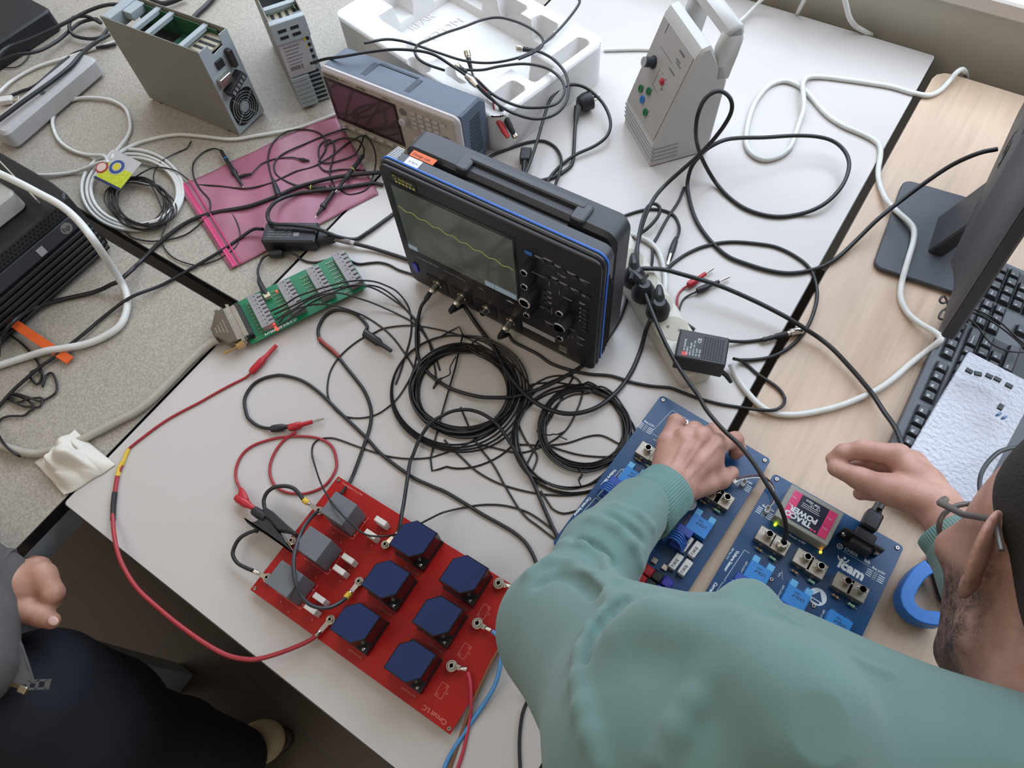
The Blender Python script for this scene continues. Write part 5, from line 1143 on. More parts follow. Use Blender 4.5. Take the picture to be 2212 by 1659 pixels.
# probes on the pink bag
def probe(label, pts, body, ring=None, r=.0016, tip=True, hb=.006, end=None):
    t = lead(label, 'probe', 'test_probe', 'probes on the pink bag')
    cable(None, pts, r, BLK2, name='wire', parent=t)
    if body:
        a, b_ = P(body[0][0], body[0][1], hb + .002), P(body[1][0], body[1][1], hb); d = (b_ - a); L = d.length; d.normalize()
        mb = MB(); mb.lathe(a, d, [(0, .002), (.004, .0038), (L * .55, .0045), (L * .6, .006), (L * .66, .006), (L * .7, .0035), (L * .95, .0025), (L, .0012)], 12); mb.build('probe_body', BKP, t)
        if ring:
            mb = MB(); mb.lathe(a + d * L * ring[0], d, [(0, .0047), (.002, .0047)], 12); mb.build('ring', mat(ring[1], {'ring_blue': '2f86c8', 'ring_yellow': 'c2b83a'}[ring[1]], .4), t)
        if tip:
            mb = MB(); mb.cyl(b_, b_ + d * .006, .0008, n=6); mb.build('tip', STEEL, t)
    if end:
        a, b_ = P(*end[0], .008), P(*end[1], .008); mb = MB(); d = (b_ - a); L = d.length; d.normalize(); mb.lathe(a, d, [(0, .002), (L * .5, .005), (L * .95, .0062), (L, .006), (L, .004)], 14); mb.build('boot', BKP, t)
        mb = MB(); mb.cyl(b_ - d * .001, b_ + d * .0015, .0036, n=12); mb.build('coaxial_plug', STEEL, t)
    return t
PB = .004
t = probe('probe with blue ring lying at the left side of the pink bag', [(266, 490), (274, 503), (293, 516), (339, 521), (401, 507), (445, 470, PB), (454, 450, PB), (451, 430, PB), (431, 407, PB), (418, 380, PB), (418, 353), (437, 331), (461, 321), (478, 326, .006)], ((476, 324), (524, 402)), (.25, 'ring_blue'))
mb = MB(); pts = [P(510, 384, .006), P(527, 379, .006), P(543, 376, .006)]; mb.tube(pts, [.002, .0032, .0024], 8); mb.build('clip_branch', BKP, t)
cable(None, [(543, 376, .006), (556, 362, PB), (567, 353, PB), (595, 343, PB), (630, 340, PB), (648, 344, .006)], .0013, BLK2, name='ground_wire', parent=t)
mb = MB(); mb.tube([P(645, 343, .006), P(655, 345, .007), P(668, 347, .006)], [.0018, .0034, .0016], 8); mb.build('clip', BKP, t)
probe('probe cable with large plug boot in the middle of the pink bag', [(587, 384, .006), (582, 365, PB), (579, 342, PB), (587, 312, PB), (614, 287, PB), (649, 279, PB), (684, 285, PB), (703, 301, PB), (702, 325, PB), (690, 345, PB), (690, 358, PB), (706, 370, PB), (740, 366, PB), (790, 368, PB)], None, end=((588, 384), (602, 423)))
probe('long probe cable crossing the whole pink bag to the screen foot', [(380, 419, .006), (407, 401), (461, 401, PB), (529, 407, PB), (580, 397, PB), (608, 385, PB), (640, 370, PB), (674, 361, PB), (700, 347, PB), (717, 336, PB), (740, 318, PB), (760, 304, PB), (787, 293, .01), (804, 312, .01), (812, 342, .01), (806, 380, .008), (790, 410, PB), (755, 420, PB), (735, 410, PB)], None)
probe('probe with yellow ring leaning over the right side of the pink bag', [(646, 404, PB), (617, 391, PB), (595, 374, PB), (594, 350, PB), (614, 331, PB), (663, 309, PB), (717, 287, PB), (760, 277, PB), (785, 290, .008), (770, 330, .008), (740, 345, PB), (700, 352, PB), (688, 335, PB), (692, 312, PB), (712, 302, PB), (722, 318, PB), (718, 345, PB), (712, 375, PB), (722, 402, PB)], None)
probe('probe with yellow ring hanging at the right edge of the pink bag', [(700, 315, PB), (738, 299, PB), (770, 302, PB), (785, 318, .01), (786, 336, .012)], ((786, 334), (728, 410)), (.42, 'ring_yellow'), hb=.012)
probe('probe with yellow ring lying flat near the lower edge of the pink bag', [(617, 391, PB), (640, 400, PB), (668, 406, .006)], ((664, 405), (722, 409)), (.12, 'ring_yellow'), tip=False)
probe('hook probe with long thin tip at the lower edge of the pink bag', [(712, 400, PB), (720, 410, .008)], ((722, 412), (684, 466)), None)
# long black cables
K = .0038
cable('thick black cable from the black computer across both speckled tables to the oscilloscope', [(-5, 770, .02), (0, 736, .02), (27, 696, .035), (68, 668, .015), (122, 650), (203, 631), (240, 615, .015), (258, 606, .018), (285, 583, .015), (306, 563), (353, 517), (407, 479), (461, 460), (536, 446, .006), (601, 423, .007), (644, 404, .008), (725, 383, .009), (804, 374, .012), (830, 372, .012)], K)
cable('black cable from the power brick to the lower left corner', [(568, 495, .02), (546, 496, .012), (515, 517), (484, 538), (434, 568), (353, 614), (285, 641, .015), (231, 679), (176, 725, .006), (110, 777, .006), (90, 790, .006), (33, 839, .006), (0, 875), (-14, 890)], .0031)
t = lead('black power brick with white print beside the pink bag', 'power adapter', 'power_brick'); 
o_, e_ = P(567, 548, 0), P(672, 545, 0)
cb = [P(566, 482, .032), P(668, 481, .032), P(660, 520, .032), P(560, 520, .032)]
A0, B0, D0 = P(561, 520, .032), P(660, 521, .032), P(567, 481, .032)
x = (B0 - A0).normalized(); T = frame((A0.x, A0.y, TZ), (x.x, x.y, 0), (-x.y, x.x, 0)); wd = abs((T.inverted() @ D0).y)
mb = MB(); mb.at(T); mb.rbox(0, .098, 0, .046, .003, .031, .004, .003, 3); mb.build('housing', mat('brick_black', '18181b', .4), t)
mb = MB(); mb.at(T); mb.text('EXTRON', .0085, RZ(0, (.030, .034, .0311)), bold=.03)
for k in range(4): mb.text('INPUT: 100-240V~ 1.5A' if k % 2 else 'MODEL: 19V  3.42A  LPS', .0042, RZ(0, (.010, .027 - k * .006, .0311)))
mb.box(.058, .068, .012, .020, .0311, .0313); mb.build('brick_print', mat('print_dull', '7f8082', .6), t)
mb = MB(); mb.at(T); mb.prism([(.098, .010), (.116, .013), (.128, .017), (.128, .027), (.116, .032), (.098, .034)], .006, .024, .002); mb.build('inlet_plug', BKP, t)
mb = MB(); mb.tube([P(712, 514, .014), P(735, 518, .012), P(766, 526, .010)], .0046, 8); mb.build('cord_tag', mat('tag_white', 'b9b4ae', .5), t)
mb = MB(); mb.tube([P(722, 516, .014), P(744, 521, .012), P(757, 524, .011)], .0048, 8); mb.build('tag_print', mat('tag_grey', '77726e', .6), t)
cable(None, [(706, 512, .014), (735, 518, .012), (769, 527, .010), (807, 537, .006), (867, 556, .004), (900, 568, .004)], .0034, name='mains_wire', parent=t)
cable('black cable looping over the power brick to the oscilloscope', [(828, 400, .004), (807, 396, .006), (770, 401, .008), (725, 408, .01), (680, 413, .009), (644, 418, .008), (603, 431, .014), (583, 450, .025), (578, 469, .036), (590, 483, .038), (631, 486, .038), (685, 494, .036), (725, 510, .022), (766, 517, .006), (793, 503, .005), (834, 474, .004), (850, 462)], .0036)
t = lead('black low-voltage cord with ferrite lump plugged into the green board', 'cable', 'low_voltage_cable')
cable(None, [(895, 594, .003), (883, 590), (861, 583), (840, 572), (820, 567), (800, 568), (774, 570), (750, 561), (725, 558), (705, 562), (685, 567), (665, 566), (650, 560), (639, 551, .006), (620, 546, .008), (584, 550, .008), (570, 556, .006), (563, 566, .004), (557, 583, .004), (559, 602, .010)], .0021, name='wire', parent=t)
mb = MB(); mb.lathe(P(582, 549, .008), P(621, 547, .008) - P(582, 549, .008), [(0, .003), (.001, .0065), (.0035, .0078), (.021, .0078), (.0245, .0065), (.0255, .003)], 14); mb.build('ferrite', BKP, t)
mb = MB(); mb.tube([P(559, 600, .010), P(561, 610, .016), P(568, 624, .018), P(576, 637, .017)], [.0028, .0044, .0050, .0038], 10); mb.build('barrel_plug', BKP, t)
cable('thick white cable draped over the black computer', [(-12, 370, .175), (41, 395, .172), (81, 416, .16), (130, 443, .150), (168, 476, .145), (203, 520, .135), (239, 574, .06), (262, 610, .02), (274, 640, .008), (273, 672), (260, 702), (231, 724), (190, 742), (140, 752, .010), (100, 758, .011), (54, 772), (-10, 792)], .0062, WHC, seg=12)
db = (grt.matrix_basis @ Vector((-.046, 0, 0)))
cable('thick beige cable from the metal connector hood to the left edge', [(472, 733, .014), (455, 742, .010), (430, 762), (400, 790), (360, 832), (325, 866), (290, 892), (258, 908), (220, 928), (184, 946), (150, 962), (108, 974), (80, 980), (54, 978), (25, 970), (-12, 958)], .0066, BEI, seg=12)
cable('thin black tangled cord on the near speckled table', [(20, 722, .01), (50, 745), (75, 773), (88, 797), (90, 815), (80, 830), (66, 816), (68, 803, .006), (82, 800, .006), (94, 812, .006), (92, 835), (100, 812), (112, 806), (122, 825), (122, 845), (108, 858), (85, 866), (60, 858, .006), (30, 850, .006), (14, 858), (35, 870), (60, 862, .005), (90, 860), (88, 876), (75, 880), (62, 866), (35, 855), (20, 852), (30, 868, .005), (50, 878), (72, 880), (62, 890), (50, 898), (20, 899), (2, 906), (-8, 925)], .0019, BLK2)
cable('thin black cord end near the beige cable at the left', [(-10, 920, .004), (0, 945, .012), (16, 967, .016), (36, 982, .012), (44, 986, .004)], .002, BLK2)
# ---- red lead with sleeves, runs off the table edge
t = lead('long red banana lead with yellow and black sleeves hanging over the table edge')
pts = [(545, 803, .008), (530, 816), (500, 831), (465, 850), (430, 870), (395, 888), (363, 906), (335, 925), (310, 944), (292, 958), (277, 972), (264, 1000), (254, 1028), (248, 1065), (244, 1095), (244, 1123, .006), (246, 1150, .012), (252, 1185, .016), (262, 1215, .016), (278, 1245, .014), (300, 1275, .012), (330, 1303, .01), (380, 1345, .01), (440, 1388, .012), (490, 1415, .014), (530, 1424, .016), (560, 1423, .018), (600, 1412, .02), (640, 1397, .02), (668, 1384, .020), (684, 1373, .020)]
cable(None, pts[:12], .0021, REDW, name='wire', parent=t); cable(None, pts[11:], .0032, REDW, name='wire', parent=t)
banana(None, None, (541, 806), (597, 746), .007, mat('red_plug', 'b3222b', .35), parent=t)
mb = MB(); mb.tube(spl(cpts([(278, 970), (271, 985), (266, 998)], .0026)), .0028, 8); mb.tube(spl(cpts([(266, 998), (258, 1012), (254, 1029)], .0032)), .0036, 8); mb.build('yellow_sleeve', YEL, t)
mb = MB(); mb.tube(spl(cpts([(248, 1064), (245, 1092), (244, 1124)], .0035)), .0040, 8); mb.build('black_sleeve', BKP, t)
def lug(t, a3, ringp, ring_r=.0062, sleeve=None, name='ring_lug'):
    a, b_ = Vector(a3), Vector(ringp); d = (b_ - a).normalized(); mb = MB()
    mb.lathe(a, d, [(0, .0030), (.007, .0030), (.009, .0018)], 12); sd = d.cross(Vector((0, 0, 1))).normalized(); e = b_ - d * ring_r * .7
    mb.add([tuple(p) for p in (a + d * .007 - sd * .0028, a + d * .007 + sd * .0028, e + sd * .0034, e - sd * .0034)], [(0, 1, 2, 3)]); 
    mb.tube([b_ + Vector((math.cos(k) * ring_r * .85, math.sin(k) * ring_r * .85, 0)) for k in np.linspace(0, 2 * PI, 25)[:-1]], .0013, 6, closed=True)
    o = mb.build(name, STEEL, t)
    if sleeve:
        mb = MB(); mb.lathe(a - d * .004, d, [(0, .0030), (.001, .0042), (.009, .0042), (.010, .003)], 12); mb.build('yellow_sleeve', sleeve, t)
lug(t, P(682, 1374, .021), RING['c'])
# ---- black loop lead with stacked plugs, ends under the sleeve
t = lead('black lead looping round to stacked black and red plugs')
cable(None, [(588, 926, .006), (570, 924), (554, 918), (540, 907), (533, 896), (528, 869), (533, 850), (548, 830), (568, 818), (590, 812), (612, 811), (652, 822), (690, 848), (731, 888), (771, 926), (798, 953), (825, 982), (885, 1027), (930, 1049), (961, 1062), (1000, 1085), (1042, 1111), (1080, 1132), (1110, 1150), (1135, 1172), (1152, 1200), (1165, 1235)], .0027, name='wire', parent=t)
banana(None, None, (584, 927), (640, 919), .007, BKP, parent=t)
t = lead('thin red lead from the red stacking plug to the black clamp')
cable(None, [(640, 932, .006), (615, 950), (598, 970), (586, 995), (583, 1022), (592, 1046), (610, 1060), (635, 1066), (665, 1065), (700, 1050), (722, 1022), (727, 998), (718, 966), (695, 949), (665, 943), (625, 943), (590, 948), (550, 961), (525, 980), (511, 1008), (510, 1035), (520, 1058, .008)], .0022, REDW, name='wire', parent=t)
banana(None, None, (622, 925), (675, 911), .007, mat('red_plug', 'b3222b', .35), pin=(700, 908), parent=t)
banana(None, None, (510, 1074), (562, 1107), .010, mat('red_plug', 'b3222b', .35), parent=t, body=.0065, h1=.018)
mb = MB(); mb.tube([P(520, 1056, .010), P(523, 1066, .012), P(530, 1082, .012)], [.003, .006, .006], 10); mb.build('plug_boot', mat('red_plug', 'b3222b', .35), t)
# clamp
def clamp():
    t = thing('alligator_clamp', 'large black alligator clamp gripping a bolt on the red board edge', 'clamp', (0, 0, 0)); Z2 = lambda x, y, h=.026: P(520 + x / 11.06, 1050 + y / 11.06, h); cm_ = mat('clamp_black', '232226', .5, bump=.2, bscale=1500)
    def slab(pts, z0, z1, nm, m=cm_, par=None):
        p = [Z2(*q, h=(z0 + z1) / 2) for q in pts]; mb = MB(); mb.prism([(q.x, q.y) for q in p], TZ + z0, TZ + z1, .002); return mb.build(nm, m, par or t)
    slab([(560, 480), (830, 660), (1080, 900), (1400, 1170), (1330, 1230), (1170, 1130), (930, 1090), (700, 830), (560, 740)], .016, .030, 'jaw')
    slab([(110, 790), (140, 785), (230, 850), (290, 885), (370, 880), (450, 830), (560, 730), (740, 800), (940, 1100), (1060, 1330), (1160, 1460), (1290, 1620), (1240, 1620), (1060, 1470), (700, 1210), (440, 1060), (290, 990), (180, 900)], .013, .027, 'jaw')
    mb = MB(); mb.tube([Z2(330, 590, .018), Z2(470, 680, .022), Z2(620, 770, .024)], [.0068, .0075, .0070], 12); mb.build('clamp_handle', cm_, t)
    mb = MB(); mb.cyl(Z2(760, 640, .022), Z2(780, 620, .022), .0032); mb.cyl(Z2(370, 1040, .02), Z2(410, 1070, .02), .004); mb.build('pivot', cm_, t)
    mb = MB(); mb.tube([Z2(1000, 1130, .024), Z2(1120, 1350, .022), Z2(1280, 1590, .020)], .0008, 6); mb.tube([Z2(1150, 1120, .024), Z2(1240, 1150, .022), Z2(1340, 1260, .020)], .0008, 6); mb.build('jaw_teeth', STEEL, t)
clamp()
t = lead('short black jumper with yellow ring terminal above the black clamp'); cable(None, [(571, 1096, .022), (570, 1080, .024), (577, 1064, .026), (592, 1053, .028), (612, 1050, .028), (630, 1053, .028), (642, 1062, .026), (655, 1079, .024)], .0030, name='wire', parent=t); lug(t, P(659, 1082, .022), RING['k'], sleeve=YEL)
t = lead('short black jumper from the clamp to the board corner'); cable(None, [(552, 1146, .022), (535, 1152, .022), (518, 1163, .02), (507, 1180, .018), (503, 1198, .016), (512, 1215, .015), (530, 1226, .016), (547, 1233, .018)], .0028, name='wire', parent=t); lug(t, P(549, 1234, .019), RING['a'])
t = lead('dark grey jumper with yellow sleeve arching over the red board'); cable(None, [(686, 1105, .028), (672, 1118, .040), (657, 1138, .052), (645, 1165, .062), (636, 1195, .068), (634, 1225, .070), (638, 1255, .068), (648, 1283, .06), (664, 1302, .052), (685, 1312, .044), (712, 1312, .036), (735, 1301, .029), (748, 1291, .026)], .0027, mat('dark_grey_wire', '33363b', .4), name='wire', parent=t); lug(t, P(750, 1288, .024), RING['d'], sleeve=YEL)
# black lead with red shrink sleeve
t = lead('black lead with red shrink sleeve beside the green board')
cable(None, [(787, 719, .004), (793, 705), (783, 691), (768, 679), (745, 671), (722, 671), (703, 682), (691, 700), (687, 718), (693, 738), (708, 752), (731, 772), (750, 796), (771, 822), (786, 843), (797, 868), (802, 892), (799, 922), (787, 960), (771, 1005), (758, 1037), (745, 1056, .012), (735, 1068, .03)], .0028, name='wire', parent=t)
mb = MB(); mb.tube(spl(cpts([(689, 731, .0032), (700, 742, .0035), (716, 755, .0035), (733, 771, .0032)], .0032)), .0036, 8); mb.build('red_sleeve', mat('red_shrink', '8f3324', .45), t)
mb = MB(); a, b_, c_ = P(787, 719, .008), P(824, 744, .008), P(846, 757, .008); d = (b_ - a); L_ = d.length; d.normalize()
mb.lathe(a, d, [(0, .004), (.002, .0072), (L_ * .8, .0072), (L_, .004), ((c_ - a).length, .0034), ((c_ - a).length, .001)], 12); mb.build('plug_grip', BKP, t)
cable('thin black wire circling left of the big coil to the black plug', [(1150, 840), (1110, 790), (1050, 752), (1000, 727), (942, 711), (888, 703), (834, 708), (806, 720), (780, 732), (755, 750), (736, 768), (722, 786), (711, 810), (707, 843), (712, 866), (725, 886), (744, 899), (777, 903), (812, 896), (840, 878), (862, 856), (885, 818), (895, 790), (900, 765)], .0014, BLK2)
cable('thin black wire crossing from the coils to the first blue capacitor block', [(857, 1154, .03), (835, 1158, .045), (798, 1157, .055), (775, 1146, .06), (758, 1130, .066), (740, 1113, .07), (717, 1086, .066), (702, 1062, .05), (690, 1036, .03), (680, 1005, .01), (674, 980), (677, 960), (690, 949), (710, 946), (730, 949), (771, 964), (825, 982), (860, 989), (893, 991), (925, 989), (948, 983), (985, 970), (1015, 956), (1040, 940)], .0014, BLK2)
t = lead('black sheathed lead arching from the red board over the coils under the sleeve'); cable(None, [(860, 1148, .028), (864, 1135, .03), (868, 1110, .03), (872, 1089, .025), (877, 1055, .015), (882, 1021, .01), (886, 998, .008), (893, 981, .01), (903, 955, .012), (915, 934, .014), (930, 914, .016), (948, 902, .018), (975, 889, .018), (1002, 885, .018), (1022, 887, .016), (1042, 894, .014), (1060, 905, .012), (1075, 918, .012), (1090, 938, .01), (1114, 975, .01), (1130, 1002, .01), (1146, 1030, .008), (1158, 1055), (1168, 1080), (1180, 1108), (1192, 1135), (1204, 1160), (1215, 1190)], .0029, name='wire', parent=t); lug(t, P(859, 1150, .026), RING['e'])
# thin wires from the green board
gw = [[(585, 672, .020), (615, 658, .030), (644, 640, .034), (690, 624, .034), (725, 614, .032), (760, 607, .030), (788, 606, .028), (812, 609, .024), (834, 617, .018), (855, 628, .012), (872, 646, .006), (883, 665), (888, 689), (888, 716), (883, 743), (873, 775), (866, 800), (855, 830)],
      [(592, 679, .020), (630, 662, .03), (671, 642, .034), (700, 631, .034), (725, 623, .034), (766, 616, .032), (795, 619, .026), (820, 629, .016), (850, 648, .008), (875, 667), (898, 691), (915, 716), (927, 742), (934, 770), (940, 800), (942, 830)],
      [(597, 690, .020), (635, 668, .03), (671, 646, .036), (700, 636, .036), (735, 633, .034), (780, 646, .02), (806, 655, .012), (834, 667, .006), (862, 680), (888, 694), (908, 712), (921, 730), (931, 745), (940, 768), (950, 800)],
      [(602, 698, .020), (616, 682, .026), (640, 668, .032), (662, 661, .032), (690, 657, .030), (715, 659, .026), (739, 665, .02), (766, 674, .010), (793, 686), (822, 705), (847, 727), (870, 757), (890, 788), (900, 815)],
      [(600, 705, .02), (625, 690, .026), (648, 672, .034), (671, 655, .036), (700, 640, .036), (750, 620, .032), (788, 616, .028), (820, 621, .016), (850, 640, .007), (880, 672), (900, 700), (905, 730), (903, 760), (908, 790)]]
for i, g in enumerate(gw):
    cable(['first thin black wire from the green board, the highest arc', 'second thin black wire from the green board, reaching furthest right', 'third thin black wire from the green board, middle arc', 'fourth thin black wire from the green board, the lowest arc', 'fifth thin black wire from the green board, starting nearest the hood'][i], g, .0015, BLK2, group='thin wires from the green board')
# coils
def coil(label, cx, cy, specs, r, tails=(), name='wire_coil'):
    pts = list(tails[0]) if tails else []
    for k, (rx, ry, ox, oy, h) in enumerate(specs):
        n = 20; ph = k * .55
        for j in range(n):
            a = 2 * PI * j / n - 1.2; pts.append((cx + ox + rx * math.cos(a) + 2.2 * math.sin(3 * a + ph), cy + oy + ry * math.sin(a) + 2.0 * math.cos(2 * a + ph), h + .0014 * math.sin(2 * a + ph)))
    if len(tails) > 1: pts += list(tails[1])
    return cable(label, pts, r, BLK2, name=name, cat='cable', n=3, seg=6)
r0 = random.Random(5)
sp = [(106 + r0.uniform(-9, 9), 93 + r0.uniform(-8, 7), r0.uniform(-5, 5), r0.uniform(-5, 6), .002 + .0011 * (k % 7)) for k in range(15)] + [(135 + 5 * k, 118 + 3 * k, -16 + 3 * k, 2 * k, .0022 + .001 * k) for k in range(4)]
coil('large round coil of thin black wire in front of the black oscilloscope', 1000, 842, sp, .0015, ([(905, 815), (930, 770)], [(930, 990), (965, 1008), (1000, 1012), (1040, 1004), (1080, 985), (1110, 960)]))
sp = [(92 + r0.uniform(-7, 7), 84 + r0.uniform(-7, 6), r0.uniform(-4, 4), r0.uniform(-5, 5), .002 + .0011 * (k % 6)) for k in range(12)] + [(118, 110, -28, 20, .003), (126, 118, -25, 26, .004), (132, 112, -22, 28, .002), (112, 120, -32, 10, .003)]
coil('smaller round coil of thin black wire left of the blue circuit board', 1264, 925, sp, .0015, ([(1100, 958), (1150, 830)], [(1140, 1000), (1180, 1045)]))
for lab, pts in (('thin black wire arc over the smaller coil from the big coil', [(1030, 958), (1070, 968), (1125, 978), (1180, 960), (1222, 930), (1245, 890), (1258, 850), (1250, 822), (1225, 812), (1185, 815), (1150, 835), (1128, 868), (1120, 910), (1135, 950), (1160, 985), (1150, 1020)]),
                 ('thin black wire crossing inside the smaller coil', [(1120, 960), (1170, 962), (1222, 958), (1270, 943), (1300, 941), (1330, 955), (1345, 965), (1330, 985), (1270, 985), (1222, 975), (1180, 958), (1160, 930)]),
                 ('straight thin black wire running from the big coil down to the sleeve', [(995, 880), (1012, 920), (1033, 962), (1065, 1003), (1090, 1048), (1106, 1075), (1122, 1100), (1140, 1120), (1163, 1137), (1195, 1162), (1220, 1180)]),
                 ('thin black wire sweeping below both coils', [(960, 950), (980, 973), (1000, 991), (1027, 1016), (1068, 1040), (1114, 1056), (1168, 1067), (1230, 1070), (1278, 1062), (1300, 1050)]),
                 ('thin black wire arching right of the red board', [(905, 1133, .045), (930, 1120, .03), (961, 1106, .01), (1015, 1094), (1055, 1090), (1095, 1093), (1136, 1105), (1168, 1124), (1200, 1150), (1225, 1175)]),
                 ('thin black wire end near the blue board corner', [(1168, 1060), (1184, 1085), (1195, 1100), (1217, 1109), (1246, 1103), (1262, 1095)])):
    cable(lab, pts, .0015, BLK2)
for i, pts in enumerate(([(1165, 935, .008), (1185, 940, .01), (1195, 938, .011), (1205, 938, .01), (1222, 931, .009), (1208, 941, .008), (1225, 950, .004)], [(1250, 1008, .008), (1255, 1018, .012), (1256, 1030, .01), (1251, 1038, .008), (1255, 1050, .006), (1250, 1035, .01), (1259, 1026, .004)], [(985, 770, .008), (978, 782, .01), (972, 795, .01), (972, 808, .008), (960, 815, .01), (945, 821, .01), (936, 840, .004), (955, 817, .008)])):
    cable(['twist tie on the left side of the smaller coil', 'twist tie below the smaller coil', 'twist tie inside the big coil'][i], pts, .0011, BLK2, name='twist_tie', cat='tie')
# oscilloscope input cables
def scopecab(label, k, pts, r):
    t = lead(label, 'probe', 'coaxial_cable', 'cables from the oscilloscope inputs'); x = (.062, .112, .161, .209)[k]; p = Vector((SCX + x, SCY - .004, TZ + .030)); q = P(*pts[0][:2], pts[0][2])
    mb = MB(); mb.lathe(p, Vector((-.0, -1, -.05)), [(0, .0068), (.004, .0072), (.008, .0064), (.012, .0072), (.016, .0062), (.019, .004)], 16); mb.build('coaxial_plug', STEEL, t)
    p2 = p + Vector((0, -.018, 0)); mb = MB(); c = spl([p2, p2 + Vector((0, -.012, -.003)), q], 6) + spl(cpts(pts, r), 6); mb.tube(c, r, 8); mb.build('wire', BLK, t, 60)
    mb = MB(); mb.tube(spl([p2, p2 + Vector((0, -.012, -.003)), q], 4), [.0044] * 5 + [.0036] * 3 + [.003], 8); mb.build('boot', BKP, t)
scopecab('thick black cable from the first oscilloscope input sweeping right past the coils', 0, [(920, 648, .020), (911, 660, .015), (905, 680, .006), (900, 712), (900, 750), (905, 775), (918, 798), (940, 818), (975, 840), (1029, 856, .008), (1070, 859, .010), (1110, 857, .010), (1149, 846, .008), (1203, 823), (1258, 790), (1290, 762), (1308, 739), (1325, 712), (1340, 685), (1352, 650), (1358, 620)], .0030)
scopecab('thick black cable from the second oscilloscope input to the plug in the power strip', 1, [(1000, 660, .018), (1010, 672, .01), (1025, 695), (1045, 722), (1068, 753), (1090, 796, .008), (1114, 829, .010), (1141, 858, .012), (1176, 880, .010), (1217, 893, .012), (1258, 891, .012), (1298, 875, .010), (1339, 839, .006), (1366, 799), (1384, 755), (1395, 715, .02), (1405, 690, .05)], .0036)
scopecab('black cable from the fourth oscilloscope input running right', 3, [(1099, 722, .012), (1110, 738, .005), (1136, 752), (1163, 766), (1190, 785), (1230, 799), (1271, 808), (1320, 812), (1366, 826), (1407, 834), (1447, 838), (1475, 848)], .0026)
# ---- right-hand side cables
cable('thick white cable running over the wooden table past the monitor stand', [(1578, 786, .012), (1590, 812), (1610, 842), (1640, 875), (1675, 893), (1720, 896), (1765, 889), (1810, 878), (1852, 862), (1895, 842), (1930, 818), (1965, 787), (2000, 760, .012), (2026, 740, .026), (2032, 731, .028), (2020, 718, .024), (1985, 697, .010), (1960, 675), (1946, 645), (1947, 615), (1955, 583, .012), (1964, 553, .016), (1973, 522, .016), (1974, 496, .018), (1962, 478, .018), (1938, 457, .014), (1915, 432, .010), (1901, 400), (1897, 370), (1902, 335), (1900, 315), (1885, 301), (1855, 286), (1820, 271), (1785, 247), (1755, 213), (1735, 192), (1715, 180), (1690, 175), (1660, 186), (1635, 215), (1620, 250), (1612, 290), (1614, 318), (1630, 337), (1655, 345), (1685, 337), (1705, 321), (1715, 300), (1725, 270), (1736, 235, .012), (1735, 200, .016), (1734, 180, .014), (1745, 167, .008), (1775, 166), (1820, 171), (1870, 178), (1925, 187), (1970, 200), (2005, 206), (2030, 196), (2050, 176, .008), (2065, 158, .018), (2078, 150, .020), (2085, 156, .004), (2088, 168, -.03)], .0048, WHC, n=4, seg=10)
cable('long black cable looping from the monitor across the white table to the oscilloscope', [(2155, 322, .14), (2114, 331, .13), (2059, 355, .10), (2005, 390, .07), (1951, 430, .045), (1897, 473, .03), (1856, 513, .014), (1815, 552, .006), (1780, 574), (1742, 586), (1700, 590), (1655, 583), (1607, 568), (1575, 555), (1548, 534), (1523, 506), (1505, 478), (1494, 450), (1487, 420), (1485, 395, .01), (1492, 365, .03), (1507, 342, .05), (1530, 320, .065), (1564, 303, .07), (1600, 298, .06), (1650, 297, .05), (1720, 293, .04), (1770, 296, .035), (1805, 308, .03), (1828, 332, .028), (1834, 362, .025), (1820, 400, .02), (1792, 432, .015), (1760, 452, .01), (1725, 463), (1685, 468), (1645, 463), (1605, 448), (1570, 422), (1543, 390, .01), (1520, 350, .045), (1507, 315, .08), (1503, 285, .12), (1507, 250, .15), (1520, 218, .17), (1540, 200, .18), (1560, 198, .18), (1577, 212, .175), (1581, 235, .16), (1570, 262, .14), (1545, 297, .11), (1510, 335, .08), (1470, 370, .05), (1435, 402, .03), (1412, 430, .03), (1395, 465, .03), (1384, 500, .035), (1374, 545, .05), (1366, 590, .07), (1363, 605, .08)], .0036, n=4)
cable('black cable from the plugs up to the large loop on the white table', [(1392, 600, .05), (1403, 590, .03), (1409, 563, .008), (1411, 530), (1422, 508), (1444, 468), (1466, 435), (1478, 405)], .0026)
t = lead('black cable ending in a black connector with metal tip above the white strip'); cable(None, [(1463, 514, .01), (1467, 500, .008), (1466, 485), (1455, 465), (1430, 454), (1395, 453), (1352, 465), (1308, 484), (1272, 500)], .0026, name='wire', parent=t)
mb = MB(); mb.tube([P(1461, 513, .012), P(1458, 522, .012), P(1452, 540, .012), P(1445, 562, .010)], [.003, .0052, .0060, .0042], 10); mb.build('plug_grip', BKP, t); mb = MB(); mb.cyl(P(1449, 548, .016), P(1442, 572, .012), .0022, n=8); mb.build('plug_pin', STEEL, t)
bq = [(1326, 520, .004), (1345, 518), (1363, 514), (1390, 500, .01), (1411, 481, .015), (1424, 462, .02), (1424, 447, .024), (1411, 440, .028), (1397, 450, .032), (1386, 480, .038), (1380, 510, .045), (1377, 540, .05), (1378, 576, .055), (1388, 617, .06), (1408, 671, .065), (1430, 725, .07), (1458, 780, .07), (1485, 822, .07), (1506, 851, .07), (1528, 888, .072), (1562, 928, .078), (1596, 960, .085), (1628, 1000, .09), (1652, 1038, .09), (1672, 1070, .085), (1688, 1100, .075), (1697, 1130, .06), (1697, 1152, .045), (1694, 1168, .036)]
t = lead('black coaxial cable arching over both blue boards into a metal socket', 'cable', 'coaxial_cable'); cable(None, bq, .0031, name='wire', parent=t)
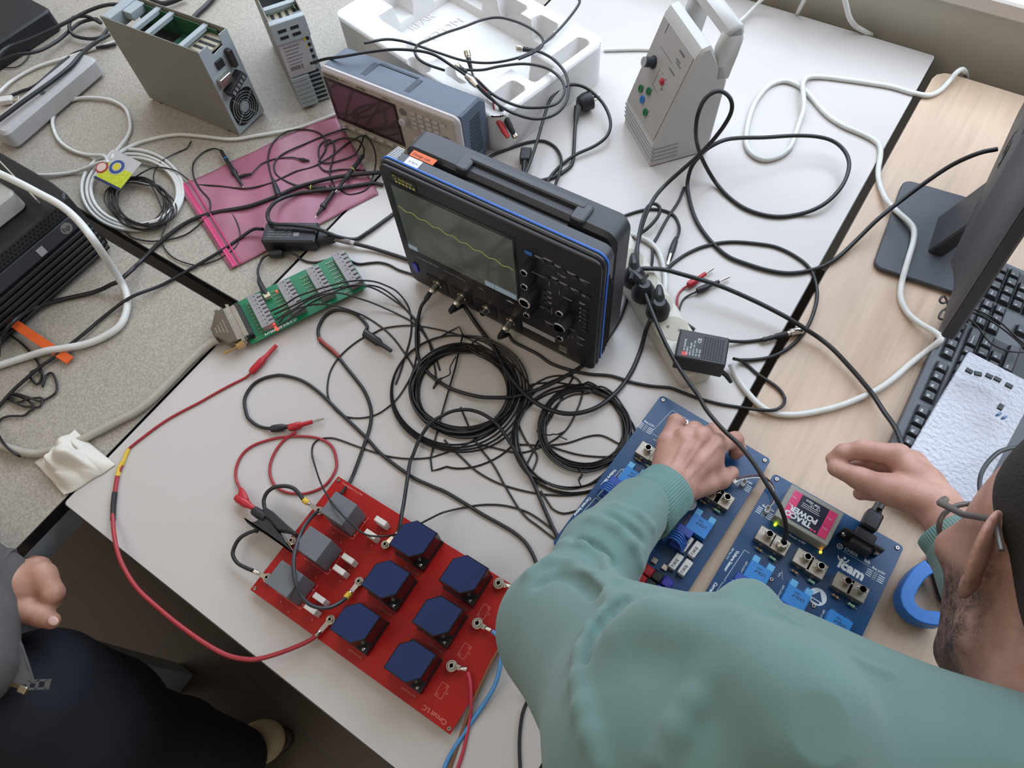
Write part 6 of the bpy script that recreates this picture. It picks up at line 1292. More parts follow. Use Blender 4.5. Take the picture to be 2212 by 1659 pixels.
mb = MB(); b0 = P(1689, 1178, .026); mb.lathe(b0 - Vector((0, 0, .006)), (0, 0, 1), [(0, .0072), (.003, .0072), (.004, .0064), (.006, .0072), (.011, .0072), (.013, .0045)], 20); mb.build('coaxial_plug', STEEL, t)
cable('black cable from the plugs crossing the wooden table to the far hand', [(1387, 580, .05), (1430, 582, .045), (1471, 592, .04), (1553, 617, .035), (1634, 652, .03), (1702, 687, .025), (1742, 712, .02), (1772, 732, .015), (1802, 757, .015), (1843, 801, .012), (1866, 828, .012), (1886, 853, .012), (1910, 890, .020), (1930, 918, .030), (1943, 945, .036), (1948, 975, .036), (1945, 1010, .03), (1928, 1050, .034), (1912, 1080, .038), (1900, 1100, .040)], .0036)
t = lead('black coaxial cable looping beside the power adapter to a metal plug', 'cable', 'coaxial_cable')
cable(None, [(1500, 712, .003), (1471, 691), (1448, 668), (1437, 640), (1436, 610), (1444, 580), (1471, 556), (1500, 540), (1525, 531), (1560, 524), (1600, 523), (1661, 530), (1690, 539), (1715, 552), (1740, 570), (1756, 592), (1764, 620), (1764, 650), (1752, 690), (1735, 720), (1715, 742), (1690, 760), (1661, 772), (1630, 777), (1596, 778, .006)], .0029, name='wire', parent=t)
t2 = lead('black cable with ribbed boot and metal coaxial plug lying on the table gap', 'cable', 'coaxial_cable'); cable(None, [(1560, 734, .01), (1580, 737, .008), (1610, 738), (1648, 734)], .0028, name='wire', parent=t2); bncplug(t2, (1645, 735), (1733, 713), .007)
cable('black adapter cord curving over the wooden table', [(1475, 848), (1510, 861), (1556, 873), (1600, 880), (1645, 886, .010), (1675, 885, .012), (1692, 874, .010), (1694, 858), (1680, 838), (1655, 820), (1634, 806), (1616, 790), (1600, 779, .008), (1585, 775, .02)], .0026)
def bleads():
    t = lead('red banana plug with bare pin on the white table'); cable(None, [(1470, 690), (1463, 665), (1464, 640), (1474, 625), (1488, 616, .006)], .0019, REDW, name='wire', parent=t); banana(None, None, (1486, 617), (1524, 591), .007, mat('red_plug', 'b3222b', .35), pin=(1540, 577), parent=t, body=.0062)
    t = lead('black banana plug with bare pin beside the red one'); cable(None, [(1468, 683), (1468, 666), (1479, 644), (1506, 629, .006)], .0017, BLK2, name='wire', parent=t); banana(None, None, (1505, 629), (1553, 608), .007, BKP, pin=(1578, 598), parent=t, body=.0056)
bleads()
# plugs in the power strip and the adapter
I2 = st2.matrix_basis; U = I2.inverted()
def schuko(label, q, h, cablepts=None, ang=0.0):
    p = P(*q, .042); t = thing('mains_plug', label, 'plug', (p.x, p.y, TZ + .0405), ang, 'plugs in the white power strip')
    mb = MB(); mb.lathe((0, 0, 0), (0, 0, 1), [(0, .0185), (.014, .0185), (.018, .016), (.026, .013), (.030, .009), (.030, 0)], 24); mb.build('plug_body', BKP, t)
    mb = MB(); mb.tube([(0, 0, .022), (.010, .002, .028), (.022, .004, .030), (.030, .005, .028)], [.008, .009, .0065, .004], 10); mb.build('strain_relief', BKP, t); return t
schuko('black round plug nearest the power adapter in the white strip', (1420, 674), .04, ang=1.9); schuko('black round plug in the middle of the white strip', (1388, 636), .04, ang=2.6); schuko('black plug partly behind the oscilloscope in the white strip', (1368, 605), .04, ang=2.0)
def adapter():
    a, b_, c_ = P(1458, 770, .075), P(1558, 790, .075), P(1482, 711, .075); x = (b_ - a).normalized(); T = frame((a.x, a.y, TZ), (x.x, x.y, 0), (-x.y, x.x, 0)); L_ = (b_ - a).length
    t = thing('power_adapter', 'black plug-in power adapter with vent holes and red label corner on the strip', 'power adapter', (0, 0, 0)); t.matrix_basis = T
    mb = MB(); mb.rbox(0, L_ + .006, 0, .050, .041, .076, .003, .002); mb.build('housing', mat('adapter_black', '26272b', .5, bump=.15, bscale=1200), t)
    mb = MB()
    for i in range(8):
        for j in range(11): mb.prism([(.038 + i * .0038 + .0011 * math.cos(k), .006 + j * .0036 + .0011 * math.sin(k)) for k in np.arange(6) * PI / 3], .0760, .0763)
    mb.build('vent_holes', mat('vent_black', '08080a', .7), t)
    mb = MB(); mb.rbox(.008, .016, .004, .011, .0760, .0764, .001, .0001); mb.build('red_mark', mat('mark_red', 'c23a30', .5), t)
    mb = MB()
    for k, s_ in enumerate(('SW ADAPTER', 'GST25E15', 'INPUT 100-240', 'OUTPUT 15V 1.6A', 'CE  RoHS', 'LPS  IP20')): mb.text(s_, .0034, RZ(PI / 2, (.012 + k * .0045, .0125 if k < 1 else .006, .0763)), bold=.03)
    mb.text('CE', .007, RZ(PI / 2, (.033, .030, .0763)), bold=.03); mb.build('adapter_lettering', mat('print_light', 'b9bbbd', .6), t)
    mb = MB(); mb.tube([(L_ + .004, .006, .05), (L_ + .012, .004, .046), (L_ + .022, .001, .034)], [.004, .0038, .0028], 8); mb.build('strain_relief', BKP, t)
    mb = MB(); mb.cyl((.022, .025, .0402), (.022, .025, .0412), .018, n=20); mb.build('plug_face', BKP, t)
adapter()
cable('white cord from the power strip looping behind the oscilloscope', [(1438, 640, .012), (1430, 660, .012), (1436, 635, .008), (1437, 600), (1432, 570), (1420, 540), (1395, 518), (1360, 507), (1325, 504), (1295, 508)], .0048, WHC, seg=10)
# ---- cords by the white supply
t = lead('black mains cable with angled two-pin plug near the foam tray', 'cable', 'mains_cable')
cable(None, [(1243, 262, .012), (1241, 298, .006), (1239, 331), (1236, 353), (1222, 368), (1195, 383), (1152, 393), (1119, 394), (1090, 396)], .0034, name='wire', parent=t)
p = P(1265, 222, .018); mb = MB(); mb.tube([P(1243, 268, .010), P(1245, 250, .014), P(1249, 232, .018)], [.004, .006, .0085], 10); mb.build('strain_relief', BKP, t)
mb = MB(); a, b_ = P(1248, 226, .02), P(1276, 216, .02); mb.lathe(a, b_ - a, [(0, .008), (.004, .014), (.014, .0175), ((b_ - a).length, .0180), ((b_ - a).length, .01)], 20); mb.build('plug_body', BKP, t)
for dy in (-1, 1):
    mb = MB(); s_ = Vector((0, 0, .008 * dy)) + Vector(((b_ - a).y, -(b_ - a).x, 0)).normalized() * .005 * dy; mb.cyl(b_ + s_, b_ + s_ + (b_ - a).normalized() * .017, .0022, n=10); mb.build('plug_pin', STEEL, t)
t = lead('black appliance cord with square socket end behind the oscilloscope handle', 'cable', 'mains_cable'); cable(None, [(1132, 372, .012), (1125, 388, .008), (1108, 405), (1080, 428)], .0034, name='wire', parent=t)
mb = MB(); a, b_ = P(1134, 350, .014), P(1138, 322, .016); x = (b_ - a).normalized(); T = frame(a, x, Vector((-x.y, x.x, 0))); mb.at(T); mb.rbox(0, .030, -.0105, .0105, -.009, .009, .003, .002); mb.at(); mb.tube([P(1131, 375, .012), P(1134, 350, .014)], [.0035, .0068], 10); mb.build('socket_plug', BKP, t)
cable('black cable with large loop beside the angled mains plug', [(1112, 412, .02), (1128, 385, .03), (1141, 361, .03), (1160, 306, .035), (1176, 250, .045), (1190, 214, .05), (1210, 192, .05), (1236, 183, .045), (1266, 190, .04), (1295, 214, .03), (1312, 240, .025), (1319, 268, .02), (1311, 294, .015), (1285, 315, .01), (1244, 334, .008), (1212, 357), (1190, 381), (1177, 407), (1174, 440)], .0031)
cable('black cable arching low behind the oscilloscope', [(1180, 440), (1186, 425), (1197, 405), (1209, 372, .012), (1212, 342, .008), (1201, 320), (1179, 306), (1155, 305), (1125, 312), (1090, 325), (1060, 338), (1041, 362), (1030, 385)], .0029)
HS = .095
cable('black coaxial cable draped over the foam tray to the top edge', [(787, 93, .15), (832, 85, .14), (865, 88, .13), (897, 97, .12), (950, 115, HS), (1002, 131, HS), (1055, 136, HS), (1107, 128, HS), (1146, 113, HS), (1186, 84, HS), (1220, 50, HS), (1251, 8, .10), (1246, -6, .10)], .0026)
t = lead('black coaxial cable lying over the older oscilloscope with plug end on the tray'); cable(None, [(672, 137, .10), (700, 128, .13), (740, 122, .149), (792, 113, .150), (845, 107, .148), (897, 109, .146), (937, 118, .14), (976, 142, .12), (1013, 168, .11), (1050, 205, HS), (1090, 235, HS), (1130, 252, HS), (1165, 257, .09), (1199, 247, .09), (1220, 225, HS), (1228, 195, HS), (1222, 160, HS), (1200, 132, HS), (1175, 116, HS), (1152, 108, HS)], .0028, name='wire', parent=t); bncplug(t, (1153, 109), (1116, 104), HS)
cable('black coaxial cable looping in the middle of the foam tray', [(960, 152, .11), (925, 140, .13), (905, 128, .13), (896, 112, .13), (903, 97, .12), (924, 87, .11), (963, 71, HS), (1002, 58, .08), (1042, 43, .07), (1078, 38, .07), (1115, 47, .08), (1149, 63, HS), (1170, 81, HS), (1172, 98, HS), (1154, 113, HS), (1120, 128, HS)], .0026)
t = lead('black coaxial cable with circular loop at the right corner of the foam tray'); cable(None, [(1002, 151, HS), (1042, 151, HS), (1081, 143, HS), (1133, 138, HS), (1180, 147, HS), (1209, 168, HS), (1220, 194, HS), (1207, 220, .09), (1180, 231, .09), (1133, 232, .09), (1094, 220, HS), (1062, 202, HS), (1030, 172, .11), (1010, 160, .11)], .0026, name='wire', parent=t); bncplug(t, (1008, 156), (985, 143), .105)
t = lead('upright coaxial plug standing in the foam tray', 'plug', 'coaxial_lead'); bncplug(t, (1018, 152), (1008, 110), .08, .10); cable(None, [(1018, 152, .08), (1024, 168, .085), (1036, 185, .09), (1060, 205, .10)], .0022, name='wire', parent=t)
t = lead('pair of red and black test clips hanging off the foam tray', 'cable', 'test_clips'); cable(None, [(1015, 170, .12), (1030, 183, .115), (1050, 198, .10), (1064, 216, .09), (1067, 235, .085), (1071, 250, .08)], .0016, REDW, name='red_wire', parent=t); cable(None, [(1022, 176, .12), (1045, 196, .11), (1068, 218, .10), (1082, 235, .09)], .002, name='black_wire', parent=t)
mb = MB(); mb.tube([P(1070, 246, .08), P(1077, 262, .07), P(1090, 285, .055), P(1098, 297, .05)], [.002, .0055, .0055, .004], 10); o_ = mb.build('clip_boot', mat('red_plug', 'b3222b', .35), t); o_['label'] = 'red clip boot'
mb = MB(); mb.tube([P(1080, 232, .09), P(1090, 250, .075), P(1102, 275, .06), P(1110, 290, .05)], [.003, .0058, .006, .0045], 10); mb.build('clip_boot', BKP, t)
mb = MB(); a, b_ = P(1108, 287, .05), P(1119, 303, .042); mb.lathe(a, b_ - a, [(0, .005), (.004, .0062), (.010, .0062), (.012, .004)], 14); mb.tube([P(1008, 165, .12), P(1020, 175, .12), P(1030, 186, .115)], [.005, .0075, .005], 10); mb.build('coaxial_plug', STEEL, t)
# white cables at the back
cable('white cable falling behind the white table near the sill', [(1820, -20, .12), (1828, 12, .08), (1835, 38, .05), (1848, 56, .02), (1868, 68, .006), (1882, 76, -.005)], .0050, WHC, seg=10)
cable('white cable at the top edge right of the white supply box', [(1668, -20, .05), (1645, 0, .03), (1625, 20, .015), (1600, 44, .012), (1575, 60, .012)], .0042, WHC)
cable('pale cable rising behind the table above the shaded strip', [(1742, -12, .10), (1735, 4, .06), (1724, 26, .01), (1715, 50, -.06)], .0042, WHC)
cable('thin white cable between the foam tray and the white supply box', [(1305, 108, .004), (1340, 107), (1380, 106), (1420, 107)], .0040, WHC)
# wires on the red board going down
t = lead('blue wire leading off the red board under the sleeve'); cable(None, [(1064, 1364, .018), (1074, 1374, .02), (1080, 1392, .02), (1082, 1420, .02), (1076, 1460, .016), (1064, 1490, .012), (1044, 1522, .006), (1018, 1560), (995, 1595), (972, 1632), (955, 1670)], .0028, mat('sky_wire', '4f8fc4', .35), name='wire', parent=t); lug(t, P(1060, 1362, .018), RING['g'], .0075)
t = lead('thin pinkish red wire from the lowest large bolt to the table edge'); cable(None, [(1011, 1452, .018), (1016, 1475, .018), (1018, 1510, .014), (1016, 1545, .006), (1008, 1590), (1000, 1625), (985, 1670)], .0023, mat('pink_wire', 'b8384a', .35), name='wire', parent=t); lug(t, P(1008, 1446, .018), RING['h'], .0075)
t = lead('brown wire crossing the red board corner'); cable(None, [(1100, 1362, .025), (1085, 1390, .022), (1062, 1430, .02), (1038, 1480, .016), (1018, 1525, .010), (1000, 1575, .004), (985, 1620), (968, 1670)], .0021, mat('brown_wire', '7a5436', .4), name='wire', parent=t)
t = lead('metal lug at the upper large bolt next to the sleeve', 'lug', 'cable_lug'); lug(t, P(1106, 1268, .018), RING['f'], .0075); cable(None, [(1104, 1267, .018), (1116, 1272, .02), (1135, 1280, .02)], .0023, mat('brown_wire', '7a5436', .4), name='wire', parent=t)
cable('thin black wire near the lower edge of the white table', [(1150, 1480, .02), (1140, 1512), (1128, 1545), (1122, 1600), (1124, 1670)], .0022)
# board to board ribbon
t = lead('thin three-wire lead joining the two blue boards', 'cable', 'wire_bundle')
for k, (m, dy) in enumerate(((mat('maroon_wire', '6a2a30', .4), 0), (BLK2, 3), (mat('white_wire', 'c9c9c9', .4), 6))): cable(None, [(1588, 1034 + dy, .03), (1612, 1028 + dy, .03), (1638, 1026 + dy, .028), (1655, 1032 + dy, .026), (1668, 1045 + dy, .024), (1673, 1060 + dy, .022), (1672, 1078 + dy, .02), (1663, 1092 + dy * .5, .018)], .0008, m, name='wire', parent=t, seg=5)
mb = MB(); a = P(1582, 1036, .03); mb.at(RZ(-.4, a)); mb.rbox(-.006, .007, -.003, .003, -.002, .003, .0005, .0003); mb.build('wire_socket', WHP, t)
# thin cables round the monitor and right edge
cable('thin black twisted wire at the foot of the monitor corner', [(2050, 650, .03), (2036, 655, .03), (2030, 648, .032), (2040, 640, .032), (2048, 662, .03), (2035, 672, .03), (2028, 686, .03), (2040, 690, .032), (2050, 680, .03), (2042, 668, .03)], .0017, BLK2)
for i, pts in enumerate(([(2096, 668, .036), (2120, 674, .040), (2160, 696, .042), (2195, 728, .042), (2222, 752, .04)], [(2094, 674, .036), (2120, 682, .04), (2160, 706, .04), (2200, 738, .04), (2222, 762, .04)], [(2090, 686, .036), (2112, 706, .04), (2135, 736, .04), (2160, 752, .04), (2190, 760, .04), (2225, 760, .04)])):
    cable(['uppermost thin black wire crossing the keyboard', 'middle thin black wire crossing the keyboard', 'lowest thin black wire crossing the keyboard'][i], pts, .0014, BLK2, group='thin wires over the keyboard')
cable('grey-black cable curving over the foam block at the right edge', [(2130, 1120, .056), (2120, 1080, .058), (2116, 1045, .058), (2122, 1018, .060), (2140, 992, .062), (2168, 972, .062), (2225, 962, .06)], .0030, mat('grey_black_wire', '3b3d40', .35))
cable('black cable passing under the chin on the wooden table', [(1860, 1432, .004), (1890, 1426), (1930, 1424), (1970, 1430), (2000, 1440)], .0032)

# appliance plug pushed into the board's power inlet
t = thing('appliance_plug', 'black appliance plug pushed into the power inlet under the right hand', 'plug', PIN + PIND * .006, math.atan2(PIND.y, PIND.x)); mb = MB(); mb.rbox(0, .028, -.0105, .0105, -.008, .010, .004, .003); mb.tube([(.026, 0, .001), (.036, 0, .002), (.05, .002, .003)], [.0085, .0062, .004], 10); mb.build('plug_body', BKP, t)
# ================================================================ people
import openvdb as vdb
def sdf_mesh(prims, vs, pad=.012):
    """smooth union of round cones / ellipsoids -> (verts, quads)"""
    lo = np.array([1e9] * 3); hi = -lo
    for p in prims:
        if p[0] == 'c': pts = [np.array(p[1]) - p[3], np.array(p[1]) + p[3], np.array(p[2]) - p[4], np.array(p[2]) + p[4]]
        else: R_ = max(p[3]); pts = [np.array(p[1]) - R_, np.array(p[1]) + R_]
        if p[0] != 's':
            lo = np.minimum(lo, np.min(pts, axis=0)); hi = np.maximum(hi, np.max(pts, axis=0))
    lo -= pad; hi += pad; n = np.ceil((hi - lo) / vs).astype(int) + 1
    D = np.full(n, .04, np.float32); ax = [lo[i] + vs * np.arange(n[i]) for i in range(3)]
    for p in prims:
        k = p[-1]
        if p[0] == 'c': a, b, r0, r1 = np.array(p[1]), np.array(p[2]), p[3], p[4]; m = k + 3 * vs + .004; l = np.minimum(a - r0, b - r1) - m; h = np.maximum(a + r0, b + r1) + m
        else: a = np.array(p[1]); m = k + 3 * vs + .004; l = a - max(p[3]) - m; h = a + max(p[3]) + m
        i0 = np.maximum(0, ((l - lo) / vs).astype(int)); i1 = np.minimum(n, ((h - lo) / vs).astype(int) + 2)
        if np.any(i1 <= i0): continue
        X, Y, Z = np.meshgrid(*[ax[i][i0[i]:i1[i]].astype(np.float32) for i in range(3)], indexing='ij', sparse=True)
        if p[0] == 'c':
            d = b - a; L2 = float(d @ d) + 1e-12; t = np.clip(((X - a[0]) * d[0] + (Y - a[1]) * d[1] + (Z - a[2]) * d[2]) / L2, 0, 1)
            sd = np.sqrt((X - a[0] - t * d[0]) ** 2 + (Y - a[1] - t * d[1]) ** 2 + (Z - a[2] - t * d[2]) ** 2) - (r0 + (r1 - r0) * t)
        else:
            M = np.array(p[2]); q = [(X - a[0]) * M[i][0] + (Y - a[1]) * M[i][1] + (Z - a[2]) * M[i][2] for i in range(3)]; r = p[3]
            k0 = np.sqrt(sum((q[i] / r[i]) ** 2 for i in range(3))); k1 = np.sqrt(sum((q[i] / r[i] ** 2) ** 2 for i in range(3))) + 1e-9
            sd = k0 * (k0 - 1) / k1
        s = tuple(slice(i0[i], i1[i]) for i in range(3)); o = D[s]
        if p[0] == 's':
            h_ = np.clip(.5 - .5 * (o + sd) / k, 0, 1); D[s] = o + (-sd - o) * h_ + k * h_ * (1 - h_)
        else:
            h_ = np.clip(.5 + .5 * (o - sd) / k, 0, 1); D[s] = o + (sd - o) * h_ - k * h_ * (1 - h_)
    g = vdb.FloatGrid(.04); g.copyFromArray(D); g.transform = vdb.createLinearTransform(vs)
    pts, quads = g.convertToQuads(0.0); pts = np.asarray(pts, float) + lo; quads = np.asarray(quads)
    v = pts[quads]; vol = np.einsum('ij,ij->i', v[:, 0], np.cross(v[:, 1], v[:, 2])).sum() + np.einsum('ij,ij->i', v[:, 0], np.cross(v[:, 2], v[:, 3])).sum()
    if vol < 0: quads = quads[:, ::-1]
    return pts, quads
def mesh_obj(name, parts, m, parent, kind=None):
    V = []; F = []; b = 0
    for p, q in parts: V.append(p); F.append(q + b); b += len(p)
    V = np.concatenate(V); F = np.concatenate(F)
    me = bpy.data.meshes.new(name); me.from_pydata(V.tolist(), [], F.tolist()); me.materials.append(m)
    me.polygons.foreach_set('use_smooth', [True] * len(me.polygons)); o = bpy.data.objects.new(name, me); C.objects.link(o); o.parent = parent; return o
def chain(pts, k=.006):
    """pts: (u,v,h,r) in the photograph's pixels, joined by round cones"""
    w_ = [(np.array(P(*p[:3])), p[3]) for p in pts]
    return [('c', w_[i][0], w_[i + 1][0], w_[i][1], w_[i + 1][1], k) for i in range(len(w_) - 1)]
def skinmat(name, c1, c2, stub=None):
    m = mat(name, c1, .55, noise=0, bump=.35, bscale=420, sub=.12); nt = m.node_tree; b = nt.nodes['Principled BSDF']
    tc = nt.nodes.new('ShaderNodeTexCoord'); n = nt.nodes.new('ShaderNodeTexNoise'); n.inputs['Scale'].default_value = 38; n.inputs['Detail'].default_value = 5
    nt.links.new(tc.outputs['Object'], n.inputs['Vector']); r = nt.nodes.new('ShaderNodeValToRGB')
    r.color_ramp.elements[0].position = .35; r.color_ramp.elements[0].color = lin(c2); r.color_ramp.elements[1].position = .65; r.color_ramp.elements[1].color = lin(c1)
    nt.links.new(n.outputs['Fac'], r.inputs[0]); last = r.outputs[0]
    if stub:
        a = nt.nodes.new('ShaderNodeAttribute'); a.attribute_name = 'stubble'; n2 = nt.nodes.new('ShaderNodeTexNoise'); n2.inputs['Scale'].default_value = 700; n2.inputs['Detail'].default_value = 2
        nt.links.new(tc.outputs['Object'], n2.inputs['Vector']); n3 = nt.nodes.new('ShaderNodeTexNoise'); n3.inputs['Scale'].default_value = 90; nt.links.new(tc.outputs['Object'], n3.inputs['Vector'])
        mm = nt.nodes.new('ShaderNodeMath'); mm.operation = 'MULTIPLY'; nt.links.new(n2.outputs['Fac'], mm.inputs[0]); nt.links.new(n3.outputs['Fac'], mm.inputs[1])
        m2 = nt.nodes.new('ShaderNodeMath'); m2.operation = 'MULTIPLY'; nt.links.new(mm.outputs[0], m2.inputs[0]); nt.links.new(a.outputs['Fac'], m2.inputs[1])
        m3 = nt.nodes.new('ShaderNodeMath'); m3.operation = 'MULTIPLY'; m3.inputs[1].default_value = 2.9; m3.use_clamp = True; nt.links.new(m2.outputs[0], m3.inputs[0])
        mx = nt.nodes.new('ShaderNodeMix'); mx.data_type = 'RGBA'; mx.inputs[7].default_value = lin(stub); nt.links.new(m3.outputs[0], mx.inputs[0]); nt.links.new(last, mx.inputs[6]); last = mx.outputs[2]
    nt.links.new(last, b.inputs['Base Color']); return m
def knit(name, col, scale=420, axis='X'):
    m = mat(name, col, .92, noise=.05, nscale=26, spec=.2); nt = m.node_tree; b = nt.nodes['Principled BSDF']; b.inputs['Sheen Weight'].default_value = .25
    tc = nt.nodes.new('ShaderNodeTexCoord'); mp = nt.nodes.new('ShaderNodeMapping'); wv = nt.nodes.new('ShaderNodeTexWave'); wv.inputs['Scale'].default_value = scale; wv.inputs['Distortion'].default_value = 1.2; wv.inputs['Detail Scale'].default_value = .3
    wv.bands_direction = axis; n = nt.nodes.new('ShaderNodeTexNoise'); n.inputs['Scale'].default_value = 900; n.inputs['Detail'].default_value = 2
    nt.links.new(tc.outputs['Object'], wv.inputs['Vector']); nt.links.new(tc.outputs['Object'], n.inputs['Vector'])
    ad = nt.nodes.new('ShaderNodeMath'); nt.links.new(wv.outputs['Fac'], ad.inputs[0]); nt.links.new(n.outputs['Fac'], ad.inputs[1])
    bp = nt.nodes.new('ShaderNodeBump'); bp.inputs['Strength'].default_value = .35; bp.inputs['Distance'].default_value = .0006; nt.links.new(ad.outputs[0], bp.inputs['Height']); nt.links.new(bp.outputs['Normal'], b.inputs['Normal'])
    return m
SKIN = skinmat('skin_warm', 'bd9383', 'a97c6c', '2a211e'); TEAL = knit('sweater_teal', '65807a')
def nail(par, q, r, nrm, along):
    c = Vector(P(*q)); T = frame(c, along, Vector(nrm).cross(Vector(along)))
    mb = MB(); mb.at(T); mb.ball((0, 0, 0), 1, 8, (r * 1.25, r, r * .35)); return mb.build('nail', mat('nail_pink', 'c9a396', .35), par, 60)
def cuff(par, a, b, r0, r1, m, ribs=64, name='cuff', flat=.86, up=(0, 0, 1)):
    a, b = Vector(a), Vector(b); d = (b - a).normalized(); s = d.cross(Vector(up)).normalized(); u = s.cross(d); N = ribs * 4; vs = []; prof = [(0, -.004), (-.012, .0), (0, .0015), (.15, .0018), (.5, .001), (1, .002), (1.02, -.002)]
    for t, dr in prof:
        for k in range(N):
            th = 2 * PI * k / N; rr = (r0 + (r1 - r0) * max(0, t)) + dr + (.00075 * math.cos(ribs * th) if -.01 <= t < 1.01 else 0)
            vs.append(tuple(a + (b - a) * t + s * rr * math.cos(th) + u * rr * flat * math.sin(th)))
    fs = [(i * N + k, i * N + (k + 1) % N, (i + 1) * N + (k + 1) % N, (i + 1) * N + k) for i in range(len(prof) - 1) for k in range(N)]
    mb = MB(); mb.add(vs, fs); return mb.build(name, m, par, 80)
def person_teal():
    t = thing('person', 'person in a teal knitted sweater leaning over the blue circuit boards with both hands raised', 'person', (.32, -.42, 0)); I = np.array(t.matrix_basis.translation)
    A = lambda q: np.array(P(*q))
    # ---------- left hand (pressing on the left blue board)
    L = []
    L += chain([(1385, 1112, .095, .0275), (1432, 1062, .068, .0270), (1447, 1042, .062, .0250)], .014)
    for q in ([(1428, 1030, .052, .0165), (1440, 955, .052, .0130)], [(1440, 1035, .057, .017), (1477, 945, .060, .0135)], [(1455, 1040, .060, .017), (1514, 944, .063, .0140)], [(1475, 1050, .057, .017), (1553, 958, .058, .0140)]): L += chain(q, .010)
    L += chain([(1440, 955, .052, .0120), (1459, 911, .050, .0108), (1466, 914, .030, .0100), (1468, 924, .018, .0085)], .005)       # little finger
    L += chain([(1477, 945, .060, .0125), (1500, 928, .050, .0115), (1500, 934, .028, .0100), (1496, 945, .018, .0085)], .005)
    L += chain([(1514, 944, .063, .0130), (1542, 932, .048, .0115), (1540, 940, .028, .0102), (1532, 952, .018, .0088)], .005)
    L += chain([(1553, 958, .058, .0130), (1588, 950, .046, .0112), (1594, 970, .034, .0104), (1588, 980, .026, .0092)], .005)       # index
    L += chain([(1478, 1060, .050, .0180), (1525, 1045, .043, .0150), (1558, 1036, .036, .0120), (1581, 1021, .030, .0095)], .007)  # thumb
    L += chain([(1500, 1010, .050, .022), (1535, 1000, .046, .018)], .012)
    for a, b in (((1452, 1020, .0775), (1482, 952, .0725)), ((1468, 1020, .0785), (1515, 952, .0755)), ((1485, 1030, .0750), (1548, 962, .0710))): L += chain([(*a, .0022), (*b, .0030)], .006)
    for q in ((1478, 945, .0675), (1514, 945, .0710), (1553, 957, .0660), (1440, 953, .0590)): L.append(('e', A(q), np.eye(3), (.0072, .0072, .0055), .006))
    LH = sdf_mesh(L, .0016)
    # ---------- right hand (open above the power inlet)
    Rr = []
    Rr += chain([(2120, 1225, .175, .028), (2062, 1140, .160, .0255), (2030, 1100, .150, .0260)], .014)
    for q in ([(2020, 1080, .145, .020), (1940, 985, .138, .0150)], [(2025, 1085, .135, .020), (1972, 1000, .122, .0155)], [(2015, 1095, .125, .018), (1962, 1040, .105, .0140)], [(2005, 1105, .120, .017), (1940, 1062, .092, .0130)]): Rr += chain(q, .012)
    Rr += chain([(1940, 985, .138, .0145), (1864, 972, .128, .0122), (1822, 978, .115, .0108), (1799, 991, .104, .0088)], .005)
    Rr += chain([(1972, 1000, .118, .0140), (1888, 1000, .106, .0115), (1848, 1008, .092, .0102), (1828, 1003, .084, .0088)], .005)
    Rr += chain([(1962, 1040, .102, .0130), (1895, 1036, .085, .0108), (1870, 1042, .072, .0095)], .005)
    Rr += chain([(1940, 1062, .092, .0120), (1885, 1064, .075, .0098), (1858, 1066, .062, .0088)], .005)
    Rr += chain([(2005, 1085, .150, .0230), (1925, 1058, .136, .0180), (1858, 1034, .120, .0130), (1806, 1012, .108, .0105)], .008)
    Rr += chain([(1985, 1050, .130, .026), (1960, 1020, .122, .020)], .014)
    RH = sdf_mesh(Rr, .0016)
    # ---------- head
    cf = lambda v: RW @ np.array(v); f = cf((.13, -.10, .95)); f /= np.linalg.norm(f); u = cf((.27, -.90, -.12)); u -= f * (u @ f); u /= np.linalg.norm(u); l = np.cross(u, f); M = np.array([f, l, u])
    ear = np.array(PD(2122, 1205, .50)); c = ear - l * .076; H = lambda a, b, d: c + f * a + l * b + u * d
    hp = [('e', H(-.012, 0, .045), M, (.098, .078, .085), .01), ('e', H(.035, 0, .0), M, (.068, .070, .075), .03), ('e', H(.052, 0, -.055), M, (.045, .052, .050), .03), ('e', H(.075, 0, -.095), M, (.024, .026, .020), .022),
          ('c', H(.010, .048, -.062), H(.068, .022, -.095), .018, .018, .02), ('c', H(.010, -.048, -.062), H(.068, -.022, -.095), .020, .018, .02),
          ('c', H(-.022, 0, -.04), H(-.055, 0, -.16), .058, .062, .03), ('e', H(.098, 0, -.012), M, (.020, .013, .026), .01), ('e', H(.110, 0, -.022), M, (.010, .012, .009), .008), ('e', H(.088, 0, .035), M, (.014, .045, .012), .014),
          ('e', H(.092, 0, -.060), M, (.012, .024, .007), .006), ('c', H(.080, .045, -.01), H(.075, .055, -.012), .018, .014, .018), ('c', H(.080, -.045, -.01), H(.075, -.055, -.012), .018, .014, .018)]
    for s in (1, -1):
        hp.append(('s', H(.094, s * .032, .012), M, (.014, .016, .010), .008))
        Me = np.array([f * .80 - l * s * .60, l * s * .80 + f * .60, u]) if False else None
        o1 = f * -.75 + l * s * .66; o1 /= np.linalg.norm(o1); o2 = np.cross(u, o1); Me = np.array([o1, o2, u])
        hp.append(('e', H(-.010, s * .084, .008), Me, (.019, .0045, .030), .005)); hp.append(('e', H(.000, s * .078, -.022), Me, (.011, .005, .011), .006))
        hp.append(('s', H(-.004, s * .089, .010), Me, (.010, .0035, .020), .004))
    hd = sdf_mesh(hp, .0024)
    # ---------- trunk and limbs beneath the clothes
    nb = H(-.055, 0, -.165); ls = A((1590, 1545, .385)); el = A((1214, 1350, .205)); wr = A((1385, 1112, .095)); d = nb - ls; rs = nb + d * .75 + np.array([.03, -.05, -.03]); rel = rs + np.array([.02, .13, -.20]); rw = A((2120, 1225, .175))
    pel = np.array([.33, -.42, TZ + .18]); mid = (nb + pel) / 2 + np.array([0, 0, .02])
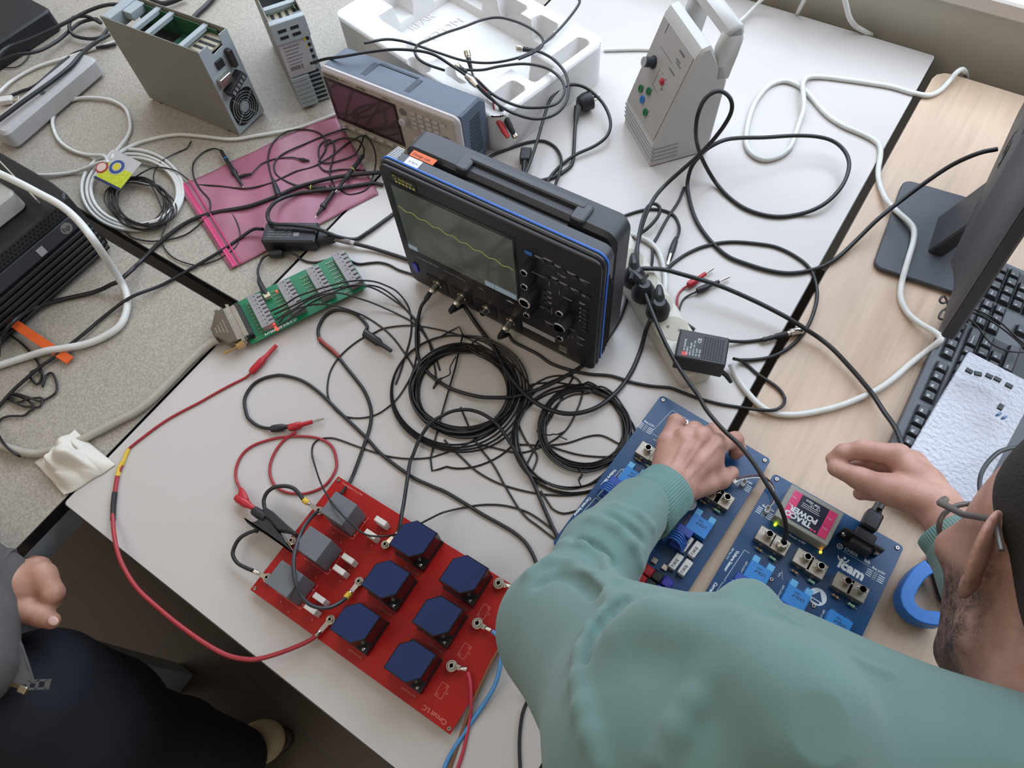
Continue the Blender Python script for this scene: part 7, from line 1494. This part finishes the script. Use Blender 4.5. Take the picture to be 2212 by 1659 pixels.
    tp = [('c', ls, el, .045, .038, .03), ('c', el, wr, .038, .026, .02), ('c', rs, rel, .045, .038, .03), ('c', rel, rw, .038, .026, .02), ('c', ls, nb, .05, .06, .04), ('c', rs, nb, .05, .06, .04), ('c', nb - np.array([0, .04, .03]), pel, .10, .12, .05)]
    for s in (-1, 1): hipx = pel + np.array([s * .09, 0, -.03]); kn = np.array([pel[0] + s * .11, -.40, .50]); an = np.array([pel[0] + s * .11, -.46, .09]); tp += [('c', hipx, kn, .075, .052, .05), ('c', kn, an, .050, .036, .03)]
    bd = sdf_mesh(tp, .008)
    body = mesh_obj('body', [LH, RH, hd, bd], SKIN, t)
    at = body.data.attributes.new('stubble', 'FLOAT', 'POINT'); V = np.concatenate([LH[0], RH[0], hd[0], bd[0]]); q = (V - c) @ M.T
    st = np.clip((q[:, 0] - .0) / .02, 0, 1) * np.clip((-.012 - q[:, 2]) / .02, 0, 1) + .55 * np.exp(-((q[:, 0] + .0) / .02) ** 2) * np.clip((.03 - q[:, 2]) / .02, 0, 1) * np.clip((q[:, 2] + .09) / .02, 0, 1) + np.clip((-.03 - q[:, 0]) / .02, 0, 1) * np.clip((q[:, 2] + .06) / .03, 0, 1) * .8
    st[:len(LH[0]) + len(RH[0])] = .0; st[len(LH[0]) + len(RH[0]) + len(hd[0]):] = 0; at.data.foreach_set('value', np.clip(st, 0, 1).astype(np.float32))
    # hair cap
    hc = [('e', H(-.020, 0, .055), M, (.098, .083, .086), .01), ('e', H(-.055, 0, .0), M, (.060, .070, .060), .02), ('s', H(.110, 0, -.035), M, (.095, .12, .095), .008), ('s', H(.03, .11, -.045), M, (.05, .06, .06), .006), ('s', H(.03, -.11, -.045), M, (.05, .06, .06), .006)]
    mesh_obj('hair', [sdf_mesh(hc, .003)], mat('hair_dark', '231c1a', .7, noise=.3, nscale=300, bump=1.0, bscale=500), t)
    # spectacles
    sm = mat('spectacle_frame', '5a5350', .3); mb = MB()
    for s in (1, -1):
        mb.tube([H(.090, s * .068, .022), H(.075, s * .078, .020), H(.03, s * .083, .022), H(-.01, s * .084, .030), H(-.03, s * .084, .014)], [.0032, .0032, .0026, .0024, .002], 8)
        mb.tube([H(.095 - .004 * abs(math.cos(a)), s * (.036 + .029 * math.cos(a)), .004 + .022 * math.sin(a)) for a in np.linspace(0, 2 * PI, 25)[:-1]], .0022, 6, closed=True)
    mb.tube([H(.095, .010, .012), H(.099, 0, .015), H(.095, -.010, .012)], .002, 6); sp_ = mb.build('spectacles', sm, t, 60)
    lm = mat('lens_clear', 'd8dcdc', .05, noise=0, alpha=.16); mb = MB()
    for s in (1, -1): mb.add([tuple(H(.095 - .004 * abs(math.cos(a)), s * (.036 + .028 * math.cos(a)), .004 + .021 * math.sin(a))) for a in np.linspace(0, 2 * PI, 25)[:-1]], [tuple(range(24))])
    mb.build('lenses', lm, sp_)
    mb = MB()
    for s in (1, -1): mb.ball(H(.080, s * .031, .010), .012, 10)
    mb.build('eyes', mat('eye_white', 'cfcac4', .2), body)
    # ---------- sweater
    sw = [('c', ls + np.array([-.006, .004, .0]), el, .074, .056, .05), ('c', el, A((1300, 1195, .150)), .054, .046, .03), ('c', A((1300, 1195, .150)), A((1380, 1100, .092)), .046, .0410, .02), ('c', el + np.array([.01, -.01, .0]), A((1455, 1655, .38)), .056, .080, .04), ('c', A((1455, 1655, .38)), A((1700, 1700, .42)), .080, .085, .05),
          ('c', rs, rel, .075, .058, .05), ('c', rel, A((2150, 1275, .185)), .056, .046, .03), ('c', A((2150, 1275, .185)), A((2085, 1195, .168)), .046, .038, .02),
          ('c', ls + np.array([.012, -.004, .005]), A((2240, 1735, .44)), .078, .062, .04), ('c', rs, nb + np.array([.0, -.012, -.018]), .078, .072, .04), ('c', nb - np.array([0, .075, .045]), mid, .125, .145, .07), ('c', mid, pel + np.array([0, 0, .02]), .145, .15, .06),
          ('c', ls + np.array([.03, -.06, -.01]), mid + np.array([-.04, -.05, 0]), .085, .10, .06)]
    # folds: raised welts and creases
    def fold(pts, r, k=.012, typ='c', lift=0):
        for i in range(len(pts) - 1): sw.append((typ if typ == 'c' else 'c', A(pts[i]), A(pts[i + 1]), r, r, k))
    SWP = list(sw)
    from mathutils.bvhtree import BVHTree
    _p, _q = sdf_mesh(SWP, .006); bvh = BVHTree.FromPolygons(_p.tolist(), _q.tolist()); co = Vector((0, 0, TZ + CH))
    def surf(u_, v_):
        h_ = bvh.ray_cast(co, Vector(ray(u_, v_)).normalized(), 2.0); return np.array(h_[0]) if h_[0] is not None else None
    def welt(pix, r=.006, k=.014, sink=.001):
        q = [surf(*x) for x in pix]
        for i in range(len(q) - 1):
            if q[i] is not None and q[i + 1] is not None and np.linalg.norm(q[i] - q[i + 1]) < .12: sw.append(('c', q[i] - np.array([0, 0, sink]), q[i + 1] - np.array([0, 0, sink]), r, r, k))
    def crease(pix, r=.004, k=.012):
        q = [surf(*x) for x in pix]
        for i in range(len(q) - 1):
            if q[i] is not None and q[i + 1] is not None:
                a, b = q[i], q[i + 1]
                if np.linalg.norm(a - b) < .08:
                    for w_ in np.linspace(0, 1, max(2, int(np.linalg.norm(a - b) / .004))):
                        p_ = a * (1 - w_) + b * w_; n_ = np.array(co) - p_; n_ /= np.linalg.norm(n_); sw.append(('s', p_ + n_ * r * .35, np.eye(3), (r, r, r), k))
    W_ = lambda p_, r=.0032, k=.010: welt(p_, r, k, 0)
    W_([(1352, 1292), (1330, 1305), (1300, 1335), (1275, 1365), (1255, 1410), (1250, 1470), (1258, 1530), (1275, 1590), (1295, 1655)], .0038, .012); crease([(1350, 1300), (1325, 1322), (1300, 1350), (1280, 1385), (1272, 1430)], .0022, .008)
    W_([(1585, 1362), (1565, 1410), (1535, 1460), (1500, 1515), (1460, 1575), (1425, 1645)], .0030, .014)
    W_([(1600, 1348), (1640, 1338), (1690, 1340), (1735, 1358), (1770, 1390), (1805, 1414), (1850, 1432), (1920, 1455)], .0022, .005); crease([(1604, 1354), (1640, 1347), (1690, 1349), (1730, 1368)], .0018, .006)
    W_([(1570, 1340), (1582, 1308), (1603, 1292), (1630, 1294), (1655, 1312)], .0065, .018); W_([(1600, 1350), (1622, 1322), (1650, 1330)], .004, .012)
    W_([(1145, 1240), (1190, 1216), (1240, 1222), (1285, 1250), (1320, 1292)], .0042, .014); crease([(1160, 1262), (1205, 1240), (1250, 1250), (1290, 1285)], .0024, .010)
    W_([(1212, 1176), (1260, 1178), (1305, 1210), (1335, 1262)], .0036, .012); W_([(1280, 1120), (1325, 1138), (1365, 1176), (1385, 1225)], .003, .012); crease([(1245, 1165), (1290, 1180), (1325, 1215), (1350, 1262)], .0022, .010); crease([(1310, 1105), (1352, 1130), (1392, 1168)], .002, .010); W_([(1330, 1092), (1375, 1110), (1410, 1140)], .0024, .010)
    W_([(1650, 1400), (1665, 1460), (1690, 1530), (1700, 1610)], .006, .04); W_([(1770, 1460), (1785, 1530), (1775, 1620)], .006, .04); W_([(1350, 1380), (1420, 1350), (1500, 1370)], .005, .04)
    s_ = sdf_mesh(sw, .0034); mesh_obj('sweater', [s_], TEAL, t)
    rib = mat('cuff_teal', '668580', .92, noise=.05, bump=.3, bscale=900)
    a = A((1447, 1052, .066)); b = A((1386, 1106, .090)); cuff(t, a, b, .0355, .0400, rib, 62)
    a = A((2044, 1143, .160)); b = A((2098, 1205, .170)); cuff(t, a, b, .0330, .0365, rib, 60)
    # neckband
    nn = (H(-.03, 0, -.10) - nb); nn = Vector(nn).normalized(); cc = Vector(nb) + nn * .012; s1 = nn.cross(Vector((0, 0, 1))).normalized(); s2 = s1.cross(nn)
    mb = MB(); mb.tube([cc + s1 * .078 * math.cos(a) + s2 * .072 * math.sin(a) for a in np.linspace(0, 2 * PI, 49)[:-1]], .009, 8, closed=True); mb.build('neckband', rib, t, 80)
    # nails
    nz = Vector((0, 0, 1)); 
    along = Vector(A((1581, 1021, .030)) - A((1558, 1036, .036))).normalized(); nail(body, (1580, 1020, .0375), .0055, (.3, -.2, .9), along)
    along = Vector(A((1806, 1012, .108)) - A((1858, 1034, .120))).normalized(); nail(body, (1808, 1011, .1160), .0066, (0, -.35, .9), along)
    # trousers and shoes
    tr = []
    for s in (-1, 1):
        hipx = pel + np.array([s * .09, 0, -.03]); kn = np.array([pel[0] + s * .11, -.40, .50]); an = np.array([pel[0] + s * .11, -.46, .10]); tr += [('c', hipx, kn, .098, .072, .05), ('c', kn, an, .070, .060, .03)]
    tr += [('c', pel + np.array([-.07, 0, -.02]), pel + np.array([.07, 0, -.02]), .12, .12, .05)]
    mesh_obj('trousers', [sdf_mesh(tr, .007)], mat('trousers_dark', '23262d', .85, noise=.1, bump=.4, bscale=500), t)
    for s in (-1, 1): shoe(t, Vector((pel[0] + s * .11, -.47, 0)), Vector((s * .1, 1, 0)), mat('shoe_black', '1c1c1e', .5))
    for o in t.children:
        o.matrix_parent_inverse = t.matrix_basis.inverted()
def shoe(par, heel, d, up_m, sole_m=None, scale=1.0):
    d = Vector(d).normalized(); s = Vector((-d.y, d.x, 0)); X = lambda a, b, h: np.array(heel + d * a * scale + s * b * scale + Vector((0, 0, h * scale))); M = np.array([list(d), list(s), [0, 0, 1]])
    p = [('e', X(.03, 0, .050), M, (.045, .036, .046), .02), ('e', X(.11, 0, .045), M, (.075, .040, .040), .03), ('e', X(.205, .002, .034), M, (.055, .046, .030), .03), ('c', X(.02, 0, .07), X(.04, 0, .11), .036, .040, .02)]
    o = mesh_obj('shoe', [sdf_mesh(p, .0035)], up_m, par)
    N = 32; pl = []
    for k in range(N):
        a = 2 * PI * k / N; x = .120 + .150 * math.cos(a); w_ = (.050 if math.cos(a) > 0 else .041) * math.sin(a) * (1.0 if abs(math.cos(a)) < .9 else 1.05); q = heel + (d * x + s * w_) * scale; pl.append((q.x, q.y))
    mb = MB(); mb.prism(pl, .0005, .024 * scale, .004); mb.build('sole', sole_m or mat('sole_dark', '1b1a1a', .6), o)
    return o, X
person_teal()
def person_grey():
    t = thing('person', 'person at the left edge with grey jacket sleeve, dark jeans and beige lace-up shoe', 'person', (-.75, -.55, 0)); A = lambda q: np.array(P(*q))
    sk = skinmat('skin_fair', 'bb8e7a', 'a87863'); Z = lambda x, y, h, r: (x / 4.76, 1180 + y / 4.76, h, r)
    L = chain([(-70, 1235, .03, .032), Z(60, 400, .0, .030), Z(170, 400, -.008, .029)], .014)
    L += chain([Z(160, 380, -.005, .024), Z(430, 310, -.004, .0195)], .012) + chain([Z(200, 300, -.018, .021), Z(390, 230, -.018, .0165)], .012) + chain([Z(170, 460, -.006, .022), Z(380, 430, -.012, .018)], .012)
    L += chain([Z(440, 300, -.004, .0175), Z(545, 480, -.010, .0145), Z(520, 560, -.022, .0130), Z(420, 560, -.030, .0120)], .006)
    L += chain([Z(400, 225, -.020, .0155), Z(500, 380, -.034, .0135), Z(480, 480, -.046, .012)], .006) + chain([Z(350, 190, -.040, .014), Z(440, 300, -.056, .0125), Z(430, 400, -.06, .011)], .006)
    L += chain([Z(90, 560, -.010, .0220), Z(270, 660, -.012, .0175), Z(420, 715, -.016, .0145), Z(530, 765, -.020, .0118)], .007)
    H1 = sdf_mesh(L, .0018)
    hip = np.array([-.84, -.50, .60]); kn = A((225, 1575, -.235)); an = A((505, 1640, -.64)); hip2 = np.array([-.86, -.76, .60]); kn2 = kn + np.array([-.12, -.30, 0]); an2 = kn2 + np.array([.0, .02, -.42]); ch = np.array([-.92, -.66, 1.02]); nk = np.array([-.92, -.66, 1.26])
    sh1 = np.array([-.88, -.49, 1.16]); sh2 = np.array([-.92, -.85, 1.16]); el1 = np.array([-.92, -.31, .89]); wr = A((-70, 1235, .03))
    core = [('c', hip, kn, .06, .045, .03), ('c', kn, an, .043, .034, .03), ('c', hip2, kn2, .06, .045, .03), ('c', kn2, an2, .043, .034, .03), ('c', (hip + hip2) / 2, ch, .11, .12, .05), ('c', ch, nk, .09, .055, .04), ('c', sh1, el1, .045, .036, .03), ('c', el1, wr, .036, .030, .02), ('c', sh2, sh2 + np.array([.1, -.02, -.28]), .045, .036, .03), ('c', sh2 + np.array([.1, -.02, -.28]), kn2 + np.array([-.1, 0, .09]), .036, .028, .02), ('c', sh1, sh2, .05, .05, .04)]
    hc = nk + np.array([.03, 0, .16]); I3 = np.eye(3)
    head = [('e', hc, I3, (.092, .076, .11), .02), ('c', nk, hc - np.array([.02, 0, .05]), .055, .055, .03), ('e', hc + np.array([.085, 0, -.02]), I3, (.022, .012, .022), .01), ('e', hc + np.array([.05, 0, -.085]), I3, (.035, .03, .025), .02), ('e', hc + np.array([0, .08, 0]), I3, (.02, .008, .03), .006), ('e', hc + np.array([0, -.08, 0]), I3, (.02, .008, .03), .006)]
    body = mesh_obj('body', [H1, sdf_mesh(core, .008), sdf_mesh(head, .004)], sk, t)
    mesh_obj('hair', [sdf_mesh([('e', hc + np.array([-.015, 0, .025]), I3, (.095, .082, .108), .01), ('s', hc + np.array([.13, 0, -.03]), I3, (.10, .12, .13), .01)], .004)], mat('hair_brown', '3a2c24', .7, noise=.3, nscale=300, bump=1.0, bscale=500), t)
    nail(body, Z(545, 768, -.0085, 0)[:3], .0062, (0, 0, 1), Vector(A(Z(530, 765, -.02, 0)[:3]) - A(Z(420, 715, -.016, 0)[:3])).normalized())
    je = [('c', hip + np.array([0, 0, .01]), kn, .115, .088, .05), ('c', kn, A((380, 1602, -.45)), .086, .074, .03), ('c', A((380, 1602, -.45)), an, .074, .066, .02), ('c', hip2, kn2, .11, .085, .05), ('c', kn2, an2, .083, .066, .03), ('c', hip, hip2, .13, .13, .05), ('c', A((90, 1500, -.13)), A((190, 1545, -.20)), .094, .086, .05)]
    mesh_obj('jeans', [sdf_mesh(je, .006)], mat('jeans_navy', '191b26', .9, noise=.14, nscale=20, bump=.5, bscale=700), t)
    gm = mat('jacket_grey', '5a5655', .85, noise=.07, bump=.4, bscale=800)
    a = A((16, 1250, .002)); b = A((-110, 1225, .05))
    ja = [('c', A((-6, 1250, .006)), b, .040, .050, .02), ('c', b, el1, .050, .062, .03), ('c', el1, sh1, .062, .075, .04), ('c', sh1, sh2, .085, .085, .05), ('c', sh2, sh2 + np.array([.1, -.02, -.28]), .07, .058, .04), ('c', sh2 + np.array([.1, -.02, -.28]), kn2 + np.array([-.14, 0, .10]), .056, .045, .03), ('c', (hip + hip2) / 2 + np.array([0, 0, .06]), ch, .155, .16, .06), ('c', ch, nk - np.array([0, 0, .06]), .15, .09, .05),
          ('c', A((-75, 1440, .02)), A((-60, 1360, .02)), .062, .055, .03)]
    mesh_obj('jacket', [sdf_mesh(ja, .0045)], gm, t); cuff(t, a, A((-18, 1248, .010)), .0400, .0425, gm, 20, flat=.95)
    # jacket front panel with zip
    pts = [(-60, 1330, .02), (4, 1330, .012), (24, 1352, .008), (44, 1392, .002), (60, 1440, -.004), (71, 1476, -.01), (44, 1480, -.008), (0, 1474, .0), (-60, 1470, .01)]
    w3 = [P(*q) for q in pts]; nrm = Vector((0, 0, .006)); mb = MB(); n = len(w3); mb.add([tuple(q) for q in w3] + [tuple(q - nrm) for q in w3], [tuple(range(n)), tuple(range(2 * n - 1, n - 1, -1))] + [(i, (i + 1) % n, n + (i + 1) % n, n + i) for i in range(n)]); mb.build('jacket_hem', gm, t)
    mb = MB(); zz = spl([P(-50, 1470, .016), P(0, 1476, .006), P(30, 1480, .0), P(50, 1488, -.003)], 14)
    for q in zz: mb.cb(q.x, q.y, q.z, .0016, .0045, .0016)
    mb.build('zip_teeth', mat('zip_metal', '8a7a5e', .35, metal=.8), t)
    mb = MB(); mb.at(RZ(.3, P(50, 1490, .002))); mb.rbox(-.0055, .0065, -.0045, .0045, -.003, .004, .0015, .001); mb.build('zip_slider', mat('zip_brass', 'b3a58a', .3, metal=.9), t)
    mb = MB(); p0, p1 = P(58, 1480, .003), P(104, 1478, .0); x = (p1 - p0).normalized(); T = frame(p0, x, Vector((-x.y, x.x, 0))); mb.at(T); L_ = (p1 - p0).length; mb.rbox(0, L_, -.0065, -.0035, -.001, .001, .0005, .0003); mb.rbox(0, L_, .0035, .0065, -.001, .001, .0005, .0003)
    for k in (0, .42, .85): mb.box(L_ * k, L_ * k + .004 + .003 * (k > .8), -.0065, .0065, -.001, .001)
    mb.build('zip_pull', mat('pull_grey', '4c4a49', .6), t)
    bm_ = mat('shoe_beige', 'ab9c7c', .85, noise=.12, nscale=60, bump=.5, bscale=500); dd = P(632, 1596, -.70) - P(470, 1640, -.70); dd.normalize(); heel = P(632, 1590, -.73) - dd * .268; heel.z = 0
    o, X = shoe(t, heel, dd, bm_, mat('sole_brown', '2b231c', .6))
    mb = MB()
    for k in range(4): a_ = .115 + .022 * k; mb.tube(spl([X(a_, -.024, .062 - .004 * k), X(a_ + .006, -.010, .080 - .006 * k), X(a_ + .006, .010, .080 - .006 * k), X(a_, .024, .062 - .004 * k)], 5), .0028, 6)
    mb.tube(spl([X(.10, 0, .09), X(.12, .03, .085), X(.15, .035, .07), X(.13, .015, .083), X(.11, 0, .088)], 5), .0022, 6); mb.build('laces', mat('lace_beige', '9c8f74', .8), o)
    h2 = Vector(an2 + np.array([-.03, 0, 0])); h2.z = 0; shoe(t, h2, Vector((1, .2, 0)), bm_, mat('sole_brown', '2b231c', .6))
    for o in t.children: o.matrix_parent_inverse = t.matrix_basis.inverted()
person_grey()
